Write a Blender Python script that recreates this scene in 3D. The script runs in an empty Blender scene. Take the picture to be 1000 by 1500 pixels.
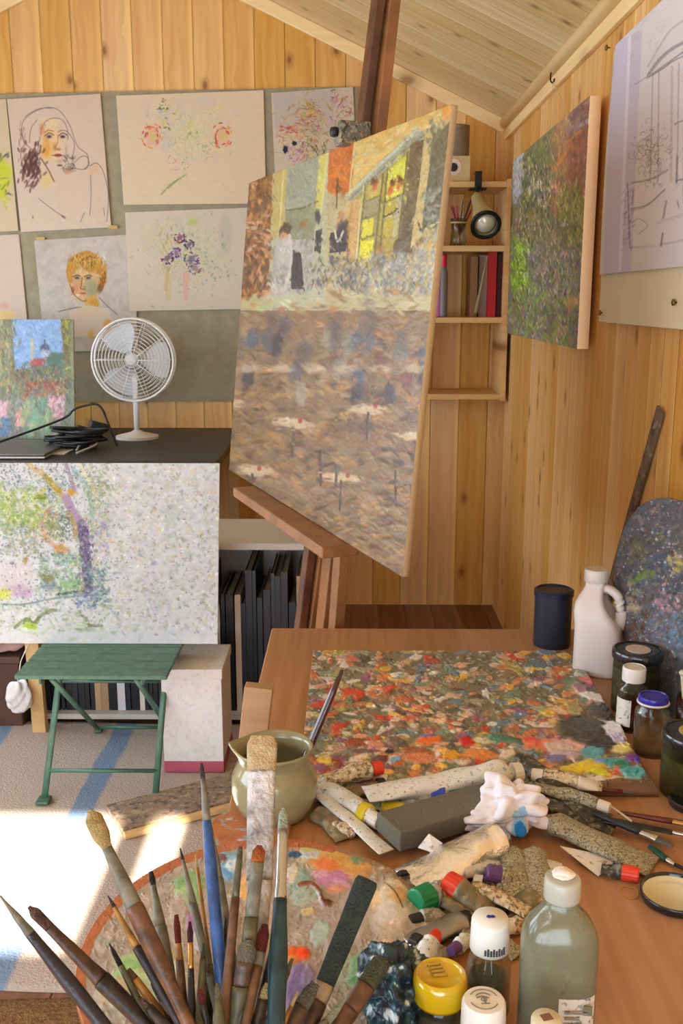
import bpy, bmesh, math, random
import numpy as np
from mathutils import Vector, Matrix, Euler
random.seed(7)
S = bpy.context.scene
COL = S.collection
R = math.radians
# ------------------------------------------------------------------ camera
EYE = Vector((0, 0, 1.6)); PITCH = R(12.3); YAW = R(0.6); FPX = 1437.0
cd = bpy.data.cameras.new('camera'); cam = bpy.data.objects.new('camera', cd); COL.objects.link(cam)
cam.location = EYE; cam.rotation_euler = (math.pi/2 - PITCH, 0, YAW)
cd.sensor_fit = 'VERTICAL'; cd.sensor_height = 24; cd.lens = 24*FPX/1500; cd.clip_start = .02; cd.clip_end = 100
S.camera = cam
RM = Euler((math.pi/2 - PITCH, 0, YAW)).to_matrix()
def ray(px, py): return RM @ Vector(((px-500)/FPX, -(py-750)/FPX, -1))
def on_z(px, py, z):
    d = ray(px, py); return EYE + d*((z-EYE.z)/d.z)
def on_y(px, py, y):
    d = ray(px, py); return EYE + d*((y-EYE.y)/d.y)
def on_x(px, py, x):
    d = ray(px, py); return EYE + d*((x-EYE.x)/d.x)
def on_p(px, py, p, n):
    d = ray(px, py); return EYE + d*((Vector(p)-EYE).dot(n)/d.dot(n))
RN = np.array(RM)
def proj(P):
    P = np.asarray(P, float) - np.array(EYE); c = P @ RN
    return 500 + FPX*c[..., 0]/-c[..., 2], 750 - FPX*c[..., 1]/-c[..., 2]
# ------------------------------------------------------------------ colour and materials
def lin(c, g=1.0):
    r = []
    for v in c[:3]:
        v = v/255.
        r.append(min(.95, g*(v/12.92 if v <= .04045 else ((v+.055)/1.055)**2.4)))
    return tuple(r) + (1,)
def nm(name):
    m = bpy.data.materials.new(name); m.use_nodes = True
    nt = m.node_tree; return m, nt.nodes, nt.links, nt.nodes['Principled BSDF']
def plain(name, c, rough=.5, metal=0, g=1., bump=0, bscale=60, var=0, vscale=8, trans=0, ior=1.45, spec=.5, coat=0, c2=None):
    m, N, L, P = nm(name)
    P.inputs['Base Color'].default_value = lin(c, g); P.inputs['Roughness'].default_value = rough
    P.inputs['Metallic'].default_value = metal; P.inputs['Transmission Weight'].default_value = trans
    P.inputs['IOR'].default_value = ior; P.inputs['Specular IOR Level'].default_value = spec
    P.inputs['Coat Weight'].default_value = coat
    if bump or var or c2:
        tc = N.new('ShaderNodeTexCoord')
    if var or c2:
        n = N.new('ShaderNodeTexNoise'); n.inputs['Scale'].default_value = vscale; n.inputs['Detail'].default_value = 6
        L.new(tc.outputs['Object'], n.inputs['Vector'])
        r = N.new('ShaderNodeValToRGB'); r.color_ramp.elements[0].position = .35; r.color_ramp.elements[1].position = .65
        a = c2 if c2 else tuple(v*(1-var) for v in c)
        r.color_ramp.elements[0].color = lin(a, g); r.color_ramp.elements[1].color = lin(c, g)
        L.new(n.outputs['Fac'], r.inputs['Fac']); L.new(r.outputs['Color'], P.inputs['Base Color'])
    if bump:
        n2 = N.new('ShaderNodeTexNoise'); n2.inputs['Scale'].default_value = bscale; n2.inputs['Detail'].default_value = 5
        L.new(tc.outputs['Object'], n2.inputs['Vector'])
        b = N.new('ShaderNodeBump'); b.inputs['Strength'].default_value = bump; b.inputs['Distance'].default_value = .01
        L.new(n2.outputs['Fac'], b.inputs['Height']); L.new(b.outputs['Normal'], P.inputs['Normal'])
    return m
def speckled(name, base, spots, scale=140, rough=.45, g=1., metal=0, cover=.5, bump=.3):
    """a base colour crossed by noise-shaped marks of several colours"""
    m, N, L, P = nm(name); tc = N.new('ShaderNodeTexCoord'); cur = None
    P.inputs['Roughness'].default_value = rough; P.inputs['Metallic'].default_value = metal
    for i, s in enumerate(spots):
        mp = N.new('ShaderNodeMapping'); mp.inputs['Location'].default_value = (i*3.7, i*1.9, i*5.3)
        L.new(tc.outputs['Object'], mp.inputs['Vector'])
        n = N.new('ShaderNodeTexNoise'); n.inputs['Scale'].default_value = scale*(1+.35*i); n.inputs['Detail'].default_value = 3
        L.new(mp.outputs['Vector'], n.inputs['Vector'])
        r = N.new('ShaderNodeValToRGB'); t = .5 + .12*(1-cover)
        r.color_ramp.elements[0].position = t; r.color_ramp.elements[1].position = t+.05
        r.color_ramp.elements[0].color = (0, 0, 0, 1); r.color_ramp.elements[1].color = (1, 1, 1, 1)
        L.new(n.outputs['Fac'], r.inputs['Fac'])
        x = N.new('ShaderNodeMix'); x.data_type = 'RGBA'
        L.new(r.outputs['Color'], x.inputs['Factor'])
        if cur is None: x.inputs['A'].default_value = lin(base, g)
        else: L.new(cur, x.inputs['A'])
        x.inputs['B'].default_value = lin(s, g); cur = x.outputs['Result']
    L.new(cur, P.inputs['Base Color'])
    b = N.new('ShaderNodeBump'); b.inputs['Strength'].default_value = bump; b.inputs['Distance'].default_value = .004
    L.new(n.outputs['Fac'], b.inputs['Height']); L.new(b.outputs['Normal'], P.inputs['Normal'])
    return m
def vcol(name, rough=.6, g=1., bump=.15, bscale=300, spec=.3, metal=0):
    m, N, L, P = nm(name); a = N.new('ShaderNodeAttribute'); a.attribute_name = 'Col'
    L.new(a.outputs['Color'], P.inputs['Base Color'])
    P.inputs['Roughness'].default_value = rough; P.inputs['Specular IOR Level'].default_value = spec; P.inputs['Metallic'].default_value = metal
    if bump:
        tc = N.new('ShaderNodeTexCoord'); n2 = N.new('ShaderNodeTexNoise'); n2.inputs['Scale'].default_value = bscale
        L.new(tc.outputs['Object'], n2.inputs['Vector'])
        b = N.new('ShaderNodeBump'); b.inputs['Strength'].default_value = bump; b.inputs['Distance'].default_value = .003
        L.new(n2.outputs['Fac'], b.inputs['Height']); L.new(b.outputs['Normal'], P.inputs['Normal'])
    return m
def glass(name, c=(235, 240, 232), rough=.02, tint=1.0):
    m, N, L, P = nm(name)
    P.inputs['Base Color'].default_value = lin(c); P.inputs['Roughness'].default_value = rough
    P.inputs['Transmission Weight'].default_value = tint; P.inputs['IOR'].default_value = 1.45
    t = N.new('ShaderNodeBsdfTransparent'); t.inputs['Color'].default_value = lin(c); x = N.new('ShaderNodeMixShader'); x.inputs[0].default_value = .5
    L.new(t.outputs[0], x.inputs[1]); L.new(P.outputs[0], x.inputs[2]); L.new(x.outputs[0], N['Material Output'].inputs['Surface'])
    return m
def pine(name, across, along, width, c1, c2, off=0., knot=(112, 52, 16), rough=.45, g=1., kdens=1.0, groove=True, gscale=1.0, kx=1.0):
    """boards running along one object axis, each with its own tint, grain and knots"""
    m, N, L, P = nm(name); P.inputs['Roughness'].default_value = rough; P.inputs['Specular IOR Level'].default_value = .35
    def M(op, a, b=None, c=None):
        n = N.new('ShaderNodeMath'); n.operation = op
        for i, v in enumerate((a, b, c)):
            if v is None: continue
            if isinstance(v, (int, float)): n.inputs[i].default_value = v
            else: L.new(v, n.inputs[i])
        return n.outputs[0]
    def comb(a, b, c):
        n = N.new('ShaderNodeCombineXYZ')
        for i, v in enumerate((a, b, c)):
            if isinstance(v, (int, float)): n.inputs[i].default_value = v
            else: L.new(v, n.inputs[i])
        return n.outputs[0]
    tc = N.new('ShaderNodeTexCoord'); sp = N.new('ShaderNodeSeparateXYZ'); L.new(tc.outputs['Object'], sp.inputs[0])
    U = M('ADD', sp.outputs['XYZ'.index(across)], off); V = sp.outputs['XYZ'.index(along)]
    u = M('DIVIDE', U, width); idx = M('FLOOR', u); fr = M('FRACT', u)
    wn = N.new('ShaderNodeTexWhiteNoise'); wn.noise_dimensions = '1D'; L.new(idx, wn.inputs['W'])
    rnd = wn.outputs['Value']
    vs = M('ADD', V, M('MULTIPLY', rnd, 17.3))
    # knots
    vo = N.new('ShaderNodeTexVoronoi'); vo.feature = 'F1'; vo.voronoi_dimensions = '2D'; vo.inputs['Scale'].default_value = 1.0
    kcoord = comb(M('MULTIPLY', M('ADD', U, M('MULTIPLY', rnd, 5.1)), 7.5*kx), M('MULTIPLY', vs, 4.6*kx*kdens), 0.0)
    L.new(kcoord, vo.inputs['Vector'])
    dist = vo.outputs['Distance']
    # grain, pushed aside around each knot
    gn = N.new('ShaderNodeTexNoise'); gn.noise_dimensions = '3D'; gn.inputs['Scale'].default_value = 1; gn.inputs['Detail'].default_value = 5
    gx = M('ADD', M('MULTIPLY', U, 34*gscale), M('DIVIDE', 0.16, M('ADD', dist, .12)))
    L.new(comb(gx, M('MULTIPLY', vs, 1.6*gscale), M('MULTIPLY', rnd, 31.)), gn.inputs['Vector'])
    gr = N.new('ShaderNodeValToRGB'); gr.color_ramp.elements[0].position = .3; gr.color_ramp.elements[1].position = .7
    gr.color_ramp.elements[0].color = lin(c2, g); gr.color_ramp.elements[1].color = lin(c1, g)
    L.new(gn.outputs['Fac'], gr.inputs['Fac'])
    # board tint
    hv = N.new('ShaderNodeHueSaturation'); L.new(gr.outputs['Color'], hv.inputs['Color'])
    L.new(M('ADD', M('MULTIPLY', rnd, .2), .9), hv.inputs['Value']); L.new(M('ADD', M('MULTIPLY', rnd, -.25), 1.1), hv.inputs['Saturation'])
    sr = N.new('ShaderNodeValToRGB'); sr.color_ramp.elements[0].position = .78; sr.color_ramp.elements[1].position = .9
    L.new(fr, sr.inputs['Fac']); hl = N.new('ShaderNodeMix'); hl.data_type = 'RGBA'
    L.new(M('MULTIPLY', sr.outputs['Color'], M('MULTIPLY', rnd, .75)) if groove else M('MULTIPLY', rnd, 0.0), hl.inputs['Factor']); L.new(hv.outputs['Color'], hl.inputs['A'])
    hl.inputs['B'].default_value = lin(tuple(min(250, q*1.1+8) for q in c1), g)
    kr = N.new('ShaderNodeValToRGB'); e = kr.color_ramp.elements
    e[0].position = .05; e[0].color = (1, 1, 1, 1); e[1].position = .24; e[1].color = (0, 0, 0, 1)
    k1 = e.new(.11); k1.color = (.45, .45, .45, 1)
    L.new(dist, kr.inputs['Fac'])
    # only some cells carry a knot
    vc = N.new('ShaderNodeSeparateColor'); L.new(vo.outputs['Color'], vc.inputs[0])
    kf = M('MULTIPLY', kr.outputs['Color'], M('GREATER_THAN', vc.outputs[0], .77))
    kf = M('MULTIPLY', kf, .75)
    mx = N.new('ShaderNodeMix'); mx.data_type = 'RGBA'; L.new(kf, mx.inputs['Factor'])
    L.new(hl.outputs['Result'], mx.inputs['A']); mx.inputs['B'].default_value = lin(knot, g)
    L.new(mx.outputs['Result'], P.inputs['Base Color'])
    if groove:
        edge = M('MINIMUM', fr, M('SUBTRACT', 1.0, fr))
        er = N.new('ShaderNodeValToRGB'); er.color_ramp.elements[0].position = .0; er.color_ramp.elements[1].position = .035
        L.new(edge, er.inputs['Fac'])
        h = M('ADD', er.outputs['Color'], M('MULTIPLY', gn.outputs['Fac'], .04))
        b = N.new('ShaderNodeBump'); b.inputs['Strength'].default_value = .9; b.inputs['Distance'].default_value = .006
        L.new(h, b.inputs['Height']); L.new(b.outputs['Normal'], P.inputs['Normal'])
    return m
# ------------------------------------------------------------------ objects
def tag(o, label=None, cat=None, group=None, kind=None):
    if label: o['label'] = label
    if cat: o['category'] = cat
    if group: o['group'] = group
    if kind: o['kind'] = kind
    return o
def thing(name, label, cat, loc=(0, 0, 0), rot=(0, 0, 0), group=None):
    o = bpy.data.objects.new(name, None); COL.objects.link(o); o.empty_display_size = .05
    o.location = loc
    if isinstance(rot, (int, float)): rot = (0, 0, rot)
    if isinstance(rot, Matrix): o.rotation_euler = rot.to_euler()
    else: o.rotation_euler = rot
    return tag(o, label, cat, group)
def mesh(name, vf, mat, parent=None, smooth=False, sub=0, angle=None):
    v, f = vf[0], vf[1]
    me = bpy.data.meshes.new(name); me.from_pydata([tuple(p) for p in v], [], [tuple(q) for q in f]); me.update()
    if smooth: me.polygons.foreach_set('use_smooth', [True]*len(me.polygons))
    if angle is not None:
        me.polygons.foreach_set('use_smooth', [True]*len(me.polygons)); me.set_sharp_from_angle(angle=R(angle))
    if isinstance(mat, (list, tuple)):
        for x in mat: me.materials.append(x)
        if len(vf) > 2: me.polygons.foreach_set('material_index', vf[2])
    else: me.materials.append(mat)
    o = bpy.data.objects.new(name, me); COL.objects.link(o)
    if parent is not None: o.parent = parent
    if sub:
        md = o.modifiers.new('subdivision', 'SUBSURF'); md.levels = sub; md.render_levels = sub
    return o
def loc_of(o, vf):
    """world-built geometry to the local frame of an unrotated thing"""
    l = o.location; return ([Vector(p)-l for p in vf[0]],) + tuple(vf[1:])
def cat(*parts):
    V, F = [], []
    for p in parts:
        n = len(V); V += [Vector(q) for q in p[0]]; F += [tuple(i+n for i in q) for q in p[1]]
    return V, F
def xf(vf, M):
    return ([M @ Vector(p) for p in vf[0]], vf[1])
def mv(vf, x=0, y=0, z=0, rz=0, rx=0, ry=0):
    return xf(vf, Matrix.Translation((x, y, z)) @ Euler((rx, ry, rz)).to_matrix().to_4x4())
def box(x0, x1, y0, y1, z0, z1, bev=0, seg=2):
    bm = bmesh.new(); bmesh.ops.create_cube(bm, size=1)
    for v in bm.verts: v.co = Vector((x0+(v.co.x+.5)*(x1-x0), y0+(v.co.y+.5)*(y1-y0), z0+(v.co.z+.5)*(z1-z0)))
    if bev: bmesh.ops.bevel(bm, geom=list(bm.edges), offset=bev, segments=seg, affect='EDGES', profile=.5)
    r = ([v.co.copy() for v in bm.verts], [[v.index for v in f.verts] for f in bm.faces]); bm.free(); return r
def frame_of(d, up=(0, 0, 1)):
    d = Vector(d).normalized(); up = Vector(up)
    if abs(d.dot(up)) > .98: up = Vector((0, 1, 0))
    s = d.cross(up).normalized(); t = s.cross(d).normalized(); return s, t, d
def bar(a, b, w, h, up=(0, 0, 1), bev=.002):
    """rectangular bar from a to b: w sideways, h along up"""
    a, b = Vector(a), Vector(b); s, t, d = frame_of(b-a, up); Ln = (b-a).length
    M = Matrix((s, d, t)).transposed().to_4x4(); M.translation = a
    return xf(box(-w/2, w/2, 0, Ln, -h/2, h/2, bev), M)
def tube(pts, rads, seg=12, flat=1.0, up=(0, 0, 1), caps=True, closed=False):
    pts = [Vector(p) for p in pts]; n = len(pts)
    if isinstance(rads, (int, float)): rads = [rads]*n
    V, F = [], []; pu = Vector(up)
    for i, p in enumerate(pts):
        if closed: d = pts[(i+1) % n]-pts[(i-1) % n]
        else: d = pts[min(i+1, n-1)]-pts[max(i-1, 0)]
        if d.length < 1e-9: d = Vector((0, 0, 1))
        s, t, d = frame_of(d, pu)
        fl = flat[i] if isinstance(flat, (list, tuple)) else flat
        for k in range(seg):
            a = 2*math.pi*k/seg; V.append(p + s*math.cos(a)*rads[i] + t*math.sin(a)*rads[i]*fl)
    for i in range(n if closed else n-1):
        j = (i+1) % n
        for k in range(seg):
            k2 = (k+1) % seg; F.append((i*seg+k, i*seg+k2, j*seg+k2, j*seg+k))
    if caps and not closed:
        F.append(tuple(reversed(range(seg)))); F.append(tuple((n-1)*seg+k for k in range(seg)))
    return V, [tuple(reversed(f)) for f in F]
def lathe(prof, seg=40, ribs=0, rib=0, sq=None, ring=False):
    """prof: list of (r, z); sq: superellipse half sizes (a, b, power) multiplying x and y"""
    V, F = [], []
    for (r, z) in prof:
        for k in range(seg):
            a = 2*math.pi*k/seg; rr = r
            if ribs and r > 1e-4: rr = r*(1+rib*math.cos(ribs*a))
            c, s = math.cos(a), math.sin(a)
            if sq:
                p = sq[2]; m = (abs(c)**p + abs(s)**p)**(-1/p); V.append(Vector((rr*c*m*sq[0], rr*s*m*sq[1], z)))
            else: V.append(Vector((rr*c, rr*s, z)))
    n = len(prof)
    for i in range(n-1):
        for k in range(seg):
            k2 = (k+1) % seg; F.append((i*seg+k, i*seg+k2, (i+1)*seg+k2, (i+1)*seg+k))
    if ring:
        for k in range(seg): k2 = (k+1) % seg; F.append(((n-1)*seg+k, (n-1)*seg+k2, k2, k))
        return V, F
    if prof[0][0] > 1e-5: F.append(tuple(reversed(range(seg))))
    if prof[-1][0] > 1e-5: F.append(tuple((n-1)*seg+k for k in range(seg)))
    return V, F
def prism(poly, z0, z1):
    n = len(poly); V = [Vector((p[0], p[1], z0)) for p in poly]+[Vector((p[0], p[1], z1)) for p in poly]
    F = [tuple(reversed(range(n))), tuple(range(n, 2*n))]+[(i, (i+1) % n, n+(i+1) % n, n+i) for i in range(n)]
    return V, F
def smooth_path(pts, n=8):
    pts = [Vector(p) for p in pts]; out = []
    P = [pts[0]*2-pts[1]] + pts + [pts[-1]*2-pts[-2]]
    for i in range(1, len(P)-2):
        for k in range(n):
            t = k/n; a, b, c, d = P[i-1], P[i], P[i+1], P[i+2]
            out.append(.5*((2*b)+(c-a)*t+(2*a-5*b+4*c-d)*t*t+(3*b-a-3*c+d)*t**3))
    out.append(pts[-1]); return out
# ------------------------------------------------------------------ paint laid on real surfaces
class Paint:
    def __init__(s, x0, y0, x1, y1, base, sc=2.0):
        s.x0, s.y0, s.sc = x0, y0, sc; s.w = int((x1-x0)*sc)+2; s.h = int((y1-y0)*sc)+2
        s.a = np.zeros((s.h, s.w, 3)); s.a[:] = base; s.z = np.zeros((s.h, s.w)); s.r = np.random.RandomState(int(abs(x0*3+y0*7)) % 9999)
    def win(s, x0, y0, x1, y1):
        i0 = max(0, int((y0-s.y0)*s.sc)); i1 = min(s.h, int((y1-s.y0)*s.sc)+2); j0 = max(0, int((x0-s.x0)*s.sc)); j1 = min(s.w, int((x1-s.x0)*s.sc)+2)
        if i1 <= i0 or j1 <= j0: return None
        Y, X = np.mgrid[i0:i1, j0:j1]; return (slice(i0, i1), slice(j0, j1)), X/s.sc+s.x0, Y/s.sc+s.y0
    def put(s, sl, m, c, hh=0):
        m = np.clip(m, 0, 1); s.a[sl] = s.a[sl]*(1-m[..., None]) + np.array(c, float)*m[..., None]
        if hh: s.z[sl] = np.maximum(s.z[sl], s.z[sl]*.4 + hh*m)
    def blob(s, x, y, rx, ry, c, ang=0, al=1., soft=.4, rag=.0, hh=0):
        q = max(rx, ry)*1.4+1; w = s.win(x-q, y-q, x+q, y+q)
        if w is None: return
        sl, X, Y = w; ca, sa = math.cos(ang), math.sin(ang); dx, dy = X-x, Y-y
        u, v = (dx*ca+dy*sa)/rx, (-dx*sa+dy*ca)/ry; d = np.sqrt(u*u+v*v)
        if rag:
            th = np.arctan2(v, u); p = s.r.rand(4)*6.28
            d = d*(1+rag*(np.sin(2*th+p[0])*.45+np.sin(5*th+p[1])*.35+np.sin(9*th+p[2])*.2))
        s.put(sl, (1-d)/soft*al if soft > 0 else (d < 1)*al, c, hh) if al == 1 else s.put(sl, np.clip((1-d)/max(soft, .01), 0, 1)*al, c, hh)
    def line(s, pts, wd, c, al=1., jit=0, hh=0, n=6):
        if len(pts) > 2: pts = [(p.x, p.y) for p in smooth_path([(a, b, 0) for a, b in pts], n)]
        for (xa, ya), (xb, yb) in zip(pts[:-1], pts[1:]):
            if jit: xb += s.r.randn()*jit; yb += s.r.randn()*jit
            w = s.win(min(xa, xb)-wd, min(ya, yb)-wd, max(xa, xb)+wd, max(ya, yb)+wd)
            if w is None: continue
            sl, X, Y = w; dx, dy = xb-xa, yb-ya; L2 = dx*dx+dy*dy+1e-9
            t = np.clip(((X-xa)*dx+(Y-ya)*dy)/L2, 0, 1); d = np.hypot(X-xa-t*dx, Y-ya-t*dy)
            s.put(sl, np.clip((wd/2-d)/.6+.5, 0, 1)*al, c, hh)
    def poly(s, pts, c, al=1.):
        xs = [p[0] for p in pts]; ys = [p[1] for p in pts]; w = s.win(min(xs), min(ys), max(xs), max(ys))
        if w is None: return
        sl, X, Y = w; ins = np.zeros(X.shape, bool); n = len(pts)
        for i in range(n):
            x1, y1 = pts[i]; x2, y2 = pts[(i+1) % n]
            if y1 == y2: continue
            k = ((y1 > Y) != (y2 > Y)) & (X < (x2-x1)*(Y-y1)/(y2-y1)+x1); ins ^= k
        s.put(sl, ins*al, c)
    def scatter(s, x0, y0, x1, y1, n, L, W, pal, ang=(0, 3.14), al=.8, hh=0, gauss=False, soft=.6):
        for _ in range(n):
            if gauss: x = (x0+x1)/2+s.r.randn()*(x1-x0)/4; y = (y0+y1)/2+s.r.randn()*(y1-y0)/4
            else: x = s.r.uniform(x0, x1)+s.r.randn()*(x1-x0)*.07; y = s.r.uniform(y0, y1)+s.r.randn()*(y1-y0)*.07
            c = np.array(pal[s.r.randint(len(pal))], float)+s.r.randn()*7
            l = L*s.r.uniform(.5, 1.4); w = W*s.r.uniform(.5, 1.4)
            s.blob(x, y, l/2, w/2, c, s.r.uniform(*ang), al, soft, 0, hh)
    def dabble(s, x0, y0, x1, y1, n, L, W, ang, off=3., jit=6., al=.85, hh=.8):
        """restate what is already painted in loose strokes"""
        for _ in range(n):
            x = s.r.uniform(x0, x1); y = s.r.uniform(y0, y1)
            j = int(np.clip((x+s.r.randn()*off-s.x0)*s.sc, 0, s.w-1)); i = int(np.clip((y+s.r.randn()*off-s.y0)*s.sc, 0, s.h-1))
            c = s.a[i, j]*(1+s.r.randn()*jit/200)+s.r.randn(3)*jit*.5+s.r.randn()*jit*.6
            s.blob(x, y, L*s.r.uniform(.5, 1.2)/2, W*s.r.uniform(.6, 1.3)/2, c, s.r.uniform(*ang), al, .7, 0, hh)
    def mottle(s, amp, cell):
        g = s.r.randn(int(s.h/cell)+3, int(s.w/cell)+3); yi = np.linspace(0, g.shape[0]-2.01, s.h); xi = np.linspace(0, g.shape[1]-2.01, s.w)
        y0 = yi.astype(int); x0 = xi.astype(int); fy = (yi-y0)[:, None]; fx = (xi-x0)[None]
        v = (g[y0][:, x0]*(1-fy)*(1-fx)+g[y0+1][:, x0]*fy*(1-fx)+g[y0][:, x0+1]*(1-fy)*fx+g[y0+1][:, x0+1]*fy*fx)
        s.a += v[..., None]*amp
    def sample(s, px, py):
        u = np.clip((px-s.x0)*s.sc, 0, s.w-1.001); v = np.clip((py-s.y0)*s.sc, 0, s.h-1.001)
        u0 = u.astype(int); v0 = v.astype(int); fu = (u-u0)[..., None]; fv = (v-v0)[..., None]
        def g(A): return A[v0, u0]*(1-fu)*(1-fv)+A[v0, np.minimum(u0+1, s.w-1)]*fu*(1-fv)+A[np.minimum(v0+1, s.h-1), u0]*(1-fu)*fv+A[np.minimum(v0+1, s.h-1), np.minimum(u0+1, s.w-1)]*fu*fv
        return g(s.a), g(s.z[..., None])[..., 0]
def srgb2lin(a):
    a = np.clip(a/255., 0, 1); return np.where(a <= .04045, a/12.92, ((a+.055)/1.055)**2.4)
def painted(name, P, paint, mat, thick=.003, edge=(215, 205, 185), parent=None, g=1., relief=0., nrm=None, mask=None):
    """P: (nv, nu, 3) world points of the front, rows from the top; a solid slab is grown behind it"""
    P = np.asarray(P, float); nv, nu = P.shape[:2]
    if nrm is None:
        nrm = np.cross(P[0, -1]-P[0, 0], P[-1, 0]-P[0, 0]); nrm = nrm/np.linalg.norm(nrm)
        if np.dot(nrm, np.array(EYE)-P[0, 0]) < 0: nrm = -nrm
    px, py = proj(P); c, hz = paint.sample(px, py); c = np.clip(srgb2lin(c)*g, 0, .93)
    P0 = P.copy()
    if relief: P = P + nrm*(hz*relief)[..., None]
    idx = np.arange(nv*nu).reshape(nv, nu)
    ring = np.concatenate([idx[0, :], idx[1:, -1], idx[-1, -2::-1], idx[-2:0:-1, 0]])
    m = len(ring); base = P0.reshape(-1, 3)[ring]
    V = np.concatenate([P.reshape(-1, 3), base - nrm*.0004, base - nrm*thick])
    ec = srgb2lin(np.array(edge, float))*g
    C = np.concatenate([c.reshape(-1, 3), np.tile(ec, (2*m, 1))])
    q = np.stack([idx[:-1, :-1], idx[1:, :-1], idx[1:, 1:], idx[:-1, 1:]], -1).reshape(-1, 4)
    k = np.arange(m); k2 = (k+1) % m; n0 = nv*nu
    s1 = np.stack([ring[k], ring[k2], n0+k2, n0+k], -1); s2 = np.stack([n0+k, n0+k2, n0+m+k2, n0+m+k], -1)
    Q = np.concatenate([q, s1, s2]); nq = len(Q)
    # orient the front towards nrm
    a, b, cc = V[Q[0, 0]], V[Q[0, 1]], V[Q[0, 2]]
    if np.dot(np.cross(b-a, cc-a), nrm) < 0: Q = Q[:, ::-1]
    me = bpy.data.meshes.new(name); me.vertices.add(len(V)); org = np.array(parent.location) if parent is not None else V[n0+m:].mean(0)
    me.vertices.foreach_set('co', (V-org).astype(np.float32).ravel())
    nl = nq*4 + m; me.loops.add(nl); bk = (n0+m+k); 
    me.loops.foreach_set('vertex_index', np.concatenate([Q.ravel(), bk]).astype(np.int32))
    me.polygons.add(nq+1); st = np.concatenate([np.arange(nq)*4, [nq*4]]).astype(np.int32)
    me.polygons.foreach_set('loop_start', st)
    if relief: me.polygons.foreach_set('use_smooth', [True]*(nq)+[False])
    me.update(calc_edges=True)
    at = me.color_attributes.new('Col', 'FLOAT_COLOR', 'POINT')
    at.data.foreach_set('color', np.concatenate([C, np.ones((len(C), 1))], 1).astype(np.float32).ravel())
    me.validate(); me.materials.append(mat)
    o = bpy.data.objects.new(name, me); COL.objects.link(o)
    if parent is not None: o.parent = parent
    else: o.location = org
    return o
def quad(tl, tr, br, bl, nu, nv):
    u = np.linspace(0, 1, nu)[None, :, None]; v = np.linspace(0, 1, nv)[:, None, None]
    tl, tr, br, bl = [np.array(p, float) for p in (tl, tr, br, bl)]
    return (tl*(1-u)+tr*u)*(1-v)+(bl*(1-u)+br*u)*v
# ------------------------------------------------------------------ the shed
XW = .75; YB = 5.02; YF = -1.5
pe = on_y(726, 178, YB); EAVE = pe.z
rdg = on_y(189, -103, YB); r0 = on_y(380, 0, YB)
XR = rdg.x; ZR = rdg.z
slopeR = (ZR-EAVE)/(XW-XR)
l0 = on_y(46, 0, YB); slopeL = (ZR-l0.z)/(l0.x-XR)*-1 if False else (ZR-l0.z)/(XR-l0.x)
XL = XR-(XW-XR); ZL = EAVE
m_wall = pine('pine_wall_boards', 'X', 'Z', .145, (222, 178, 108), (204, 150, 82), off=.03, g=1.03)
m_wallr = pine('pine_side_wall_boards', 'Y', 'Z', .11, (222, 176, 108), (200, 146, 80), off=.02, g=1.05)
m_ceil = pine('pine_ceiling_boards', 'Y', 'X', .12, (222, 196, 146), (204, 170, 114), knot=(120, 78, 40), g=1.0, kdens=1.4)
m_trim = pine('pine_trim_grain', 'Z', 'Y', 3., (232, 204, 146), (220, 186, 124), groove=False, g=1.1, kx=.5)
m_trimx = pine('pine_trim_grain_across', 'Z', 'X', 3., (232, 206, 150), (220, 188, 128), groove=False, g=1.1, kx=.5)
def st(name, vf, m, **k): return tag(mesh(name, vf, m, **k), kind='structure')
T = .06
# back wall as a gable
bw = [(XL-T, 0), (XW+T, 0), (XW+T, EAVE+.05), (XR, ZR+.1), (XL-T, ZL+.05)]
def gable(y0, y1, poly=bw):
    n = len(poly); V = [Vector((x, y0, z)) for x, z in poly]+[Vector((x, y1, z)) for x, z in poly]
    return V, [tuple(range(n)), tuple(reversed(range(n, 2*n)))]+[(i, n+i, n+(i+1) % n, (i+1) % n) for i in range(n)]
st('wall_back', gable(YB, YB+T), m_wall)
st('wall_right', box(XW, XW+T, YF-T, YB, 0, EAVE+.03), m_wallr)
# ceiling slopes: each in its own frame so that boards run along the slope's length
def slope(name, xa, za, xb, zb):
    a, b = Vector((xa, YF-T, za)), Vector((xb, YF-T, zb)); d = (b-a); Ln = d.length; ang = math.atan2(d.z, d.x)
    o = st(name, box(0, Ln, 0, YB-YF+2*T, 0, .05), m_ceil); o.location = a; o.rotation_euler = (0, -ang, 0); return o
slope('ceiling_right', XR-.0, ZR, XW+T*1.2, EAVE-T*1.2*slopeR)
sL = (ZR-ZL)/(XR-XL)
slope('ceiling_left', XL-T*1.2, ZL-T*1.2*sL, XR+.0, ZR)
# left wall with two windows
LW = [(-.3, 1.9), (2.4, 4.3)]; WZ0, WZ1 = .85, 2.15
segs = []; yy = YF-T
for a, b in LW:
    segs.append(box(XL-T, XL, yy, a, 0, EAVE+.03)); segs.append(box(XL-T, XL, a, b, 0, WZ0)); segs.append(box(XL-T, XL, a, b, WZ1, EAVE+.03)); yy = b
segs.append(box(XL-T, XL, yy, YB, 0, EAVE+.03)); st('wall_left', cat(*segs), m_wallr)
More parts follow.
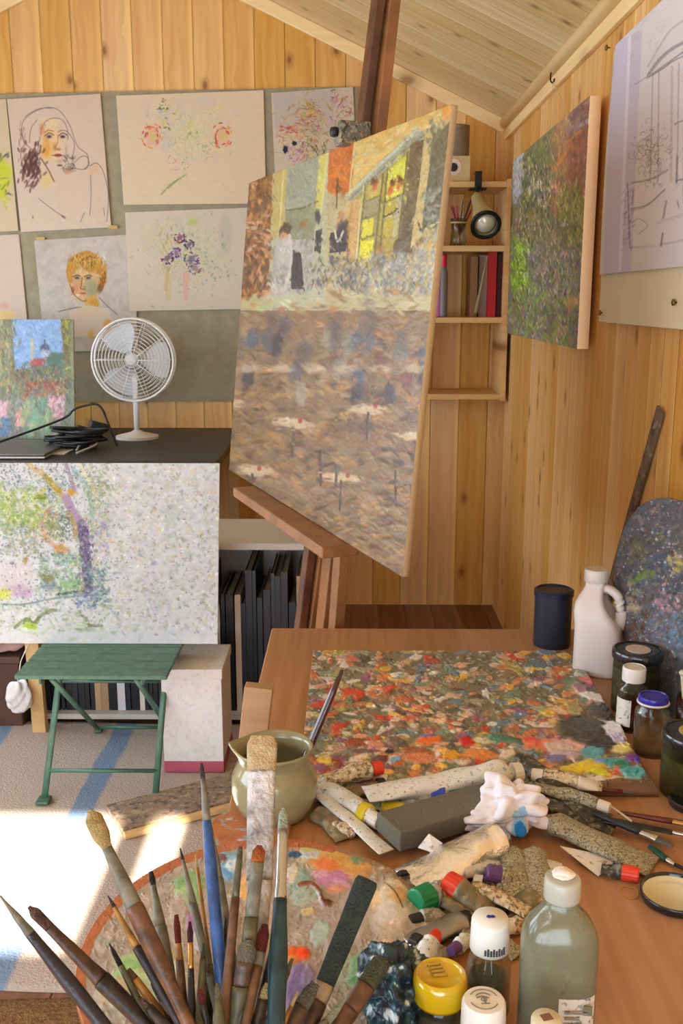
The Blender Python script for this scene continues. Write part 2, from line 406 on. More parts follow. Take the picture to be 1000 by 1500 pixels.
# front gable: unseen low glazing widened to light the table, boards elsewhere; sun comes in through the high lights
GX0, GX1 = -2.35, -.10; 
SUNT = .62
def wz(Y): return (Y-YF)*SUNT
CZ0, CZ1 = wz(2.13), wz(2.90)    # clerestory
f = [box(XL-T, -2.55, YF-T, YF, 0, 2.45), box(.62, XW+T, YF-T, YF, 0, 2.60), box(-2.55, .62, YF-T, YF, 0, .35), box(-2.55, -.49, YF-T, YF, 1.62, CZ0), box(-.49, .62, YF-T, YF, 1.62, 2.60)]
zt = CZ1
def zr(x): return (ZR-(x-XR)*slopeR if x > XR else ZR-(XR-x)*sL)+.08
pts = [(-2.55, 2.45), (-2.55, zt), (-.49, zt), (-.49, 2.60), (XW+T, 2.60)]
pl = [(XL-T, 2.45), (-2.55, 2.45), (-2.55, zt), (-.49, zt), (-.49, 2.60), (XW+T, 2.60), (XW+T, zr(XW+T)), (XR, zr(XR)), (XL-T, zr(XL-T))]
f.append(gable(YF-T, YF, pl))
st('wall_front', cat(*f), m_wall)
m_frame = plain('white_gloss_paint', (232, 230, 222), .35)
m_pane, N_, L_, P_ = nm('window_glass')
tb = N_.new('ShaderNodeBsdfTransparent'); gb = N_.new('ShaderNodeBsdfGlossy'); gb.inputs['Roughness'].default_value = 0; ms = N_.new('ShaderNodeMixShader'); ms.inputs[0].default_value = .06
L_.new(tb.outputs[0], ms.inputs[1]); L_.new(gb.outputs[0], ms.inputs[2]); L_.new(ms.outputs[0], N_['Material Output'].inputs['Surface'])
def window(n, plane, c, a0, a1, z0, z1, bars, flip=False):
    """glazing bars across a hole; c is the coordinate of the plane"""
    q = []
    def B(u0, u1, w0, w1):
        q.append(box(u0, u1, c-.045, c-.01, w0, w1) if plane == 'y' else box(c-.045, c-.01, u0, u1, w0, w1))
    B(a0, a1, z0, z0+.035); B(a0, a1, z1-.035, z1); B(a0, a0+.035, z0+.035, z1-.035); B(a1-.035, a1, z0+.035, z1-.035)
    for b in bars: B(b-.03, b+.03, z0+.035, z1-.035)
    w = st('window_%d' % n, cat(*q), m_frame)
    p = box(a0, a1, c-.03, c-.026, z0, z1) if plane == 'y' else box(c-.03, c-.026, a0, a1, z0, z1)
    mesh('pane', p, m_pane, w)
window(1, 'x', XL, LW[0][0], LW[0][1], WZ0, WZ1, [.8])  # unseen side window, enlarged to brighten the room
window(2, 'x', XL, LW[1][0], LW[1][1], WZ0, WZ1, [3.35])
window(3, 'y', YF, -2.55, .62, .35, 1.62, [-1.76, -.965, -.17])  # unseen front window, widened to throw more neutral light on the table
window(4, 'y', YF, -2.55, -.49, CZ0, CZ1, [-1.55, -.683, -.627])
# floor, rug
m_floor = pine('floor_boards', 'X', 'Y', .14, (140, 96, 66), (112, 72, 46), g=.9, rough=.55)
st('floor', box(XL-T, XW+T, YF-T, YB+T, -.06, 0), m_floor)
# trims
def trimbar(n, a, b, w, h, up, m): return st('trim_%d' % n, bar(a, b, w, h, up, .006), m)
h = Vector((XR, YB-.0125, ZR)); 
def rafter(n, xa, za, xb, zb, m=m_trimx):
    d = Vector((xb-xa, 0, zb-za)).normalized(); nn = Vector((d.z, 0, -d.x));
    if nn.z > 0: nn = -nn
    a = Vector((xa, YB-.012, za))+nn*.03; b = Vector((xb, YB-.012, zb))+nn*.03
    trimbar(n, a, b, .024, .06, nn, m)
rafter(1, XR, ZR, XW, EAVE); rafter(2, XL, ZL, XR, ZR)
# moulding along the right eave and the picture rail under it
ra = on_x(730, 209, XW-.02); rb = on_x(726, 176, XW-.02)
railz = [on_x(*p, XW-.018).z for p in ((820, 119), (935, 0), (809, 104), (906, 0))]
RZ0, RZ1 = (railz[0]+railz[1])/2, (railz[2]+railz[3])/2
print('rail z', railz, 'eave', EAVE, 'ridge', ZR, XR, 'XL', XL, 'slopes', slopeR, slopeL)
st('trim_3', box(XW-.018, XW, YF, YB, RZ0, RZ1, .003), m_trim)
st('trim_4', xf(tube([(XW-.02, YF, EAVE-.012), (XW-.02, YB, EAVE-.012)], .026, 16), Matrix.Identity(4)), m_trim, smooth=True)
st('trim_5', box(XR-.04, XR+.04, YF, YB, ZR-.06, ZR-.0, .004), m_trim)
# rug and mat
def rugmat():
    m, N, L, P = nm('woven_rug_fibre'); P.inputs['Roughness'].default_value = .95; P.inputs['Specular IOR Level'].default_value = .1
    tc = N.new('ShaderNodeTexCoord'); sp = N.new('ShaderNodeSeparateXYZ'); L.new(tc.outputs['Object'], sp.inputs[0])
    n = N.new('ShaderNodeTexNoise'); n.inputs['Scale'].default_value = 5; L.new(tc.outputs['Object'], n.inputs['Vector'])
    def M(op, a, b):
        q = N.new('ShaderNodeMath'); q.operation = op
        for i, v in enumerate((a, b)):
            if isinstance(v, (int, float)): q.inputs[i].default_value = v
            else: L.new(v, q.inputs[i])
        return q.outputs[0]
    x = M('ADD', sp.outputs[0], M('MULTIPLY', n.outputs['Fac'], .03))
    fr = M('FRACT', M('DIVIDE', M('ADD', x, 4.55), .46), 0)
    r = N.new('ShaderNodeValToRGB'); e = r.color_ramp.elements; r.color_ramp.interpolation = 'LINEAR'
    base = lin((194, 176, 160), .9); blue = lin((128, 146, 168), .95)
    e[0].position = 0; e[0].color = blue; e[1].position = .13; e[1].color = blue
    k = e.new(.16); k.color = base; k = e.new(.97); k.color = base; k = e.new(.99); k.color = blue
    gt = M('GREATER_THAN', x, -.6); fr = M('ADD', M('MULTIPLY', fr, M('SUBTRACT', 1.0, gt)), M('MULTIPLY', gt, .5)); L.new(fr, r.inputs['Fac'])
    n2 = N.new('ShaderNodeTexNoise'); n2.inputs['Scale'].default_value = 160; n2.inputs['Detail'].default_value = 4; L.new(tc.outputs['Object'], n2.inputs['Vector'])
    mx = N.new('ShaderNodeMix'); mx.data_type = 'RGBA'; mx.blend_type = 'MULTIPLY'; mx.inputs['Factor'].default_value = .35
    L.new(r.outputs['Color'], mx.inputs['A']); L.new(n2.outputs['Color'], mx.inputs['B'])
    hs = N.new('ShaderNodeHueSaturation'); hs.inputs['Value'].default_value = 1.12; L.new(mx.outputs['Result'], hs.inputs['Color'])
    L.new(hs.outputs['Color'], P.inputs['Base Color'])
    b = N.new('ShaderNodeBump'); b.inputs['Strength'].default_value = .7; b.inputs['Distance'].default_value = .006
    L.new(n2.outputs['Fac'], b.inputs['Height']); L.new(b.outputs['Normal'], P.inputs['Normal']); return m
def rug(name, x0, x1, y0, y1, z, amp, m, label, cat_, seed):
    rr = random.Random(seed); nx, ny = 90, 60; ph = [rr.uniform(0, 6) for _ in range(6)]
    V = []; F = []
    for j in range(ny+1):
        for i in range(nx+1):
            u, v = i/nx, j/ny; x = x0+(x1-x0)*u; y = y0+(y1-y0)*v + .012*math.sin(5*x+ph[0])*abs(2*v-1)
            e = min(1, 25*min(u, 1-u, v, 1-v))
            V.append(Vector((x, y, z*(.35+.65*e)+amp*e*(math.sin(3.1*x+ph[1])*math.sin(2.3*y+ph[2])+.5*math.sin(9*x+4*y+ph[3])+1.5))))
    for j in range(ny):
        for i in range(nx): a = j*(nx+1)+i; F.append((a, a+1, a+nx+2, a+nx+1))
    n = len(V); ring = list(range(nx+1))+[j*(nx+1)+nx for j in range(1, ny+1)]+[ny*(nx+1)+i for i in range(nx-1, -1, -1)]+[j*(nx+1) for j in range(ny-1, 0, -1)]
    for k in ring: V.append(Vector((V[k].x, V[k].y, .0005)))
    m_ = len(ring)
    for k in range(m_): F.append((ring[k], n+k, n+(k+1) % m_, ring[(k+1) % m_]))
    F.append(tuple(reversed(range(n, n+m_))))
    return tag(mesh(name, (V, F), m, smooth=True), label, cat_)
rug('striped_rug', -2.4, .1, 2.02, 3.52, .008, .0012, rugmat(), 'pale woven rug with blue stripes on the studio floor under the folding chair', 'rug', 3)
m_coir = plain('brown_coir_fibre', (150, 112, 74), .95, bump=.8, bscale=220, var=.3, vscale=120, spec=.1)
rug('coir_mat', -1.5, -.3, .9, 1.985, .012, .0008, m_coir, 'brown coir mat on the floor, its edge meeting the striped rug', 'mat', 5)
# ------------------------------------------------------------------ light
w = bpy.data.worlds.new('sky'); S.world = w; w.use_nodes = True; WN = w.node_tree.nodes; WL = w.node_tree.links
bg = WN['Background']; bg.inputs['Color'].default_value = (.70, .85, 1.0, 1); bg.inputs['Strength'].default_value = 9.6
sun = bpy.data.lights.new('sun', 'SUN'); sun.energy = 55; sun.angle = R(.8); sun.color = (1, .97, .92)
so = bpy.data.objects.new('sun', sun); COL.objects.link(so); so.rotation_euler = Vector((.0, -1, SUNT)).to_track_quat('Z', 'Y').to_euler()
def portal(loc, sx, sy, direction):
    l = bpy.data.lights.new('portal', 'AREA'); l.shape = 'RECTANGLE'; l.size = sx; l.size_y = sy; l.cycles.is_portal = True
    o = bpy.data.objects.new('portal', l); COL.objects.link(o); o.location = loc; o.rotation_euler = Vector(direction).to_track_quat('-Z', 'Z').to_euler()
for a, b in LW: portal((XL-.07, (a+b)/2, (WZ0+WZ1)/2), b-a, WZ1-WZ0, (1, 0, 0))
portal((-.965, YF-.08, .985), 3.15, 1.27, (0, 1, 0)); portal((-1.535, YF-.08, (CZ0+CZ1)/2), 2.03, CZ1-CZ0, (0, 1, 0))
S.view_settings.view_transform = 'Standard'; S.view_settings.look = 'None'; S.view_settings.exposure = 0.1; S.view_settings.gamma = 1
S.view_settings.use_curve_mapping = False
S.cycles.use_denoising = True; S.cycles.max_bounces = 14; S.cycles.diffuse_bounces = 6; S.cycles.transmission_bounces = 12; S.cycles.transparent_max_bounces = 12
S.cycles.caustics_reflective = False; S.cycles.caustics_refractive = True; S.cycles.sample_clamp_indirect = 6
# ------------------------------------------------------------------ pinned sheets on the back wall
m_paper = vcol('drawing_paper', .8, bump=.05)
m_oil = vcol('oil_paint_film', .38, bump=.35, bscale=160, spec=.45)
m_board = plain('grey_green_pinboard_felt', (152, 143, 118), .9, var=.08, vscale=20, bump=.2, bscale=300, g=1.05)
m_steel = plain('brushed_steel', (190, 190, 188), .3, 1.0)
m_black = plain('matt_black_plastic', (28, 28, 30), .45)
m_brasspin = plain('dull_brass_pin', (120, 100, 60), .4, .8)
PG = .93
a, b = on_y(-110, 150, YB-.012), on_y(524, 587, YB-.012)
yb = YB-.014
A = [on_y(-150, 141, yb), on_y(524, 127, yb), on_y(527, 587, yb), on_y(-150, 590, yb)]
V = [Vector(p) for p in A]+[Vector((p.x, YB-.001, p.z)) for p in A]
pb = mesh('hanging_pinboard', (V, [(0, 1, 2, 3), (7, 6, 5, 4), (0, 4, 5, 1), (1, 5, 6, 2), (2, 6, 7, 3), (3, 7, 4, 0)]), m_board)
tag(pb, 'grey-green felt pinboard on the back wall behind the pinned drawings', 'pinboard')
def sheet(name, c, paint, label, group, nu, nv, d=.004, thick=.0015, tilt=.004, edge=(225, 212, 190), y0=None, mat=None, g=PG):
    y = (y0 or YB-.016)-d
    P = quad(on_y(*c[0], y-.0), on_y(*c[1], y), on_y(*c[2], y-tilt), on_y(*c[3], y-tilt), nu, nv)
    o = painted(name, P, paint, mat or m_paper, thick, edge, g=g)
    o.name = 'pinned_picture'; return tag(o, label, 'drawing', group)
GRP = 'drawings pinned on the back wall'
W1 = (214, 194, 170)
# far-left sheet with a yellow patch
p = Paint(-60, 130, 40, 350, (206, 186, 152)); p.mottle(2, 20)
p.blob(-6, 258, 24, 42, (196, 200, 60), soft=.3, rag=.2); p.scatter(-30, 220, 14, 300, 60, 12, 4, [(170, 190, 40), (220, 210, 90), (60, 60, 90)], al=.6)
sheet('drawing', [(-58, 147), (9, 145), (27, 338), (-48, 342)], p, 'cream sheet with a yellow-green patch, cut by the left edge of the picture', GRP, 60, 150)
# portrait of a woman in a headscarf
p = Paint(0, 125, 175, 350, (208, 188, 168), 2.5); p.mottle(1.5, 15)
def Z(zx, zy, ox=0, oy=130, s=170/750): return (ox+zx*s, oy+zy*s)
def ZL(L_, **k): return [Z(*q, **k) for q in L_]
ink = (96, 82, 84); br = (96, 62, 58)
p.blob(*Z(330, 350), 20, 35, (222, 190, 140), al=.9, soft=.5); p.blob(*Z(300, 400), 10, 17, (214, 158, 62), al=.9, soft=.7, ang=.2)
p.blob(*Z(330, 215), 17, 8, (222, 196, 150), al=.8); p.blob(*Z(270, 260), 5, 12, (212, 140, 90), al=.6)
p.blob(*Z(300, 590), 12, 16, (214, 190, 130), al=.8); p.blob(*Z(600, 520), 10, 12, (214, 172, 130), al=.6); p.blob(*Z(440, 530), 8, 7, (196, 130, 80), al=.5)
for _ in range(130):
    x, y = p.r.normal(205, 32), p.r.normal(500, 62); X, Y = Z(x, y); p.blob(X, Y, 5, 2, (92, 56, 52), p.r.uniform(1.2, 2.4), .6)
p.scatter(*Z(160, 590), *Z(215, 640), 30, 8, 1.5, [(110, 80, 76)], (1.8, 2.4), .7)
p.scatter(*Z(125, 260), *Z(160, 480), 40, 12, 1.4, [(130, 104, 98), (100, 60, 50)], (1.3, 1.9), .6)
p.scatter(*Z(410, 430), *Z(480, 530), 60, 8, 2, [(110, 96, 90), (90, 70, 60), (130, 120, 110)], (0, 3.1), .6)
for L_ in ([(135, 300), (150, 210), (220, 150), (310, 120), (380, 140), (430, 200), (460, 260), (500, 370), (560, 420), (570, 470), (550, 520), (450, 510)],
          [(240, 430), (255, 330), (280, 230), (330, 192), (400, 200), (430, 250), (440, 330)], [(140, 290), (160, 350), (230, 410)], [(190, 350), (200, 260), (240, 200)],
          [(580, 500), (620, 480), (660, 520), (690, 620), (700, 720), (690, 860)], [(585, 560), (588, 700), (580, 820)], [(250, 710), (340, 780), (400, 820)], [(520, 860), (545, 800)],
          [(440, 280), (480, 350), (470, 440)], [(480, 480), (520, 440), (560, 440), (575, 490), (540, 520)], [(160, 180), (250, 130), (340, 125)], [(670, 770), (675, 820)], [(235, 420), (240, 450), (255, 460), (262, 440)]):
    p.line(ZL(L_), .9, ink, .75)
p.blob(*Z(300, 330), 8, 14, (206, 140, 62), 0, .55, .9); p.blob(*Z(390, 330), 9, 15, (222, 184, 140), 0, .6, .9)
for ex in (318, 405): p.blob(*Z(ex, 308), 6.5, 4.5, (150, 96, 60), 0, .7, .8)
p.blob(*Z(352, 375), 4, 9, (176, 104, 50), .15, .6, .9); p.blob(*Z(375, 392), 6, 3, (160, 90, 56), 0, .7, .8); p.blob(*Z(385, 470), 8, 4, (190, 140, 96), 0, .6, .9); p.blob(*Z(428, 400), 3, 14, (170, 130, 100), 0, .5, .9)
p.dabble(*Z(250, 190), *Z(440, 500), 260, 5, 2.4, (.8, 2.2), 1.5, 7, .6)
for ex in (318, 405):
    p.blob(*Z(ex, 310), 4.2, 2.4, (70, 62, 74), al=.9, soft=.5); p.line(ZL([(ex-30, 305), (ex, 285), (ex+30, 300)]), 1.1, (90, 50, 40), .9); p.line(ZL([(ex-32, 282), (ex-5, 268), (ex+28, 275)]), 1.2, (150, 90, 50), .7)
p.line(ZL([(375, 300), (372, 350), (358, 385), (390, 392)]), 1.2, (180, 110, 60), .8); p.blob(*Z(375, 430), 7, 3, (150, 84, 70), al=.95); p.line(ZL([(335, 432), (375, 428), (410, 430)]), .9, (100, 50, 50), .9)
p.line(ZL([(265, 450), (310, 520), (350, 600)]), 2.2, (130, 100, 60), .7); p.blob(*Z(385, 495), 5, 2, (110, 70, 50), al=.8)
p.blob(*Z(410, 828), 5, 2.2, (120, 96, 76), .6, .8); p.blob(*Z(212, 830), 1.6, 3.5, (140, 120, 100), 0, .8)
sheet('portrait_drawing', [(10, 145), (147, 137), (163, 333), (31, 340)], p, 'ink and wash portrait of a woman with a headscarf and long dark hair', GRP, 190, 260, d=.006)
# red flowers
p = Paint(160, 120, 400, 310, (216, 196, 166), 2.5); p.mottle(1.5, 15)
for x, y, rx, ry in ((240, 170, 22, 16), (265, 160, 14, 14), (248, 200, 16, 22), (215, 160, 10, 18), (300, 150, 20, 12), (242, 215, 12, 12)): p.blob(x, y, rx, ry, (196, 186, 190), al=.5, soft=1, rag=.3)
p.blob(240, 163, 9, 8, (170, 174, 200), al=.7, soft=.8)
p.scatter(215, 145, 330, 240, 150, 13, 8, [(206, 206, 160), (190, 196, 190), (214, 206, 160), (196, 200, 170)], al=.4, gauss=True, soft=1); p.scatter(225, 150, 325, 235, 320, 8, 2.2, [(206, 200, 130), (190, 200, 150), (222, 206, 150), (190, 196, 190), (160, 170, 130)], al=.55, gauss=True)
for fx, fy in ((223, 200), (325, 199)):
    p.blob(fx, fy, 14, 18, (222, 150, 130), al=.55, soft=.6, rag=.3); p.blob(fx+2, fy+1, 7, 9, (208, 190, 110), al=.7, rag=.3)
    for k in range(26):
        t = p.r.uniform(0, 6.28); q = p.r.uniform(.55, 1.1); p.blob(fx+14*q*math.cos(t), fy+18*q*math.sin(t), 3.8, 1.3, [(200, 80, 66), (190, 60, 60), (216, 120, 90), (214, 150, 60)][k % 4], t+1.57, .9)
p.scatter(232, 155, 258, 190, 24, 7, 3, [(222, 206, 70), (200, 180, 70), (100, 110, 60)], al=.8); p.scatter(270, 180, 292, 205, 22, 6, 3, [(208, 200, 110), (140, 150, 90)], al=.8)
p.scatter(305, 155, 325, 170, 12, 7, 3, [(214, 206, 90)], al=.7); p.scatter(235, 145, 244, 160, 8, 6, 2, [(130, 120, 50)], al=.8)
p.scatter(290, 205, 315, 230, 20, 8, 2, [(150, 176, 120), (120, 150, 100)], al=.6); p.scatter(250, 228, 275, 250, 24, 6, 2, [(200, 130, 140), (150, 120, 120), (222, 170, 160)], al=.7)
p.line([(236, 285), (250, 270), (272, 256)], 2.5, (150, 160, 90), .7); p.line([(246, 276), (262, 262)], 1.5, (110, 130, 70), .7); p.line([(270, 200), (272, 240), (262, 270)], 1.2, (180, 190, 140), .6)
p.dabble(205, 145, 345, 290, 420, 6, 2.6, (0, 3.1), 2.5, 6, .45, 0)
sheet('flower_drawing', [(170, 140), (386, 132), (390, 298), (181, 300)], p, 'large pale sheet with two red flower heads in loose watercolour', GRP, 290, 220, d=.006)
# purple flowers
p = Paint(175, 295, 410, 480, (204, 192, 172), 2.5); p.mottle(1.5, 15)
p.blob(330, 340, 12, 36, (180, 172, 160), al=.6, soft=.5); p.blob(225, 350, 20, 30, (196, 186, 150), al=.5, soft=1, rag=.3)
p.scatter(200, 318, 335, 425, 130, 15, 9, [(190, 190, 150), (180, 186, 160), (196, 190, 180)], al=.4, gauss=True, soft=1); p.scatter(210, 318, 335, 425, 480, 7, 2.2, [(190, 190, 110), (150, 180, 120), (200, 206, 150), (170, 160, 180), (214, 196, 120), (120, 150, 90)], al=.5, gauss=True)
p.blob(282, 325, 9, 8, (170, 196, 90), al=.8, soft=.8, rag=.4); p.scatter(228, 330, 255, 400, 70, 9, 1.5, [(150, 140, 70), (190, 170, 90)], (1, 2), .6)
for fx, fy, rr, cc in ((263, 348, 8, (96, 30, 76)), (245, 378, 9, (84, 44, 96)), (277, 358, 7, (70, 50, 100)), (280, 380, 11, (76, 64, 110)), (285, 392, 10, (120, 90, 110)), (258, 370, 7, (96, 60, 120))):
    p.blob(fx, fy, rr*.7, rr*.6, cc, al=.55, rag=.5)
    for k in range(16):
        t = p.r.uniform(0, 6.28); p.blob(fx+rr*math.cos(t)*.9, fy+rr*math.sin(t)*.9, 3.2, 1, tuple(v*p.r.uniform(.6, 1.3) for v in cc), p.r.uniform(0, 3), .85)
p.scatter(290, 360, 340, 420, 90, 7, 2, [(140, 190, 150), (120, 170, 160), (180, 200, 130), (90, 120, 110)], al=.5); p.line([(246, 392), (243, 424)], 5, (196, 150, 100), .5)
p.poly([(267, 398), (277, 398), (275, 440), (269, 440)], (216, 160, 150), .7); p.poly([(240, 400), (252, 400), (250, 440), (243, 440)], (196, 180, 120), .5)
sheet('flower_drawing', [(183, 311), (392, 303), (397, 452), (190, 456)], p, 'watercolour of small dark purple anemones, sheet hung under the red flowers', GRP, 270, 200, d=.006)
# pink flowers, right-hand sheet
p = Paint(390, 115, 530, 310, (204, 190, 170), 2.5); p.mottle(1.5, 15)
p.poly([(400, 136), (487, 131), (490, 190), (470, 200), (402, 190)], (186, 176, 168), .8)
p.scatter(415, 140, 485, 245, 300, 12, 2, [(196, 170, 80), (150, 140, 60), (206, 150, 130), (190, 110, 110), (120, 130, 80), (222, 190, 110), (200, 130, 60)], (0, 3.1), .7, gauss=True)
p.scatter(430, 145, 480, 185, 100, 9, 2, [(196, 176, 80), (180, 90, 100), (170, 150, 60), (210, 170, 130)], (-.8, .8), .8, gauss=True)
p.scatter(486, 133, 518, 175, 90, 8, 2.5, [(200, 130, 150), (180, 80, 110), (214, 160, 150), (120, 90, 90), (170, 160, 90)], al=.8)
p.scatter(408, 180, 440, 200, 40, 10, 2.5, [(200, 120, 80), (190, 90, 80), (214, 150, 110)], (-.4, .4), .8)
p.scatter(425, 210, 450, 235, 50, 7, 3, [(200, 150, 180), (170, 110, 140), (220, 180, 190)], al=.8)
p.blob(418, 219, 5, 6, (40, 36, 70), rag=.3); p.blob(431, 210, 5, 3.5, (40, 44, 40), rag=.3)
p.scatter(445, 200, 478, 245, 60, 9, 1.6, [(100, 110, 70), (60, 70, 50), (196, 170, 90)], (1, 2.2), .7)
sheet('flower_drawing', [(397, 136), (517, 127), (525, 300), (405, 306)], p, 'pink and ochre flower watercolour pinned right of the red flowers', GRP, 180, 240, d=.006)
# lower-left blank sheet
p = Paint(-60, 330, 60, 600, (206, 186, 168)); p.mottle(2, 20); p.blob(8, 462, 18, 10, (220, 190, 120), al=.7); p.blob(6, 448, 10, 5, (214, 150, 130), al=.6)
sheet('drawing', [(-55, 346), (28, 343), (47, 540), (-40, 545)], p, 'nearly blank cream sheet left of the blonde portrait', GRP, 50, 120)
# blonde portrait
p = Paint(45, 335, 205, 530, (190, 180, 168), 2.5); p.mottle(5, 12); p.mottle(4, 30); p.scatter(50, 350, 195, 520, 120, 24, 9, [(196, 188, 176), (178, 170, 164), (200, 190, 170)], al=.35)
def B(L_): return ZL(L_)
p.blob(*Z(545, 1260), 26, 29, (206, 170, 120), al=.95, soft=.2); p.blob(*Z(590, 1290), 15, 18, (150, 152, 118), al=.85, soft=.6); p.blob(*Z(500, 1290), 9, 14, (206, 150, 110), al=.8)
p.poly(B([(540, 1350), (620, 1330), (650, 1430), (560, 1440)]), (200, 160, 80)); p.blob(*Z(610, 1390), 9, 9, (196, 140, 50), al=.9)
p.poly(B([(425, 1180), (440, 1110), (500, 1060), (570, 1045), (640, 1080), (690, 1160), (690, 1240), (660, 1310), (630, 1300), (640, 1200), (560, 1180), (520, 1150), (470, 1200), (465, 1260), (440, 1250)]), (188, 138, 62))
p.dabble(*Z(440, 1060), *Z(690, 1250), 200, 9, 2.4, (.9, 2.2), 2, 16, .8); p.scatter(*Z(470, 1085), *Z(650, 1150), 110, 8, 1.8, [(206, 160, 74), (150, 110, 50), (196, 180, 100), (110, 84, 40), (212, 180, 110)], (.6, 2.4), .75)
p.scatter(*Z(645, 1180), *Z(680, 1285), 40, 9, 2.2, [(180, 110, 40), (110, 70, 34), (206, 150, 70)], (1.3, 1.9), .8)
for ex in (497, 572): p.blob(*Z(ex, 1222), 6, 4, (130, 110, 84), 0, .7, .8)
p.blob(*Z(480, 1285), 6, 5, (206, 120, 90), 0, .7, .8); p.blob(*Z(545, 1290), 3.5, 6, (150, 120, 90), 0, .6, .8); p.blob(*Z(645, 1290), 5, 9, (110, 84, 50), 0, .8, .6); p.blob(*Z(470, 1300), 3, 6, (96, 76, 56), 0, .8, .6)
p.dabble(*Z(450, 1170), *Z(650, 1430), 240, 6, 2.6, (.8, 2.4), 1.5, 9, .6)
for ex in (497, 570): p.blob(*Z(ex, 1222), 4, 2.2, (70, 84, 90), al=.95); p.line(B([(ex-26, 1215), (ex, 1204), (ex+24, 1212)]), 1.2, (80, 60, 46), .9)
p.line(B([(530, 1215), (526, 1265), (520, 1290), (545, 1296)]), 1.3, (120, 80, 60), .8); p.blob(*Z(535, 1322), 5.5, 2, (180, 90, 80), al=.9); p.blob(*Z(500, 1335), 4, 3, (226, 200, 180), al=.8)
p.line(B([(380, 1440), (460, 1420), (530, 1410)]), 1.2, (90, 80, 80), .8); p.line(B([(450, 1260), (480, 1330), (530, 1370), (560, 1370)]), 1.2, (110, 80, 60), .7)
p.poly(B([(440, 1440), (560, 1400), (700, 1420), (760, 1600), (470, 1600)]), (206, 190, 170)); p.line(B([(640, 1350), (700, 1410), (760, 1460)]), 1.4, (110, 100, 96), .7)
p.blob(133, 490, 6, 9, (206, 160, 50), al=.8, soft=.8); p.blob(158, 477, 8, 12, (214, 150, 70), al=.8); p.blob(130, 455, 20, 12, (206, 180, 140), al=.6)
sheet('portrait_drawing', [(50, 352), (196, 343), (202, 513), (66, 516)], p, 'painted portrait of a short-haired blonde person on a grey ground', GRP, 200, 240, d=.006)
for px, py in ((60, 350), (166, 333)):
    q = on_y(px, py, YB-.018); t = mesh('masking_tape', box(q.x-.022, q.x+.022, q.y-.010, q.y-.009, q.z-.008, q.z+.008), plain('yellow_masking_tape', (190, 160, 90), .7))
    tag(t, 'strip of yellow masking tape at the top of the blonde portrait' if px == 60 else 'strip of masking tape at the lower right corner of the headscarf portrait', 'tape', None)
# ------------------------------------------------------------------ townscape on the easel
D1 = 2.1
def cpt(px, py, y): return on_y(px, py, y)
TR_ = on_y(661, 153, 2.1); hd = None
# the top edge is level: find the far corner on the ray of (365,268) at the same height
TL_ = on_z(365, 268, TR_.z)
hv = (TL_-TR_); W_ = hv.length; hv.normalize()
n0 = Vector((hv.y, -hv.x, 0)); n0 = n0 if n0.dot(EYE-TR_) > 0 else -n0
lean = R(5.5); down = (-Vector((0, 0, 1))*math.cos(lean) + n0*math.sin(lean)).normalized()
CH = .98
BR_, BL_ = TR_+down*CH, TL_+down*CH
cn = hv.cross(down).normalized(); cn = cn if cn.dot(EYE-TR_) > 0 else -cn
print('canvas', TR_, TL_, W_, BR_, proj([BR_, BL_]))
bl = proj([BL_, BR_])
p = Paint(260, 120, 690, 900, (150, 132, 96), 2.0)
def q(zx, zy): return (350+zx/3.03, 140+zy/3.03)
def Q(L_): return [q(*v) for v in L_]
# ground colours of the big masses
p.poly(Q([(-200, 300), (1000, -60), (1000, 900), (-200, 1400)]), (176, 164, 120))
p.poly(Q([(130, 330), (400, 220), (380, 900), (100, 1000)]), (170, 170, 136))
p.poly(Q([(205, 330), (390, 245), (350, 480), (200, 520)]), (146, 150, 128)); p.poly(Q([(200, 520), (350, 480), (330, 640), (240, 650), (190, 620)]), (130, 134, 104))
p.poly(Q([(160, 330), (215, 310), (200, 620), (140, 640)]), (178, 160, 96)); p.poly(Q([(355, 270), (395, 240), (370, 500), (340, 500)]), (190, 184, 96))
p.poly(Q([(20, 380), (150, 335), (130, 860), (0, 900)]), (128, 84, 40)); p.scatter(*q(10, 360), *q(135, 860), 330, 18, 7, [(150, 100, 44), (90, 54, 26), (176, 124, 60), (110, 70, 40), (80, 62, 46), (190, 140, 96)], (.6, 2.4), .85, hh=1)
p.scatter(*q(40, 560), *q(130, 700), 30, 14, 6, [(196, 176, 150), (206, 160, 120), (150, 90, 50)], (-.5, .5), .8, hh=1)
p.poly(Q([(400, 222), (515, 195), (500, 430), (392, 435)]), (190, 104, 34)); p.scatter(*q(402, 225), *q(505, 425), 90, 14, 7, [(206, 120, 40), (176, 90, 30), (196, 110, 50), (170, 100, 44)], (1, 2), .8, hh=1)
p.poly(Q([(520, 190), (960, 30), (940, 100), (790, 140), (480, 440), (505, 400)]), (200, 172, 96)); p.scatter(*q(520, 100), *q(900, 330), 0, 10, 4, [(0, 0, 0)])
for _ in range(160):
    t = p.r.rand(); x = 520+t*420; y = 300-t*240+p.r.uniform(-70, 60)*(1-.5*t)-20; X, Y = q(x, y); p.blob(X, Y, 9, 3.2, [(206, 180, 110), (190, 158, 84), (214, 190, 130), (206, 150, 70), (180, 170, 120)][p.r.randint(5)], p.r.uniform(-.9, -.2), .7, .6, hh=1)
p.poly(Q([(900, 60), (965, 25), (960, 100), (900, 110)]), (206, 150, 70))
p.poly(Q([(470, 450), (780, 150), (830, 170), (800, 200), (500, 470)]), (150, 152, 128)); p.line(Q([(480, 440), (640, 290), (790, 150)]), 4, (176, 178, 156), .9, 0, 1); p.line(Q([(490, 465), (660, 310), (820, 180)]), 2, (110, 110, 90), .8, 0, 1)
p.poly(Q([(500, 470), (760, 230), (720, 720), (520, 780), (470, 700)]), (166, 150, 70))
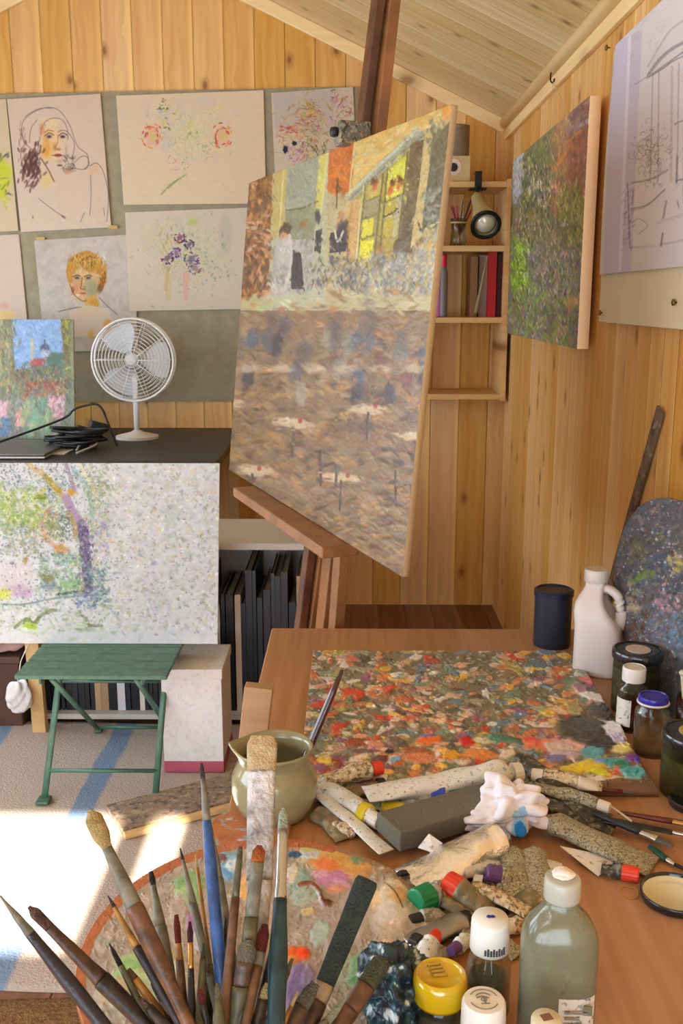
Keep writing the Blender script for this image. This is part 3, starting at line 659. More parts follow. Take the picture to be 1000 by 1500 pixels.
p.poly(Q([(760, 220), (820, 190), (770, 700), (700, 740)]), (104, 86, 56)); p.scatter(*q(735, 240), *q(800, 700), 90, 16, 5, [(110, 92, 60), (86, 74, 52), (130, 110, 70)], (1.3, 1.8), .7, hh=1)
p.poly(Q([(830, 180), (860, 170), (800, 640), (760, 680)]), (190, 170, 110))
p.poly(Q([(860, 190), (960, 90), (900, 560), (810, 600)]), (96, 90, 66)); p.scatter(*q(850, 130), *q(930, 560), 170, 16, 7, [(100, 94, 70), (84, 84, 64), (120, 112, 84), (110, 96, 60)], (.9, 2.2), .75, hh=1)
p.scatter(*q(820, 420), *q(890, 560), 60, 12, 6, [(130, 134, 116), (150, 150, 130), (110, 112, 92)], (0, 3), .8, hh=1)
p.poly(Q([(560, 400), (640, 350), (600, 720), (530, 720)]), (150, 140, 80)); p.poly(Q([(665, 330), (750, 260), (735, 430), (650, 470)]), (196, 196, 60)); p.poly(Q([(570, 400), (635, 365), (625, 445), (565, 470)]), (180, 164, 80))
p.scatter(*q(660, 290), *q(745, 460), 60, 9, 4, [(206, 206, 70), (180, 190, 60), (214, 210, 120)], (0, 3), .8, hh=1)
for x, y, c in ((675, 420, (206, 84, 30)), (712, 400, (206, 90, 30)), (606, 400, (190, 90, 50)), (718, 375, (90, 40, 20)), (684, 385, (90, 50, 20)), (600, 380, (90, 60, 40))): p.blob(*q(x, y), 5, 9, c, .2, .95, .5, .3, 1)
p.poly(Q([(560, 480), (620, 450), (610, 530), (555, 545)]), (150, 140, 104)); p.poly(Q([(550, 555), (600, 540), (590, 620), (545, 640)]), (206, 196, 60)); p.poly(Q([(540, 650), (600, 630), (585, 720), (530, 730)]), (212, 202, 30)); p.scatter(*q(540, 640), *q(595, 720), 30, 9, 4, [(214, 206, 50), (196, 190, 30)], (0, 3), .9, hh=1)
p.poly(Q([(640, 500), (700, 470), (690, 620), (635, 640)]), (180, 160, 60)); p.poly(Q([(700, 450), (735, 430), (700, 620), (680, 640)]), (176, 168, 130))
for L_ in ([(640, 350), (600, 720)], [(660, 330), (625, 700)], [(560, 400), (525, 740)], [(750, 250), (700, 720)], [(565, 470), (625, 445)], [(550, 550), (610, 530)], [(545, 640), (600, 620)], [(640, 550), (710, 520)], [(640, 480), (735, 435)], [(210, 510), (280, 500), (350, 470)]): p.line(Q(L_), 2.6, (96, 88, 50), .75, 0, 1)
for L_ in ([(555, 400), (515, 740)], [(515, 200), (490, 440)], [(395, 240), (365, 520)], [(200, 320), (180, 600)], [(640, 545), (680, 530), (700, 510)], [(800, 600), (890, 560)]): p.line(Q(L_), 2.6, (206, 196, 130), .85, 0, 1)
p.line(Q([(640, 540), (655, 535), (670, 525), (690, 520), (700, 500)]), 1.6, (60, 56, 50), .8, 1); p.line(Q([(795, 565), (810, 600), (830, 580), (850, 590), (880, 570)]), 2, (60, 60, 50), .8, 1)
p.poly(Q([(480, 480), (540, 450), (520, 720), (470, 720)]), (196, 160, 100)); p.line(Q([(500, 480), (480, 700)]), 3, (176, 120, 60), .7); p.line(Q([(540, 460), (525, 720)]), 2.5, (206, 200, 150), .8)
# figures
p.poly(Q([(160, 650), (240, 640), (330, 640), (320, 860), (140, 900)]), (166, 160, 148)); p.scatter(*q(150, 640), *q(340, 860), 170, 12, 5, [(176, 172, 160), (150, 146, 130), (190, 180, 160), (120, 124, 110), (130, 140, 140)], (.8, 2.3), .75, hh=1)
def person_blob(x, y, s, hair, face, coat):
    p.blob(*q(x, y), 9*s, 12*s, hair, .2, 1, .3, .2, 1); p.blob(*q(x-4, y+24*s), 7*s, 8*s, face, 0, .95, .4, .2, 1); p.blob(*q(x+6, y+90*s), 15*s, 26*s, coat, .1, .9, .35, .3, 1)
person_blob(205, 600, 1.1, (84, 64, 44), (196, 150, 110), (180, 176, 166)); p.poly(Q([(235, 680), (275, 700), (290, 860), (230, 860)]), (58, 50, 50)); p.line(Q([(225, 620), (235, 720), (205, 860)]), 4, (190, 186, 176), .9, 0, 1)
p.blob(*q(285, 570), 6, 7, (130, 96, 40), 0, .9); p.blob(*q(350, 540), 5, 12, (60, 54, 50), 0, .9, .4, .2, 1); p.poly(Q([(340, 600), (370, 590), (362, 700), (335, 690)]), (60, 56, 56))
person_blob(450, 540, .8, (166, 130, 80), (196, 150, 110), (50, 46, 50)); p.poly(Q([(405, 610), (480, 590), (475, 690), (400, 700)]), (48, 44, 50)); p.line(Q([(425, 600), (440, 650), (465, 600)]), 3, (206, 200, 180), .9)
p.line(Q([(440, 370), (432, 500)]), 2, (60, 50, 30), .8); p.blob(*q(440, 410), 5, 4, (80, 64, 30), 0, .8)
person_blob(705, 670, .9, (96, 84, 60), (110, 96, 70), (120, 120, 110)); person_blob(815, 650, .7, (130, 104, 60), (190, 160, 110), (150, 150, 150)); person_blob(625, 680, .7, (150, 110, 50), (196, 150, 60), (110, 104, 80))
p.scatter(*q(330, 720), *q(560, 860), 230, 13, 4.5, [(60, 60, 66), (110, 104, 90), (160, 150, 130), (140, 110, 60), (90, 96, 100), (180, 176, 160)], (.7, 2.4), .8, hh=1)
p.scatter(*q(560, 700), *q(880, 870), 330, 14, 4.5, [(130, 134, 140), (96, 104, 116), (160, 156, 140), (176, 150, 90), (110, 120, 110), (190, 180, 160)], (.7, 2.4), .8, hh=1)
p.scatter(*q(820, 600), *q(900, 760), 60, 14, 6, [(206, 180, 110), (190, 160, 80), (150, 150, 150)], (1, 2.2), .8, hh=1)
# the lower half, brown street and café tables
p.poly([(240, 455), (690, 455), (690, 900), (240, 900)], (132, 104, 72))
p.scatter(270, 470, 660, 900, 1500, 26, 9, [(140, 106, 68), (110, 82, 54), (158, 122, 76), (120, 98, 74), (92, 70, 52), (150, 126, 92), (176, 128, 70)], (-.5, .9), .85, hh=1)
for k in range(26):
    x, y = p.r.uniform(270, 640), p.r.uniform(430, 560); person_c = [(60, 50, 50), (90, 84, 90), (150, 140, 120), (110, 60, 40), (70, 80, 96)][k % 5]
    p.blob(x, y, 5, 6, (150, 110, 76), 0, .9, .4, .2, 1); p.blob(x+2, y+24, 11, 20, person_c, .1, .85, .4, .3, 1)
for x, y in ((330, 590), (430, 620), (540, 600), (610, 640), (370, 690), (500, 700)): p.blob(x, y, 34, 9, (196, 172, 136), .1, .9, .3, .2, 1); p.line([(x, y+5), (x-2, y+46)], 4, (80, 60, 46), .9, 0, 1); p.blob(x-8, y-5, 4, 6, (206, 190, 160), 0, .9, .4, 0, 1); p.blob(x+10, y-4, 4, 5, (150, 60, 40), 0, .9, .4, 0, 1)
for x, y in ((300, 640), (470, 660), (580, 690), (330, 760), (440, 780)): p.line([(x, y), (x, y+50)], 4, (74, 54, 42), .9, 0, 1); p.line([(x, y+24), (x+22, y+20), (x+22, y+56)], 4, (84, 60, 44), .9, 0, 1)
for x in range(300, 640, 48): p.blob(x, 470+(x % 5)*12, 14, 30, (96, 84, 76), .1, .7, .5, .3, 1); p.blob(x+18, 540, 22, 8, (190, 170, 140), 0, .7, .5, .2, 1)
p.dabble(350, 150, 680, 430, 3000, 9, 3.2, (.9, 2.1), 2.2, 13, .8)
for L_ in ([(555, 400), (515, 740)], [(395, 240), (365, 520)], [(640, 350), (600, 720)], [(660, 330), (625, 700)], [(750, 250), (700, 720)]): p.line(Q(L_), 1.6, (206, 196, 130) if L_[0][0] in (555, 395) else (90, 80, 46), .6, .6)
p.dabble(270, 430, 660, 860, 2600, 17, 6, (-.4, .9), 4, 12, .8)
p.mottle(3, 3); p.mottle(4, 25)
P = quad(TL_, TR_, BR_, BL_, 420, 420)
tc_ = painted('canvas_painting', P, p, m_oil, .015, (206, 176, 130), g=.80, relief=.0012, nrm=np.array(cn))
tag(tc_, 'large oil townscape of shopfronts and figures in ochre and orange, clamped on the easel', 'painting')
print('p3 done')
# ------------------------------------------------------------------ easel
m_mahog = plain('dark_mahogany_wood', (104, 62, 38), .4, var=.3, vscale=14, bump=.1)
m_oak = plain('brown_beech_wood', (150, 100, 58), .4, var=.2, vscale=12, bump=.1)
m_grime = speckled('paint_smeared_grey_block', (92, 92, 80), [(130, 130, 120), (50, 50, 44), (150, 130, 90)], 60)
m_pinewood = plain('plain_pine', (216, 176, 116), .5, var=.12, vscale=9, bump=.1)
mid = (TL_+TR_)/2
easel = thing('easel', 'tall wooden studio easel holding the townscape canvas, its mast rising past the roof slope', 'easel', (-.26, 3.05, 0))
EL = lambda vf: loc_of(easel, vf)
# mast: two bars on the rays seen at the top, leaning with the canvas
def behind(px, py, off):    # point on the ray, behind the canvas plane by off
    return on_p(px, py, TR_-cn*off, cn)
mt0, mt1 = behind(552, 190, .09), behind(575, -25, .09)
dv = (mt1-mt0).normalized(); foot = mt0-dv*((mt0.z-.06)/dv.z)
mesh('mast', EL(bar(foot, mt1, .062, .03, n0, .003)), m_oak, easel)
nt0, nt1 = behind(529, 200, .055), behind(557, -25, .055)
dv2 = (nt1-nt0).normalized(); foot2 = nt0-dv2*((nt0.z-.5)/dv2.z)
mesh('sliding_post', EL(bar(foot2, nt1, .042, .025, n0, .003)), m_mahog, easel)
# lower frame
for sgn in (-1, 1):
    f0 = foot+hv*sgn*.15; f0.z = .05; mesh('upright', EL(bar(f0, foot+dv*1.15+hv*sgn*.045, .05, .03, n0, .003)), m_oak, easel)
    a = foot+hv*sgn*.15+n0*.10; b = foot+hv*sgn*.15-n0*.30; a.z = b.z = .05; fo = mesh('foot', EL(bar(a, b, .05, .07, bev=.006)), m_oak, easel)
a = foot+hv*.17; b = foot-hv*.17; a.z = b.z = .12; mesh('crossbar', EL(bar(a, b, .03, .06)), m_oak, easel)
ec = (BL_+BR_)/2; mesh('tray', EL(bar(ec-hv*.42+down*.017+n0*.02, ec+hv*.42+down*.017+n0*.02, .10, .03, bev=.004)), m_oak, easel)
mesh('tray_bracket', EL(bar(ec+down*.05-n0*.0, ec+down*.05-n0*.16+Vector((0, 0, .0)), .08, .05, bev=.004)), m_oak, easel)
# clamp over the top edge
tp = TR_+hv*W_*.0; k = on_p(510, 208, TR_, cn); tt = (k-TR_).dot(hv); k = TR_+hv*tt
c0 = box(-.020, .020, -.03, .055, -.005, .055, .004)
Mx = Matrix((hv, -n0, Vector((0, 0, 1)))).transposed().to_4x4(); Mx.translation = k
cl = mesh('clamp', EL(xf(c0, Mx)), m_grime, easel); cl['label'] = 'grey paint-smeared clamp block'
Mk = Mx.copy(); mesh('clamp_knob', EL(xf(mv(lathe([(.0, 0), (.011, 0), (.013, .008), (.011, .016), (0, .017)], 20), rx=R(90), y=-.03, z=.028), Mk)), m_black, cl, smooth=True)
# ------------------------------------------------------------------ corner shelves at the right end of the back wall
m_shelf = pine('pine_shelf_board', 'Z', 'X', 5., (220, 184, 124), (204, 158, 94), groove=False, kx=.7)
SY0, SY1 = 4.70, YB
sz = [on_y(700, 270, SY0).z, on_y(700, 364, SY0).z]; sz.append(sz[1]-(sz[0]-sz[1])*1.15); sz.append(sz[2]-.36)
sx0 = .18; shelf = thing('wall_shelf', 'open pine shelf unit in the far right corner of the back wall', 'shelf', ((sx0+XW)/2, SY1-.1, sz[3]))
SL = lambda vf: loc_of(shelf, vf)
pxs = on_y(745.5, 300, SY0); side_x = pxs.x
mesh('side_panel', SL(box(side_x-.012, side_x+.014, SY0, SY1-.002, sz[3]-.02, on_y(745, 262, SY0).z, .002)), m_shelf, shelf)
mesh('side_panel', SL(box(sx0, sx0+.022, SY0, SY1-.002, sz[3]-.02, sz[0]+.012, .002)), m_shelf, shelf)
for i, z in enumerate(sz): mesh('shelf_board', SL(box(sx0+.022, side_x-.012, SY0, SY1-.002, z-.013, z+.013, .002)), m_shelf, shelf)
# stacked cartons on the top shelf
def onshelf(px, py, i, dy=.1): q_ = on_y(px, py, SY0+dy); return q_
m_card = plain('grey_brown_card', (128, 112, 84), .6, var=.1, vscale=20); m_cream = plain('cream_card', (206, 184, 136), .6, var=.05)
y0 = SY0+.06; za = sz[0]+.0135; xa, xb = on_y(655, 240, y0).x, on_y(689, 240, y0).x; zm = on_y(670, 228, y0).z; zt_ = on_y(670, 181, y0).z
c1 = thing('carton', 'cream carton with a round black hole in its white label, on the top shelf', 'box', ((xa+xb)/2, y0+.07, za))
mesh('carton_body', loc_of(c1, box(xa, xb, y0, y0+.14, za, zm, .003)), m_cream, c1)
lab = on_y(664, 245, y0); mesh('label', loc_of(c1, mv(lathe([(0, 0), (.036, 0), (.036, .002), (0, .002)], 32), x=lab.x, y=y0, z=lab.z, rx=R(90))), plain('white_label', (214, 206, 190), .6), c1)
mesh('hole_disc', loc_of(c1, mv(lathe([(0, 0), (.019, 0), (.019, .004), (0, .004)], 24), x=lab.x, y=y0-.001, z=lab.z, rx=R(90))), m_black, c1)
c2 = thing('canister', 'grey-brown lidded canister standing on top of the cream carton', 'canister', ((xa+xb)/2, y0+.07, zm))
rr = (xb-xa)/2; hh = zt_-zm
mesh('canister_body', lathe([(0, 0), (rr*.97, 0), (rr, .004), (rr, hh*.93), (rr*.98, hh*.95)], 40), m_card, c2, angle=40)
mesh('lid', lathe([(rr*.985, hh*.90), (rr*1.02, hh*.90), (rr*1.02, hh), (rr*.9, hh+.003), (0, hh+.003)], 40), plain('dull_tin_lid', (120, 110, 92), .4, .5), c2, angle=40)
# clamp lamp
m_lampg = plain('khaki_enamel', (176, 162, 116), .35); m_bulb = plain('silvered_bulb', (238, 232, 216), .25, .35)
lp = on_y(700, 268, SY0-.03); lamp = thing('clamp_lamp', 'small khaki spot lamp clipped to the edge of the top corner shelf', 'lamp', lp)
m_iron = plain('black_iron', (30, 28, 26), .4, .4)
mesh('clamp', cat(box(-.04, .04, -.01, .05, -.03, -.022, .002), box(-.016, .016, -.01, .0, -.03, .05, .003), box(-.016, .016, -.01, .05, .042, .05, .002)), m_iron, lamp)
mesh('wing_screw', cat(mv(lathe([(0, 0), (.008, 0), (.008, .05), (0, .05)], 16), x=0, y=.02, z=-.075), box(-.02, .02, .017, .023, -.08, -.068, .003)), m_iron, lamp)
hd0 = on_y(698, 288, SY0-.05)-lp; hd1 = on_y(711, 329, SY0-.27)-lp
mesh('arm', tube([(0, 0, -.01), (0, -.02, -.03), hd0], .006, 10), m_iron, lamp, smooth=True)
dd = (hd1-hd0); Ld = dd.length; s_, t_, d_ = frame_of(dd); Mh = Matrix((s_, t_, d_)).transposed().to_4x4(); Mh.translation = hd0
mesh('lamp_shade', xf(lathe([(0, -.01), (.018, -.008), (.026, .01), (.030, Ld*.35), (.036, Ld*.5), (.062, Ld*.95), (.064, Ld), (.060, Ld), (.034, Ld*.52), (.026, Ld*.4), (0, Ld*.38)], 40), Mh), m_lampg, lamp, smooth=True)
mesh('shade_rim', xf(lathe([(.053, Ld-.002), (.066, Ld-.004), (.068, Ld+.006), (.055, Ld+.010), (.050, Ld+.004)], 40, ring=True), Mh), m_iron, lamp, smooth=True)
mesh('bulb', xf(lathe([(0, Ld*.4), (.02, Ld*.42), (.046, Ld*.84), (.050, Ld*.93), (.034, Ld*1.01), (0, Ld*1.04)], 32), Mh), m_bulb, lamp, smooth=True)
# jar of pencils on the middle shelf
zj = sz[1]+.0135; jx = on_y(671, 345, SY0+.08); m_glassj = glass('clear_jar_glass', (232, 238, 228), .03)
jr = thing('pencil_jar', 'glass jar of red and dark pencils on the middle corner shelf', 'jar', (jx.x, SY0+.08, zj))
m_rubber = plain('tan_rubber', (176, 150, 96), .6)
mesh('jar_body', lathe([(0, 0), (.036, 0), (.040, .006), (.038, .04), (.033, .075), (.038, .12), (.040, .125), (.037, .125), (.031, .076), (.035, .04), (.036, .008), (0, .006)], 36), m_glassj, jr, smooth=True)
mesh('elastic_band', lathe([(.0385, .102), (.041, .102), (.041, .110), (.0385, .110)], 36, ring=True), m_rubber, jr)
pc = [(150, 36, 36), (170, 50, 46), (46, 42, 44), (200, 180, 150), (120, 60, 40), (60, 60, 70), (214, 170, 90), (150, 30, 50)]
for i in range(9):
    a = i*2.4; r0_ = .018; tip = Vector((.05*math.cos(a)+.01, .03*math.sin(a), .17+.02*((i*7) % 3)))
    bs = Vector((-r0_*math.cos(a)*.6, -r0_*math.sin(a)*.6, .01)); c = pc[i % len(pc)]
    pn = tube([bs, bs.lerp(tip, .88), bs.lerp(tip, .92), tip], [.0042, .0042, .0042, .0006], 6)
    o = mesh('pencil', (([Vector(v)+jr.location for v in pn[0]]), pn[1]), plain('pencil_lacquer', c, .35))
    tag(o, 'pencil standing in the glass jar on the middle corner shelf', 'pencil', 'pencils in the shelf jar')
# folders and things on the lower shelf
zl = sz[2]+.0135; m_red = plain('red_book_cloth', (176, 24, 30), .5); m_plum = plain('plum_cloth', (74, 24, 26), .6)
def book(px0, px1, pyt, y, m, label, name='book', catg='book', lean=0., dep=.17, grp='books and folders on the lower corner shelf'):
    q0, q1 = on_y(px0, pyt, y), on_y(px1, pyt, y); t = q1.x-q0.x; h_ = q0.z-zl
    b = thing(name, label, catg, (q0.x+t/2, y, zl), group=grp)
    V_, F_ = box(-t/2, t/2, 0, dep, 0, h_, .0015); mesh('cover', cat(box(-t/2, -t/2+.003, 0, dep, 0, h_), box(t/2-.003, t/2, 0, dep, 0, h_), box(-t/2, t/2, -.003, 0, 0, h_)), m, b)
    mesh('pages', box(-t/2+.0035, t/2-.0035, .001, dep-.004, .004, h_-.004), plain('page_block', (220, 208, 180), .8), b); return b
book(716, 728, 366, SY0+.04, m_red, 'bright red folder upright on the lower corner shelf', 'folder', 'folder')
book(729, 737, 372, SY0+.06, m_plum, 'dark plum book at the right end of the lower corner shelf')
book(702, 714, 374, SY0+.08, plain('worn_grey_cover', (150, 130, 120), .7), 'worn grey book left of the red folder')
book(690, 700, 376, SY0+.06, plain('brown_cover', (136, 96, 62), .7), 'brown book second to the left of the red folder')
ln = on_y(709, 380, SY0+.0); br_ = tube([(ln.x+.018, SY0+.02, zl+.28), (ln.x-.03, SY0+.02, zl+.02)], [.004, .009], 10)
o = mesh('feather', br_, plain('speckled_feather', (150, 136, 104), .8), smooth=True); tag(o, 'thin speckled brown stick leaning on the grey book of the lower corner shelf', 'stick'); o.name = 'stick'
for px, hgt, c, c2_, lb in ((650, 395, (200, 30, 60), (120, 116, 120), 'red-topped marker tube on the lower corner shelf'), (641, 405, (196, 90, 170), (196, 120, 180), 'pink bottle at the left of the lower corner shelf')):
    q_ = on_y(px, 372 if px == 650 else 392, SY0+.06); hb = q_.z-zl
    b = thing('bottle', lb, 'bottle', (q_.x, SY0+.06, zl)); rad = .02
    mesh('bottle_body', lathe([(0, 0), (rad, 0), (rad*1.05, .006), (rad*1.05, hb*.7), (rad*.6, hb*.8), (rad*.6, hb*.82)], 28), plain('bottle_plastic', c2_, .35), b, smooth=True)
    mesh('cap', lathe([(rad*.75, hb*.8), (rad*.75, hb*.98), (rad*.5, hb), (0, hb)], 28), plain('bottle_cap_plastic', c, .35), b, angle=40)
# ------------------------------------------------------------------ painting hung on the right wall
xh = XW-.055
def hx(px, py, x=None): return on_x(px, py, x or xh)
tr_, br2, tl_ = hx(864, 140), hx(853, 513), hx(751, 231)
tl_ = Vector((xh, tl_.y, (tl_.z+tr_.z)/2)); trn = Vector((xh, (tr_.y+br2.y)/2, tl_.z+.0)); 
print('hang', tr_, br2, tl_)
top_z = tr_.z; p = Paint(700, 100, 900, 560, (96, 98, 70), 2.5)
def q2(zx, zy): return (740+zx/3.66, 120+zy/3.66)
def Q2(L_): return [q2(*v) for v in L_]
p.poly(Q2([(30, 300), (470, 0), (470, 1500), (0, 1500)]), (98, 98, 76))
p.poly(Q2([(45, 400), (100, 370), (100, 520), (60, 650), (40, 660)]), (138, 144, 150)); p.scatter(*q2(45, 400), *q2(95, 600), 30, 12, 4, [(150, 156, 160), (128, 136, 146)], (1.2, 1.9), .7, hh=1)
p.scatter(*q2(90, 300), *q2(270, 720), 520, 10, 3, [(84, 100, 50), (110, 124, 50), (62, 72, 58), (140, 140, 70), (100, 110, 90), (50, 60, 56), (74, 84, 76)], (1., 2.1), .85, hh=1)
p.scatter(*q2(130, 500), *q2(260, 690), 130, 10, 2.2, [(176, 170, 160), (196, 190, 176), (90, 90, 100), (60, 64, 70), (130, 110, 90)], (1.3, 1.8), .8, hh=1)
p.poly(Q2([(250, 260), (340, 150), (340, 420), (300, 760), (240, 700)]), (140, 108, 78)); p.scatter(*q2(250, 250), *q2(330, 700), 160, 13, 3.2, [(156, 120, 90), (120, 90, 70), (170, 140, 100), (104, 80, 84), (90, 90, 60)], (1.2, 1.9), .8, hh=1)
p.poly(Q2([(340, 150), (460, 60), (450, 220), (345, 260)]), (100, 72, 72)); p.scatter(*q2(345, 110), *q2(455, 230), 60, 16, 5, [(112, 84, 84), (90, 64, 70), (122, 92, 80)], (-.8, 0), .8, hh=1)
p.line(Q2([(335, 265), (390, 235), (455, 205)]), 7, (128, 124, 136), .9, 0, 1)
p.poly(Q2([(330, 290), (455, 225), (445, 570), (360, 600), (330, 500)]), (112, 72, 64)); p.scatter(*q2(335, 270), *q2(450, 590), 200, 16, 5, [(124, 80, 64), (104, 66, 70), (140, 90, 62), (96, 60, 60), (130, 84, 84)], (1., 1.9), .8, hh=1)
p.line(Q2([(270, 460), (320, 390), (350, 340)]), 5, (176, 110, 50), .9, 0, 1); p.line(Q2([(330, 330), (380, 280), (420, 260)]), 4, (160, 100, 60), .8, 0, 1)
p.scatter(*q2(290, 560), *q2(445, 860), 420, 12, 3, [(104, 124, 50), (130, 144, 60), (84, 100, 60), (70, 84, 60), (150, 150, 96), (110, 100, 70)], (1., 2.), .8, hh=1)
p.scatter(*q2(45, 700), *q2(200, 860), 200, 11, 3.4, [(96, 92, 60), (84, 64, 46), (110, 110, 60), (130, 120, 90)], (.5, 2.4), .8, hh=1)
p.scatter(*q2(40, 850), *q2(130, 1120), 260, 12, 4, [(110, 150, 40), (140, 180, 50), (84, 120, 40), (160, 190, 80), (70, 96, 40)], (.4, 2.6), .85, hh=1)
p.scatter(*q2(120, 850), *q2(440, 1150), 700, 10, 3, [(96, 100, 90), (130, 120, 130), (150, 130, 150), (84, 90, 100), (100, 124, 90), (176, 150, 160), (70, 84, 90), (110, 120, 70), (160, 140, 110)], (.9, 2.2), .8, hh=1)
p.scatter(*q2(280, 930), *q2(430, 1480), 520, 11, 3.4, [(96, 120, 110), (110, 130, 160), (84, 100, 130), (90, 120, 80), (150, 130, 100), (70, 90, 80)], (1., 2.1), .8, hh=1)
p.scatter(*q2(40, 1100), *q2(350, 1500), 600, 13, 4.5, [(96, 130, 60), (120, 150, 70), (130, 120, 110), (100, 90, 130), (84, 104, 70), (140, 130, 90)], (.9, 2.2), .85, hh=1)
p.scatter(*q2(370, 1270), *q2(430, 1440), 90, 12, 4, [(96, 84, 130), (80, 110, 60), (60, 60, 80)], (1, 2), .85, hh=1)
p.blob(*q2(355, 1180), 12, 12, (176, 150, 96), al=.7); p.dabble(745, 135, 870, 520, 2600, 13, 3.4, (1.1, 2.0), 3.5, 15, .8); p.scatter(750, 240, 860, 510, 330, 8, 1.8, [(190, 186, 176), (200, 170, 190), (170, 190, 110), (206, 160, 150), (150, 170, 200), (40, 44, 44)], (1.2, 1.9), .7, hh=1); p.mottle(3, 3)
fr_y = tr_.y; Pq = quad((xh, tl_.y, top_z), (xh, fr_y, top_z), (xh, fr_y, br2.z), (xh, tl_.y, br2.z), 260, 420)
o = painted('hanging_canvas_painting', Pq, p, m_oil, .034, (206, 178, 140), g=1.8, relief=.0016, nrm=np.array((-1., 0, 0)))
tag(o, 'garden painting in greens and plum hanging by a cord on the right wall', 'painting')
# hook and cord
hk = on_x(812, 112, XW-.02)
hook = mesh('hook', tube(smooth_path([(XW-.001, hk.y, hk.z+.02), (XW-.03, hk.y, hk.z+.018), (XW-.034, hk.y, hk.z-.012), (XW-.026, hk.y-.004, hk.z-.022), (XW-.02, hk.y, hk.z-.008)], 6), .0028, 8), m_iron, smooth=True)
tag(hook, 'black iron hook on the picture rail above the hanging garden painting', 'hook')
c_a, c_b = on_x(811, 178, XW-.03), on_x(835, 162, XW-.03)
o = mesh('cord', tube([(XW-.03, c_a.y, top_z-.01), (XW-.026, hk.y, hk.z-.016), (XW-.03, c_b.y-.02, top_z-.01)], .0016, 6), plain('pale_string', (206, 186, 140), .8)); tag(o, 'pale string looped over the hook above the garden painting', 'cord')
# ------------------------------------------------------------------ the big drawing and the board behind it
xs = XW-.03; m_ply = plain('pale_board', (218, 206, 172), .7, var=.04, vscale=5)
B0, B1 = on_x(881, 405, XW-.006), on_x(881, 471, XW-.006)
ybk, zbk = B0.y, B1.z
o = mesh('hanging_drawing_board', box(XW-.022, XW-.003, 1.05, ybk-.06, zbk, zbk+.74, .002), m_ply); tag(o, 'pale drawing board on the right wall, its lower edge showing under the big sketch', 'board')
s_tl, s_bl = on_x(901, 66, xs), on_x(878, 402, xs)
p = Paint(800, -420, 1500, 480, (212, 206, 206), 1.6)
def q3(zx, zy): return (870+zx/3.06, zy/3.06)
def Q3(L_): return [q3(*v) for v in L_]
p.mottle(1.5, 30)
p.poly(Q3([(80, 200), (160, 160), (130, 1230), (40, 1230)]), (196, 186, 206), .8); p.poly(Q3([(165, 160), (215, 130), (165, 1220), (110, 1220)]), (190, 180, 202), .7); p.poly(Q3([(152, 170), (166, 160), (122, 1220), (108, 1220)]), (222, 216, 226), .8)  # lavender and pale bands: falling light painted into the paper colour
gk = (96, 92, 100)
def sk(L_, w_=.9, al=.7, rep=1):
    for _ in range(rep):
        o_ = p.r.randn(2)*3; p.line(Q3([(a+o_[0], b+o_[1]) for a, b in L_]), w_*.8, gk, al*.72)
sk([(240, 340), (300, 260), (400, 190), (700, 60)], 1.4, .8, 4); sk([(235, 350), (300, 310), (400, 250), (700, 150)], 1.2, .7, 3); sk([(240, 300), (330, 150), (400, 90), (600, -60)], .9, .6, 2); sk([(260, 330), (400, 230)], 2.4, .5, 2)
for x0_, x1_ in ((262, 250), (290, 285), (345, 340), (380, 372), (420, 410), (520, 505), (600, 590)): sk([(x0_, 330-(x0_-262)*.4), (x1_, 820)], .9, .65, 2)
sk([(165, 820), (260, 800), (330, 760)], 1.1, .7, 3); sk([(165, 940), (240, 920), (320, 850)], 1.1, .8, 3); sk([(150, 820), (160, 1110)], 1.1, .7, 3); sk([(175, 850), (170, 920)], 2.6, .6, 1)
for _ in range(60):
    x, y = p.r.normal(255, 34), p.r.normal(700, 60); a = p.r.uniform(0, 6.3); r_ = p.r.uniform(6, 22); sk([(x+r_*math.cos(a+t), y+r_*math.sin(a+t)) for t in (0, .8, 1.7, 2.6)], .8, .6)
p.scatter(*q3(210, 560), *q3(340, 830), 160, 7, 1, [gk, (120, 116, 120)], (1.9, 2.6), .45)
p.scatter(*q3(130, 840), *q3(175, 1110), 110, 8, .9, [gk], (1.9, 2.5), .5)
sk([(360, 560), (400, 540), (700, 440)], 1, .6, 3); sk([(370, 810), (400, 800), (700, 720)], 1.1, .7, 3); sk([(370, 690), (365, 820)], 1.3, .7, 3)
sk([(325, 900), (310, 980)], 1.6, .8, 2); sk([(305, 1040), (297, 1100)], 2, .85, 2); sk([(290, 1100), (400, 1080), (700, 1010)], .9, .6, 2); sk([(160, 1110), (280, 1105)], .8, .5, 2)
sk([(170, 1000), (200, 980), (240, 1010), (200, 1050)], .8, .5, 2); sk([(180, 380), (240, 340)], .9, .5, 3); sk([(280, 1000), (400, 960), (700, 880)], .8, .5, 2); sk([(375, 900), (380, 930)], 2.2, .8)
for k in range(9): sk([(400+k*60, 330-k*20), (396+k*60, 900-k*10)], .9, .5, 2)
for k in range(70):
    x, y = p.r.uniform(360, 900), p.r.uniform(0, 900); sk([(x, y), (x+p.r.uniform(-40, 60), y-p.r.uniform(-20, 60))], .8, .4)
for k in range(60):
    x, y = p.r.uniform(-40, 300), p.r.uniform(40, 300)
    if x > 130: sk([(x, y), (x+p.r.uniform(0, 50), y-p.r.uniform(0, 50))], .7, .3)
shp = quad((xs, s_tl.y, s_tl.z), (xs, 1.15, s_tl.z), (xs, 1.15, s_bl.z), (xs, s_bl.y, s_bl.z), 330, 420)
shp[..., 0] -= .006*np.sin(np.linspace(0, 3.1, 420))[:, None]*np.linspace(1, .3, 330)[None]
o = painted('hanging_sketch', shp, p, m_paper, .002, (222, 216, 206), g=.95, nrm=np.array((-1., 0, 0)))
tag(o, 'very large pencil sketch of a porch on white paper pinned to the right wall', 'drawing')
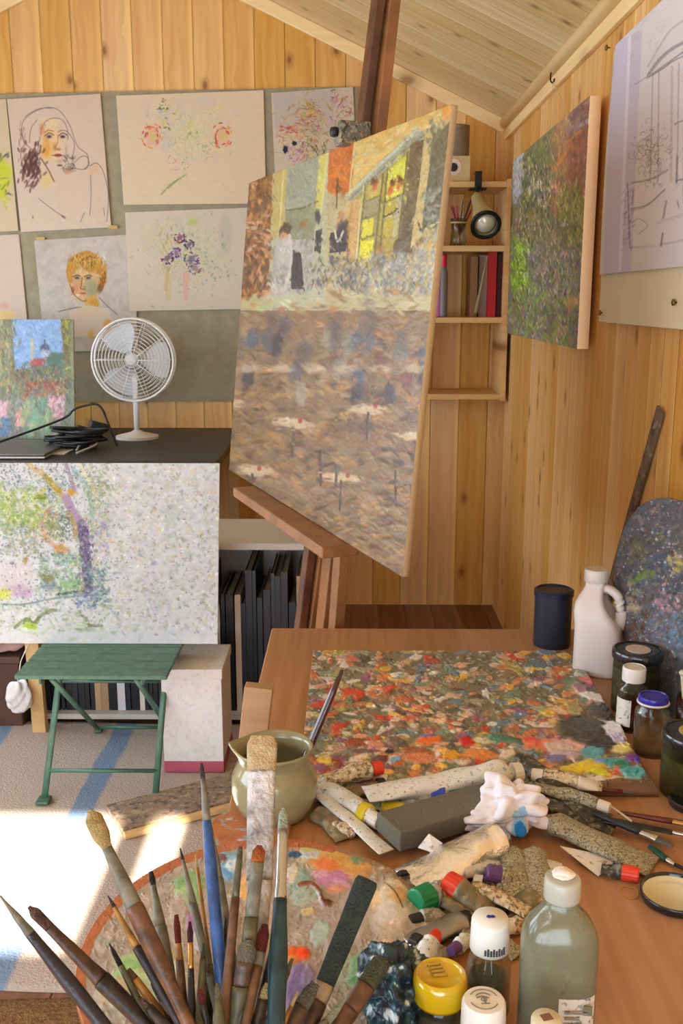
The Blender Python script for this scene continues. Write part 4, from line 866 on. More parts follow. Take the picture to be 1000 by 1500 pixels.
for px, py, lb in ((898, 70, 'dull pin at the top left corner of the big pencil sketch'), (883, 458, 'dull clip at the lower left corner of the pale drawing board'), (992, 443, 'small dark pin in the pale board below the big sketch')):
    q_ = on_x(px, py, XW-.02); off_ = .034 if py < 100 else .024
    o = mesh('pin', mv(lathe([(0, 0), (.0018, .0), (.002, .006), (.007, .008), (.008, .012), (.005, .014), (0, .0145)], 16), x=XW-off_+.005, y=q_.y, z=q_.z, ry=R(-90)), m_brasspin, smooth=True); tag(o, lb, 'pin')
# wooden ruler leaning on the right wall
ra_, rb_ = on_x(967, 600, XW-.014), None
m_rule = speckled('stained_grey_wood', (104, 86, 66), [(70, 54, 42), (136, 118, 96)], 30, .6)
rb_ = on_p(893, 880, (0, 2.32, 0), Vector((0, 1, 0)))
rb_ = on_z(868, 985, .76)
print('ruler', ra_, rb_)
# ------------------------------------------------------------------ long desk against the back wall
DZ = .95; dyf = 3.95; dx0, dx1 = -2.3, -.55
m_birch = plain('pale_birch_ply', (216, 186, 138), .5, var=.1, vscale=6); m_darktop = plain('dark_grey_desk_top', (60, 56, 54), .5)
desk = thing('desk', 'high back desk with pine legs carrying the laptop, cables and fan under the pinboard', 'desk', ((dx0+dx1)/2, 4.45, 0))
DL = lambda vf: loc_of(desk, vf)
mesh('desk_top', DL(box(dx0, dx1, dyf, YB-.02, DZ-.03, DZ, .003)), m_darktop, desk)
for x, y in ((dx0+.05, dyf+.05), (dx1-.05, dyf+.05), (dx0+.05, YB-.08), (dx1-.05, YB-.08)): mesh('leg', DL(box(x-.025, x+.025, y-.025, y+.025, 0, DZ-.03, .003)), m_pinewood, desk)
mesh('apron', DL(box(dx0+.08, dx1-.08, dyf+.04, dyf+.06, DZ-.12, DZ-.03, .002)), m_pinewood, desk)
# small canvas standing on the desk
yv = 4.62; pa, pb_ = on_y(-30, 468, yv), on_y(104, 461, yv); pc_ = on_y(108, 641, 4.5)
zb = DZ+.001; dz = pa.z-zb
p = Paint(-60, 440, 130, 680, (120, 124, 100), 3)
def q4(zx, zy): return (zx*170/981, 420+zy*260/1500)
def Q4(L_): return [q4(*v) for v in L_]
p.poly(Q4([(80, 250), (540, 235), (550, 620), (260, 700), (120, 720)]), (116, 146, 184)); p.scatter(*q4(100, 250), *q4(530, 600), 120, 16, 7, [(120, 152, 190), (130, 158, 190), (106, 136, 176), (140, 160, 184)], (-.7, .4), .6, hh=1)
p.poly(Q4([(-400, 260), (95, 250), (130, 720), (120, 1300), (-400, 1300)]), (110, 108, 84)); p.scatter(*q4(-300, 260), *q4(110, 900), 260, 14, 5, [(130, 126, 90), (84, 84, 66), (150, 150, 110), (110, 100, 70), (96, 120, 80), (160, 140, 70)], (1.2, 1.9), .8, hh=1)
p.poly(Q4([(510, 250), (595, 245), (600, 660), (550, 660)]), (110, 104, 50)); p.scatter(*q4(520, 250), *q4(590, 640), 50, 12, 5, [(150, 150, 60), (84, 80, 44), (110, 90, 50)], (1.2, 1.9), .8, hh=1)
p.blob(*q4(380, 520), 9, 8, (70, 80, 100), hh=1); p.line(Q4([(378, 450), (378, 500)]), 2, (70, 80, 110)); p.blob(*q4(385, 570), 8, 8, (150, 156, 166), hh=1); p.line(Q4([(272, 440), (270, 640)]), 4, (170, 160, 120), .9, 0, 1)
p.blob(*q4(320, 650), 13, 11, (150, 70, 60), rag=.3, hh=1); p.blob(*q4(460, 620), 16, 14, (70, 96, 80), rag=.3, hh=1)
p.poly(Q4([(140, 700), (600, 640), (600, 1300), (140, 1300)]), (100, 104, 80)); p.line(Q4([(330, 800), (460, 740), (590, 680)]), 3, (160, 180, 90), .9, 0, 1)
p.scatter(*q4(130, 690), *q4(600, 960), 260, 13, 5, [(90, 100, 70), (120, 110, 60), (110, 70, 50), (70, 80, 70), (130, 130, 80), (84, 84, 90)], (.6, 2.4), .8, hh=1)
p.scatter(*q4(200, 800), *q4(520, 950), 90, 10, 5, [(150, 76, 50), (120, 60, 50), (160, 120, 80)], (.6, 2.4), .8, hh=1)
p.scatter(*q4(0, 900), *q4(600, 1290), 330, 13, 5, [(120, 130, 100), (96, 110, 90), (150, 140, 140), (90, 100, 110), (110, 130, 80), (140, 110, 110)], (1., 2.2), .8, hh=1)
p.scatter(*q4(400, 930), *q4(540, 1120), 60, 12, 6, [(200, 150, 150), (190, 170, 170), (150, 110, 120)], (1.2, 2.2), .9, hh=1); p.scatter(*q4(140, 1040), *q4(260, 1180), 50, 10, 6, [(190, 110, 110), (206, 140, 130)], (0, 3), .9, hh=1); p.scatter(*q4(-10, 980), *q4(60, 1100), 30, 10, 6, [(200, 150, 160)], (0, 3), .9, hh=1)
p.scatter(*q4(200, 960), *q4(420, 1230), 60, 22, 8, [(130, 150, 100), (150, 160, 110), (96, 140, 110)], (1.2, 1.9), .7, hh=1); p.scatter(*q4(0, 1120), *q4(100, 1250), 30, 12, 6, [(90, 120, 150), (70, 96, 120)], (0, 3), .8, hh=1)
p.dabble(-30, 460, 108, 645, 1500, 8, 3, (.6, 2.2), 2.2, 12, .8)
p.mottle(3, 3)
Pq = quad((pa.x, yv+.03, pa.z), (pb_.x, yv+.03, pa.z), (pb_.x, yv-.05, zb), (pa.x, yv-.05, zb), 170, 240)
o = painted('canvas_painting', Pq, p, m_oil, .018, (200, 190, 160), g=1.2, relief=.001); tag(o, 'small canvas of a domed building against blue sky, standing on the back desk', 'painting')
# laptop, closed
m_alu = plain('grey_aluminium_shell', (120, 122, 124), .35, .6); m_alul = plain('pale_edge', (190, 192, 194), .35, .4)
lA, lB = on_z(0, 671, DZ+.02), on_z(68, 667, DZ+.02)
lap = thing('laptop', 'closed grey laptop lying at the front of the back desk', 'laptop', (lB.x-.30, lB.y+.17, DZ))
mesh('base', box(-.31, .29, -.16, .27, .003, .013, .004), m_alul, lap); mesh('lid', box(-.31, .29, -.16, .27, .015, .024, .004), m_alu, lap)
mesh('foot', box(-.28, .26, -.12, -.10, 0, .003), m_black, lap)
# paper slip and cables
pp = on_z(88, 661, DZ+.004); o = mesh('paper_slip', box(pp.x-.07, pp.x+.04, pp.y-.08, pp.y+.07, DZ+.001, DZ+.004), plain('white_paper', (226, 228, 232), .7)); tag(o, 'white paper slip beside the laptop on the back desk', 'paper')
rr_ = random.Random(5); m_cable = plain('black_cable_rubber', (26, 25, 27), .45)
def cable(pts, r_, lb, m=m_cable, n=8):
    o = mesh('cable', tube(smooth_path(pts, n), r_, 8), m, smooth=True); return tag(o, lb, 'cable', None)
ca = [on_y(*v, 4.35) for v in ((86, 616), (108, 600), (122, 595), (140, 592), (150, 600), (157, 617))]
ca[0].z = max(ca[0].z, DZ+.01); cable([Vector((ca[0].x-.3, 4.2, DZ+.012))]+ca+[Vector((ca[-1].x+.05, 4.3, DZ+.012))], .005, 'black cable arching up over the back desk in front of the pinboard')
for k, lb in enumerate(('tangle of black cable piled right of the laptop on the back desk', 'second loop of black cable on the cable pile of the back desk', 'third black cable loop, topmost on the pile beside the laptop')):
    cx, cy = on_z(128+k*9, 640-k*3, DZ+.02).x, 4.3-k*.02; pts = []
    for i in range(26):
        a = i*1.05+k; rr2 = .06+.035*math.sin(i*1.7+k); pts.append((cx+rr2*1.5*math.cos(a), cy+rr2*math.sin(a), DZ+.010+.0024*i+k*.012+.004*math.sin(i*2.1)))
    cable(pts, .006, lb, n=5)
cable([on_z(112, 660, DZ+.008), on_z(120, 650, DZ+.03), on_z(138, 647, DZ+.03), on_z(140, 652, DZ+.03), on_z(112, 664, DZ+.008)], .005, 'pale grey cable loop beside the paper slip on the back desk', plain('grey_cable', (170, 168, 164), .5))
for px, py, lb in ((124, 627, 'black plug adapter on top of the cable pile'), (144, 620, 'second black plug adapter further right on the cable pile')):
    q_ = on_y(px, py, 4.34); b = thing('adapter', lb, 'adapter', (q_.x, 4.34, q_.z-.015), (0, .3, .4)); mesh('adapter_body', box(-.04, .04, -.025, .025, -.015, .02, .006), m_black, b); mesh('adapter_pins', cat(box(.04, .058, -.012, -.008, 0, .004), box(.04, .058, .008, .012, 0, .004)), m_steel, b)
# desk fan
m_white = plain('white_plastic', (212, 208, 204), .4); fy = 4.62; fc = on_y(196, 527, fy); fan = thing('desk_fan', 'round white desk fan on the back desk in front of the pinboard', 'fan', (fc.x, fy, DZ))
fr_ = .19; fz = fc.z-DZ
mesh('base', lathe([(0, 0), (.10, 0), (.10, .012), (.03, .03), (.014, .04), (0, .04)], 40), m_white, fan, angle=50)
mesh('neck', tube([(0, 0, .03), (0, .0, fz-.08), (0, .03, fz-.02)], .013, 12), m_white, fan, smooth=True)
mesh('motor', mv(lathe([(0, 0), (.04, .01), (.05, .05), (.045, .1), (0, .11)], 30), y=.12, z=fz, rx=R(90)), m_white, fan, smooth=True)
for y_, nm_ in ((-.05, 'front_grille'), (.05, 'rear_grille')):
    g_ = []
    for k in range(1, 13): rk = fr_*k/12; yy_ = y_*(1-.45*(k/12)**2); g_.append(tube([(rk*math.cos(a*.1745), yy_, rk*math.sin(a*.1745)) for a in range(36)], .0016 if k < 12 else .006, 5, closed=True, up=(0, 1, 0)))
    for k in range(10): a = k*.628; g_.append(tube([(.03*math.cos(a), y_, .03*math.sin(a)), (fr_*.6*math.cos(a), y_*.85, fr_*.6*math.sin(a)), (fr_*math.cos(a), y_*.55, fr_*math.sin(a))], .0018, 5))
    mesh(nm_, mv(cat(*g_), z=fz), m_white, fan, smooth=True)
bl_ = []
for k in range(3):
    a0 = k*2.094; ring = []
    for j in range(7):
        rj = .03+.14*j/6; w_ = .35+.28*math.sin(j/6*2.6); ring.append([Vector((rj*math.cos(a0+w_*u), .018*u, rj*math.sin(a0+w_*u))) for u in (-1, -.5, 0, .5, 1)])
    V = [v for r_ in ring for v in r_]; V += [v+Vector((0, .003, 0)) for v in V]; F = []
    for j in range(6):
        for i in range(4): b0 = j*5+i; F += [(b0, b0+1, b0+6, b0+5), (35+b0, 35+b0+5, 35+b0+6, 35+b0+1)]
    bl_.append(mv((V, F), z=fz))
mesh('blades', cat(*bl_), plain('pale_grey_plastic', (186, 186, 186), .4), fan, smooth=True); mesh('hub', mv(lathe([(0, -.03), (.025, -.025), (.03, 0), (.03, .03), (0, .035)], 24), z=fz, rx=R(90)), m_white, fan, smooth=True)
# ------------------------------------------------------------------ rack of portfolios and records
ry0, ry1 = 3.47, 3.88; rxa = on_z(62, 1060, 0).x; rxb = rxa+1.12; rz = .70
m_rack = plain('white_melamine', (196, 188, 176), .4); rack = thing('storage_rack', 'low white rack holding upright portfolios and records behind the green chair', 'rack', ((rxa+rxb)/2, (ry0+ry1)/2, 0))
RL = lambda vf: loc_of(rack, vf)
mesh('side_panel', RL(box(rxa-.03, rxa, ry0, ry1, 0, rz, .002)), m_rack, rack); mesh('side_panel', RL(box(rxb, rxb+.03, ry0, ry1, 0, rz, .002)), m_rack, rack)
mesh('base_panel', RL(box(rxa, rxb, ry0+.01, ry1, .03, .05)), m_rack, rack); mesh('top_panel', RL(box(rxa-.03, rxb+.03, ry0, ry1, rz, rz+.025, .002)), m_rack, rack); mesh('back_panel', RL(box(rxa, rxb, ry1-.01, ry1, .05, rz)), m_rack, rack)
x = rxa+.012; k = 0
pcs = [(30, 32, 38), (24, 26, 30), (34, 36, 46), (28, 28, 32), (40, 40, 44), (26, 30, 40), (30, 30, 30), (24, 28, 38), (176, 148, 108), (160, 130, 96), (24, 24, 30), (200, 196, 200), (30, 34, 44), (24, 24, 28), (206, 190, 170), (30, 34, 48)]
while x < rxb-.06:
    t = rr_.uniform(.012, .03); c = pcs[k % len(pcs)]; nme = 'black portfolio' if sum(c) < 160 else ('tan folder' if c[2] < 120 else 'pale folder')
    zt2 = .05+rr_.uniform(.42, .56); b = thing('portfolio', ('%s standing upright among the row in the white rack' % {'black portfolio': 'slim black portfolio', 'tan folder': 'tan card folder', 'pale folder': 'pale card folder'}[nme]), 'portfolio', (x+t/2, ry0+.05, .05), group='upright %ss in the white rack' % nme)
    mesh('cover', cat(box(-t/2, -t/2+.0015, 0, .32, 0, zt2-.05), box(t/2-.0015, t/2, 0, .32, 0, zt2-.05), box(-t/2, t/2, -.0015, 0, 0, zt2-.05)), plain('portfolio_cover', c, .4), b); mesh('sheets', box(-t/2+.002, t/2-.002, .002, .31, .003, zt2-.06), plain('sheet_edges', (206, 196, 176), .8), b)
    x += t+rr_.uniform(.001, .006); k += 1
# ------------------------------------------------------------------ left foreground of the far side: chest, post, bag
m_chest = plain('dark_brown_wood', (92, 58, 42), .6, var=.25, vscale=8); cx1 = on_z(50, 1066, 0).x
chest = thing('chest', 'dark brown wooden chest on the floor left of the white rack', 'chest', (cx1-.38, 3.72, 0)); 
mesh('chest_body', box(-.36, .34, -.26, .2, 0, .26, .006), m_chest, chest); mesh('lid', box(-.37, .35, -.27, .21, .26, .29, .006), m_chest, chest)
m_bag = plain('red_shiny_fabric', (166, 20, 32), .35, bump=.5, bscale=14); m_cloth = plain('pink_grey_cloth', (176, 140, 136), .8, bump=.8, bscale=20, var=.2, vscale=10)
def lump(sx, sy, sz_, seed, n=36, amp=.12, sq=2.4):
    rr3 = random.Random(seed); ph = [(rr3.uniform(1.5, 6), rr3.uniform(1, 5), rr3.uniform(0, 6), rr3.uniform(.3, 1)) for _ in range(7)]; V, F = [], []
    for j in range(n+1):
        th = math.pi*j/n
        for i in range(n*2):
            fi = math.pi*i/n; c, s_ = math.cos(fi), math.sin(fi); m_ = (abs(c)**sq+abs(s_)**sq)**(-1/sq); rd = 1+amp*sum(w_*math.sin(a*fi*round(1)+0)*0 + w_*math.sin(a*math.cos(fi)*math.sin(th)*1.6+b*math.sin(fi)*math.sin(th)*1.6+2*a*math.cos(th)+c_) for a, b, c_, w_ in ph)/3
            V.append(Vector((sx*c*m_*math.sin(th)*rd, sy*s_*m_*math.sin(th)*rd, sz_*(1-math.cos(th)*rd)*.98 if math.cos(th) < .7 else sz_*(1-math.cos(th))*.98)))
    N2 = 2*n
    for j in range(n):
        for i in range(N2): a, b = j*N2+i, j*N2+(i+1) % N2; F.append((a, b, b+N2, a+N2))
    return V, F
def upright(vf, h):   # lump grows from z=0
    zm = min(v.z for v in vf[0]); return ([Vector((v.x, v.y, v.z-zm)) for v in vf[0]], [tuple(reversed(f)) for f in vf[1]])
bg_ = on_y(8, 950, 3.62); o = mesh('bag', upright(lump(.20, .13, .17, 4), 0), m_bag, smooth=True); o.location = (bg_.x-.12, 3.66, .29); tag(o, 'glossy red bag lying on the dark brown chest, half hidden by the watercolour', 'bag')
o = mesh('cloth', upright(lump(.13, .05, .07, 9, amp=.2), 0), m_cloth, smooth=True); o.location = (bg_.x-.02, 3.50, .29); tag(o, 'crumpled pinkish grey cloth in front of the red bag on the chest', 'cloth')
pq = on_z(46, 1000, .2); 
post = mesh('timber_batten', bar((on_y(44, 930, 3.42).x+.015, 3.42, .0), (on_y(40, 930, 3.42).x+.01, 3.42, .80), .05, .035, (0, 1, 0), .002), m_pinewood); post.name = 'timber_batten'; tag(post, 'upright pale pine batten between the brown chest and the white rack', 'batten')
tb_ = on_y(24, 1010, 3.36); o = mesh('plastic_bag', upright(lump(.042, .025, .065, 12, n=24, amp=.35), 0), plain('white_thin_plastic', (222, 218, 216), .3, bump=.6, bscale=40, trans=.15), smooth=True); o.location = (tb_.x, 3.375, tb_.z-.10); 
tag(o, 'small white plastic bag hanging from the pine batten', 'bag'); o.name = 'hanging_plastic_bag'
o = mesh('string', tube([(post.location.x+0, 0, 0), (0, 0, 0)], .001, 5) if False else tube([(tb_.x, 3.375, tb_.z+.02), (tb_.x+.015, 3.385, tb_.z+.1), (on_y(42, 930, 3.40).x+.01, 3.398, tb_.z+.19)], .002, 6), plain('white_string', (210, 204, 196), .7)); tag(o, 'white string tying the small plastic bag to the batten', 'string')
# ------------------------------------------------------------------ folding chair
m_green = plain('worn_green_paint', (82, 120, 100), .45, var=.18, vscale=30, bump=.2, bscale=90); m_greenm = plain('green_metal_paint', (72, 110, 90), .35, var=.15, vscale=30)
ffl, ffr = on_z(62, 1180, .0), on_z(230, 1178, .0)
SZ = .455; sfl = on_z(20, 990, SZ); sbl = on_z(72, 927, SZ)
cxl, cxr = ffl.x+.005, ffr.x-.005; fyf = (ffl.y+ffr.y)/2
chair = thing('folding_chair', 'green slatted folding chair standing on the striped rug, watercolour propped on its seat', 'chair', ((cxl+cxr)/2, (fyf+3.3)/2, .012))
CL = lambda vf: loc_of(chair, vf)
ysf, ysb = sfl.y, sbl.y; wx0, wx1 = sfl.x, cxr+.06
print('chair', ffl, ffr, sfl, sbl, cxl, cxr)
ns = 6; dY = (ysb-ysf)/ns
for i in range(ns):
    y0_ = ysf+i*dY; mesh('seat_slat', CL(box(wx0+.0, wx1, y0_+.004, y0_+dY-.008, SZ-.014, SZ, .003)), m_green, chair)
yb0, yb1 = fyf, 3.50; zb1 = .86
def pt(t, x): return Vector((x, yb0+(yb1-yb0)*t, .016+(zb1-.016)*t))
bx0, bx1 = cxl, cxr
for x_ in (bx0, bx1): mesh('leg', CL(tube([pt(0, x_), pt(1, x_)], .011, 10, .55)), m_greenm, chair, smooth=True)
t0, t1 = (ysb-.0-yb0)/(yb1-yb0), 0
rf = on_z(124, 1072, .012); x_in0, x_in1 = bx0+.045, bx1-.045
for x_ in (x_in0, x_in1): mesh('leg', CL(tube([Vector((x_, ysf+.05, SZ-.03)), Vector((x_, rf.y, .02))], .011, 10, .55)), m_greenm, chair, smooth=True)
mesh('seat_rail', CL(bar((bx0+.02, ysf+.01, SZ-.024), (bx0+.02, ysb-.01, SZ-.024), .008, .018)), m_greenm, chair); mesh('seat_rail', CL(bar((bx1-.02, ysf+.01, SZ-.024), (bx1-.02, ysb-.01, SZ-.024), .008, .018)), m_greenm, chair)
mesh('stretcher', CL(tube([pt(.09, bx0), pt(.09, bx1)], .007, 8)), m_greenm, chair, smooth=True)
mesh('stretcher', CL(tube([Vector((x_in0, rf.y-.02, .04)), Vector((x_in1, rf.y-.02, .04))], .007, 8)), m_greenm, chair, smooth=True)
zc = .33; tl2 = (SZ-.03-zc)/(SZ-.05); mesh('stretcher', CL(tube([Vector((bx0, yb0+(yb1-yb0)*.38, .33)), Vector((bx1, yb0+(yb1-yb0)*.38, .33))], .006, 8)), m_greenm, chair, smooth=True)
for x_ in (bx0, bx1): q_ = pt(0, x_); mesh('foot_cap', CL(box(x_-.022, x_+.022, q_.y-.03, q_.y+.02, .012, .024, .005)), m_greenm, chair)
for x_ in (x_in0, x_in1): mesh('foot_cap', CL(box(x_-.014, x_+.014, rf.y-.015, rf.y+.02, .012, .026, .005)), m_greenm, chair)
for t in (.76, .87, .97): a, b = pt(t, bx0-.02), pt(t, bx1+.02); mesh('back_slat', CL(bar(a+Vector((0, -.014, 0)), b+Vector((0, -.014, 0)), .010, .055, (0, .5, .85), .003)), m_green, chair)
# ------------------------------------------------------------------ watercolour leaning on the chair back
wy0, wy1 = ysb-.11, ysb+.06; wz0 = SZ+.001
wb = on_y(0, 931, wy0); print('wc bottom z', wb.z, wy0)
wt = on_y(0, 678, wy1); wl = -1.42; wr = on_y(318, 918, wy0).x
p = Paint(-160, 620, 420, 980, (214, 218, 220), 3)
def q5(zx, zy): return (zx/5, 640+zy/5)
def Q5(L_): return [q5(*v) for v in L_]
p.mottle(3, 10)
p.scatter(-150, 680, 400, 800, 260, 26, 18, [(196, 206, 216), (214, 214, 196), (206, 216, 206), (190, 200, 206), (216, 210, 206)], al=.35, soft=1)
fol = [(110, 130, 140), (130, 150, 150), (90, 110, 120), (150, 160, 170)]
p.scatter(0, 676, 130, 720, 330, 4.5, 2.6, fol, al=.75); p.scatter(60, 700, 95, 770, 260, 4.5, 2.6, fol, al=.7); p.scatter(-140, 676, 0, 760, 300, 5, 3, fol, al=.6)
yg = [(190, 200, 110), (160, 186, 90), (210, 214, 130), (140, 170, 96), (120, 150, 84)]
p.scatter(-140, 715, 70, 780, 330, 15, 9, yg, al=.5); p.scatter(0, 720, 66, 770, 120, 11, 7, yg, al=.65); p.blob(60, 728, 9, 6, (130, 146, 50), rag=.4); p.blob(72, 770, 8, 8, (130, 150, 70), al=.8, rag=.4); p.blob(52, 770, 9, 7, (190, 200, 80), al=.8, rag=.4)
p.line(Q5([(210, 200), (330, 290), (420, 390), (500, 470)]), 8, (206, 180, 130), .8); p.line(Q5([(330, 290), (430, 390)]), 9, (170, 154, 50), .85, 0); p.line(Q5([(480, 190), (510, 280), (550, 400)]), 6, (170, 150, 170), .7); p.blob(*q5(520, 405), 8, 5, (206, 150, 60), al=.9, rag=.3)
p.line(Q5([(480, 440), (540, 560), (620, 680), (620, 800)]), 13, (176, 150, 180), .75); p.line(Q5([(500, 560), (540, 640), (560, 740)]), 9, (176, 160, 110), .7); p.line(Q5([(600, 640), (620, 800), (640, 1000), (650, 1130)]), 15, (110, 96, 130), .65)
p.scatter(*q5(580, 640), *q5(690, 1140), 260, 6, 3, [(90, 80, 120), (130, 110, 160), (70, 70, 90), (170, 140, 180), (110, 120, 110)], (.9, 2.2), .75)
p.line(Q5([(540, 240), (640, 380), (670, 520), (680, 700)]), 7, (150, 190, 190), .6); p.line(Q5([(580, 200), (640, 300), (720, 420)]), 5, (226, 220, 190), .9); p.line(Q5([(300, 640), (330, 720), (400, 800), (500, 830)]), 7, (216, 170, 150), .8); p.blob(*q5(440, 820), 12, 8, (216, 150, 80), al=.85, rag=.4); p.line(Q5([(300, 640), (330, 560), (370, 520)]), 4, (190, 150, 130), .7)
p.scatter(*q5(320, 560), *q5(460, 760), 150, 6, 3.4, [(150, 130, 90), (110, 130, 80), (190, 160, 130), (130, 150, 90)], al=.7); p.scatter(*q5(430, 560), *q5(520, 760), 130, 4.5, 2.6, [(90, 110, 100), (110, 130, 120)], al=.8)
p.scatter(*q5(640, 200), *q5(800, 700), 260, 7, 4, [(170, 186, 130), (206, 196, 140), (150, 170, 120), (190, 180, 150), (130, 150, 130)], al=.6); p.scatter(*q5(690, 560), *q5(800, 900), 160, 8, 4, [(170, 170, 206), (190, 190, 210), (220, 196, 120), (150, 150, 186)], al=.6)
p.scatter(*q5(280, 860), *q5(600, 1150), 330, 8, 5, [(130, 170, 150), (150, 190, 130), (120, 150, 160), (190, 186, 130), (100, 130, 110), (170, 200, 210)], al=.6)
p.blob(*q5(520, 1080), 17, 10, (130, 180, 110), al=.7, rag=.4); p.blob(*q5(350, 1030), 12, 9, (120, 120, 60), al=.7, rag=.5); p.blob(*q5(370, 1090), 12, 9, (90, 120, 140), al=.6, rag=.5); p.scatter(*q5(0, 650), *q5(280, 860), 260, 7, 4.5, [(150, 170, 140), (130, 150, 140), (190, 170, 140), (150, 150, 110), (170, 190, 200)], al=.65)
p.poly(Q5([(-300, 920), (220, 900), (250, 1130), (60, 1190), (-300, 1200)]), (216, 206, 206), .6); p.blob(*q5(88, 925), 4, 3, (110, 110, 130), al=.9); p.blob(*q5(150, 1130), 22, 12, (190, 160, 190), al=.7, rag=.3); p.blob(*q5(30, 1150), 10, 12, (206, 214, 90), al=.9, rag=.4); p.blob(*q5(185, 900), 6, 6, (180, 150, 90), al=.8, rag=.4)
p.line(Q5([(0, 1225), (180, 1225), (420, 1180), (800, 1150)]), 3, (110, 140, 140), .7); p.line(Q5([(430, 1150), (600, 1130)]), 4, (80, 110, 80), .9)
p.scatter(-150, 885, 170, 928, 330, 13, 6, [(206, 214, 190), (170, 196, 150), (220, 222, 210), (150, 170, 130), (190, 206, 206)], (-.4, .4), .6); p.scatter(*q5(640, 940), *q5(800, 1200), 120, 9, 5, [(120, 150, 150), (150, 170, 180), (90, 130, 120)], al=.7)
p.line([(22, 919), (38, 908), (50, 912), (62, 900), (80, 893)], 5, (120, 140, 90), .8, 1); p.blob(45, 917, 11, 7, (170, 200, 70), rag=.4); p.line([(116, 896), (125, 906), (132, 916), (150, 916)], 4, (130, 140, 100), .8, 1); p.scatter(*q5(560, 1140), *q5(720, 1260), 90, 6, 4, [(90, 110, 140), (130, 150, 190), (170, 180, 206)], al=.7)
p.scatter(160, 680, 400, 920, 900, 9, 5, [(150, 170, 130), (190, 190, 150), (206, 206, 190), (130, 140, 150), (170, 150, 150), (216, 190, 130)], al=.55); p.scatter(165, 690, 315, 910, 330, 22, 12, [(206, 214, 200), (190, 200, 206), (214, 206, 190), (180, 196, 176), (200, 196, 214)], al=.5, soft=1); p.scatter(0, 680, 165, 925, 260, 14, 8, [(200, 212, 200), (190, 204, 214), (216, 214, 190), (196, 206, 186), (206, 200, 216)], al=.35, soft=1); p.dabble(-150, 680, 320, 925, 5200, 6.5, 3.2, (0, 3.1), 3.2, 14, .7, 0); p.scatter(-150, 690, 320, 900, 700, 4, 2, [(110, 130, 130), (90, 120, 96), (140, 120, 150), (236, 238, 236), (236, 238, 236)], al=.7); p.scatter(-20, 680, 165, 900, 620, 4.5, 2.6, [(96, 116, 120), (110, 130, 110), (90, 100, 130), (130, 140, 100), (120, 100, 130)], al=.6); p.scatter(40, 690, 165, 920, 260, 9, 4, [(176, 190, 130), (150, 180, 140), (170, 160, 190), (206, 190, 140), (150, 176, 186)], al=.55); p.mottle(2, 2)
zt3 = wt.z
Pq = quad((wl, wy1, zt3), (wr, wy1, zt3), (wr, wy0, wz0), (wl, wy0, wz0), 520, 330)
o = painted('watercolour_painting', Pq, p, m_paper, .006, (226, 222, 210), g=.8); tag(o, 'large pale watercolour of trees and foliage propped on the green folding chair', 'painting')
# ------------------------------------------------------------------ things on the floor by the easel
wA, wB = on_z(249, 1133, .012), on_z(322, 1122, .012)
m_wb = speckled('white_board_marks', (222, 218, 214), [(216, 213, 210), (210, 208, 206)], 40, .7, bump=.05); m_pk = plain('dusty_pink_band', (178, 84, 102), .6)
sl = thing('storage_box', 'white box with a dusty pink band along its foot, on the rug near the easel', 'box', ((wA.x+wB.x)/2, wA.y+.13, .012)); w2 = (wB.x-wA.x)/2+.02
mesh('box_body', box(-w2, w2, -.12, .12, .04, .34, .002), m_wb, sl); mesh('base_band', box(-w2-.001, w2+.001, -.121, .121, 0, .04, .002), m_pk, sl); mesh('lid', box(-w2-.004, w2+.004, -.124, .124, .34, .375, .003), m_wb, sl)
fa, fb = on_z(180, 1226, .012), on_z(300, 1193, .012); dq = (fb-fa).normalized(); pn = Vector((-dq.y, dq.x, 0))
m_plk = speckled('paint_spotted_board', (140, 116, 92), [(120, 110, 100), (160, 140, 116), (100, 84, 70)], 30, .8)
a = fa+pn*.085; b = fa+dq*.50+pn*.085; a.z = b.z = .026
pk = mesh('board', bar(a, b, .17, .022, (0, 0, 1), .002), m_plk); pk.name = 'plank'; tag(pk, 'paint-spotted plank lying on the rug in front of the folding chair', 'plank')
a = fa-pn*.012; b = fa+dq*.50-pn*.012; a.z = b.z = .022
mesh_ = mesh('batten', bar(a, b, .022, .018, (0, 0, 1), .002), m_pinewood); mesh_.name = 'timber_strip'; tag(mesh_, 'narrow pale timber strip along the front edge of the spotted plank', 'strip')
from mathutils import noise as mn
# ------------------------------------------------------------------ work table
TZ = .73; TX0, TX1, TY0, TY1 = -.215, XW-.004, .38, 2.52
m_table = pine('orange_brown_table_top', 'X', 'Y', 2.5, (180, 136, 98), (160, 114, 76), groove=False, kx=.4, gscale=1.6, rough=.35, knot=(130, 80, 50))
m_tleg = plain('table_leg_wood', (150, 104, 66), .5, var=.15)
table = thing('work_table', 'long orange-brown wooden work table along the right wall, crowded with paints', 'table', ((TX0+TX1)/2, (TY0+TY1)/2, 0))
TL = lambda vf: loc_of(table, vf)
mesh('table_top', TL(box(TX0, TX1, TY0, TY1, TZ-.03, TZ, .004)), m_table, table)
mesh('apron', TL(cat(box(TX0+.06, TX0+.08, TY0+.06, TY1-.06, TZ-.12, TZ-.03), box(TX0+.08, TX1-.06, TY1-.08, TY1-.06, TZ-.12, TZ-.03))), m_tleg, table)
for x in (TX0+.07, TX1-.07):
    for y in (TY0+.07, TY1-.07): mesh('leg', TL(box(x-.03, x+.03, y-.03, y+.03, 0, TZ-.031, .004)), m_tleg, table)
def tz(px, py, h=0.): return on_z(px, py, TZ+h)
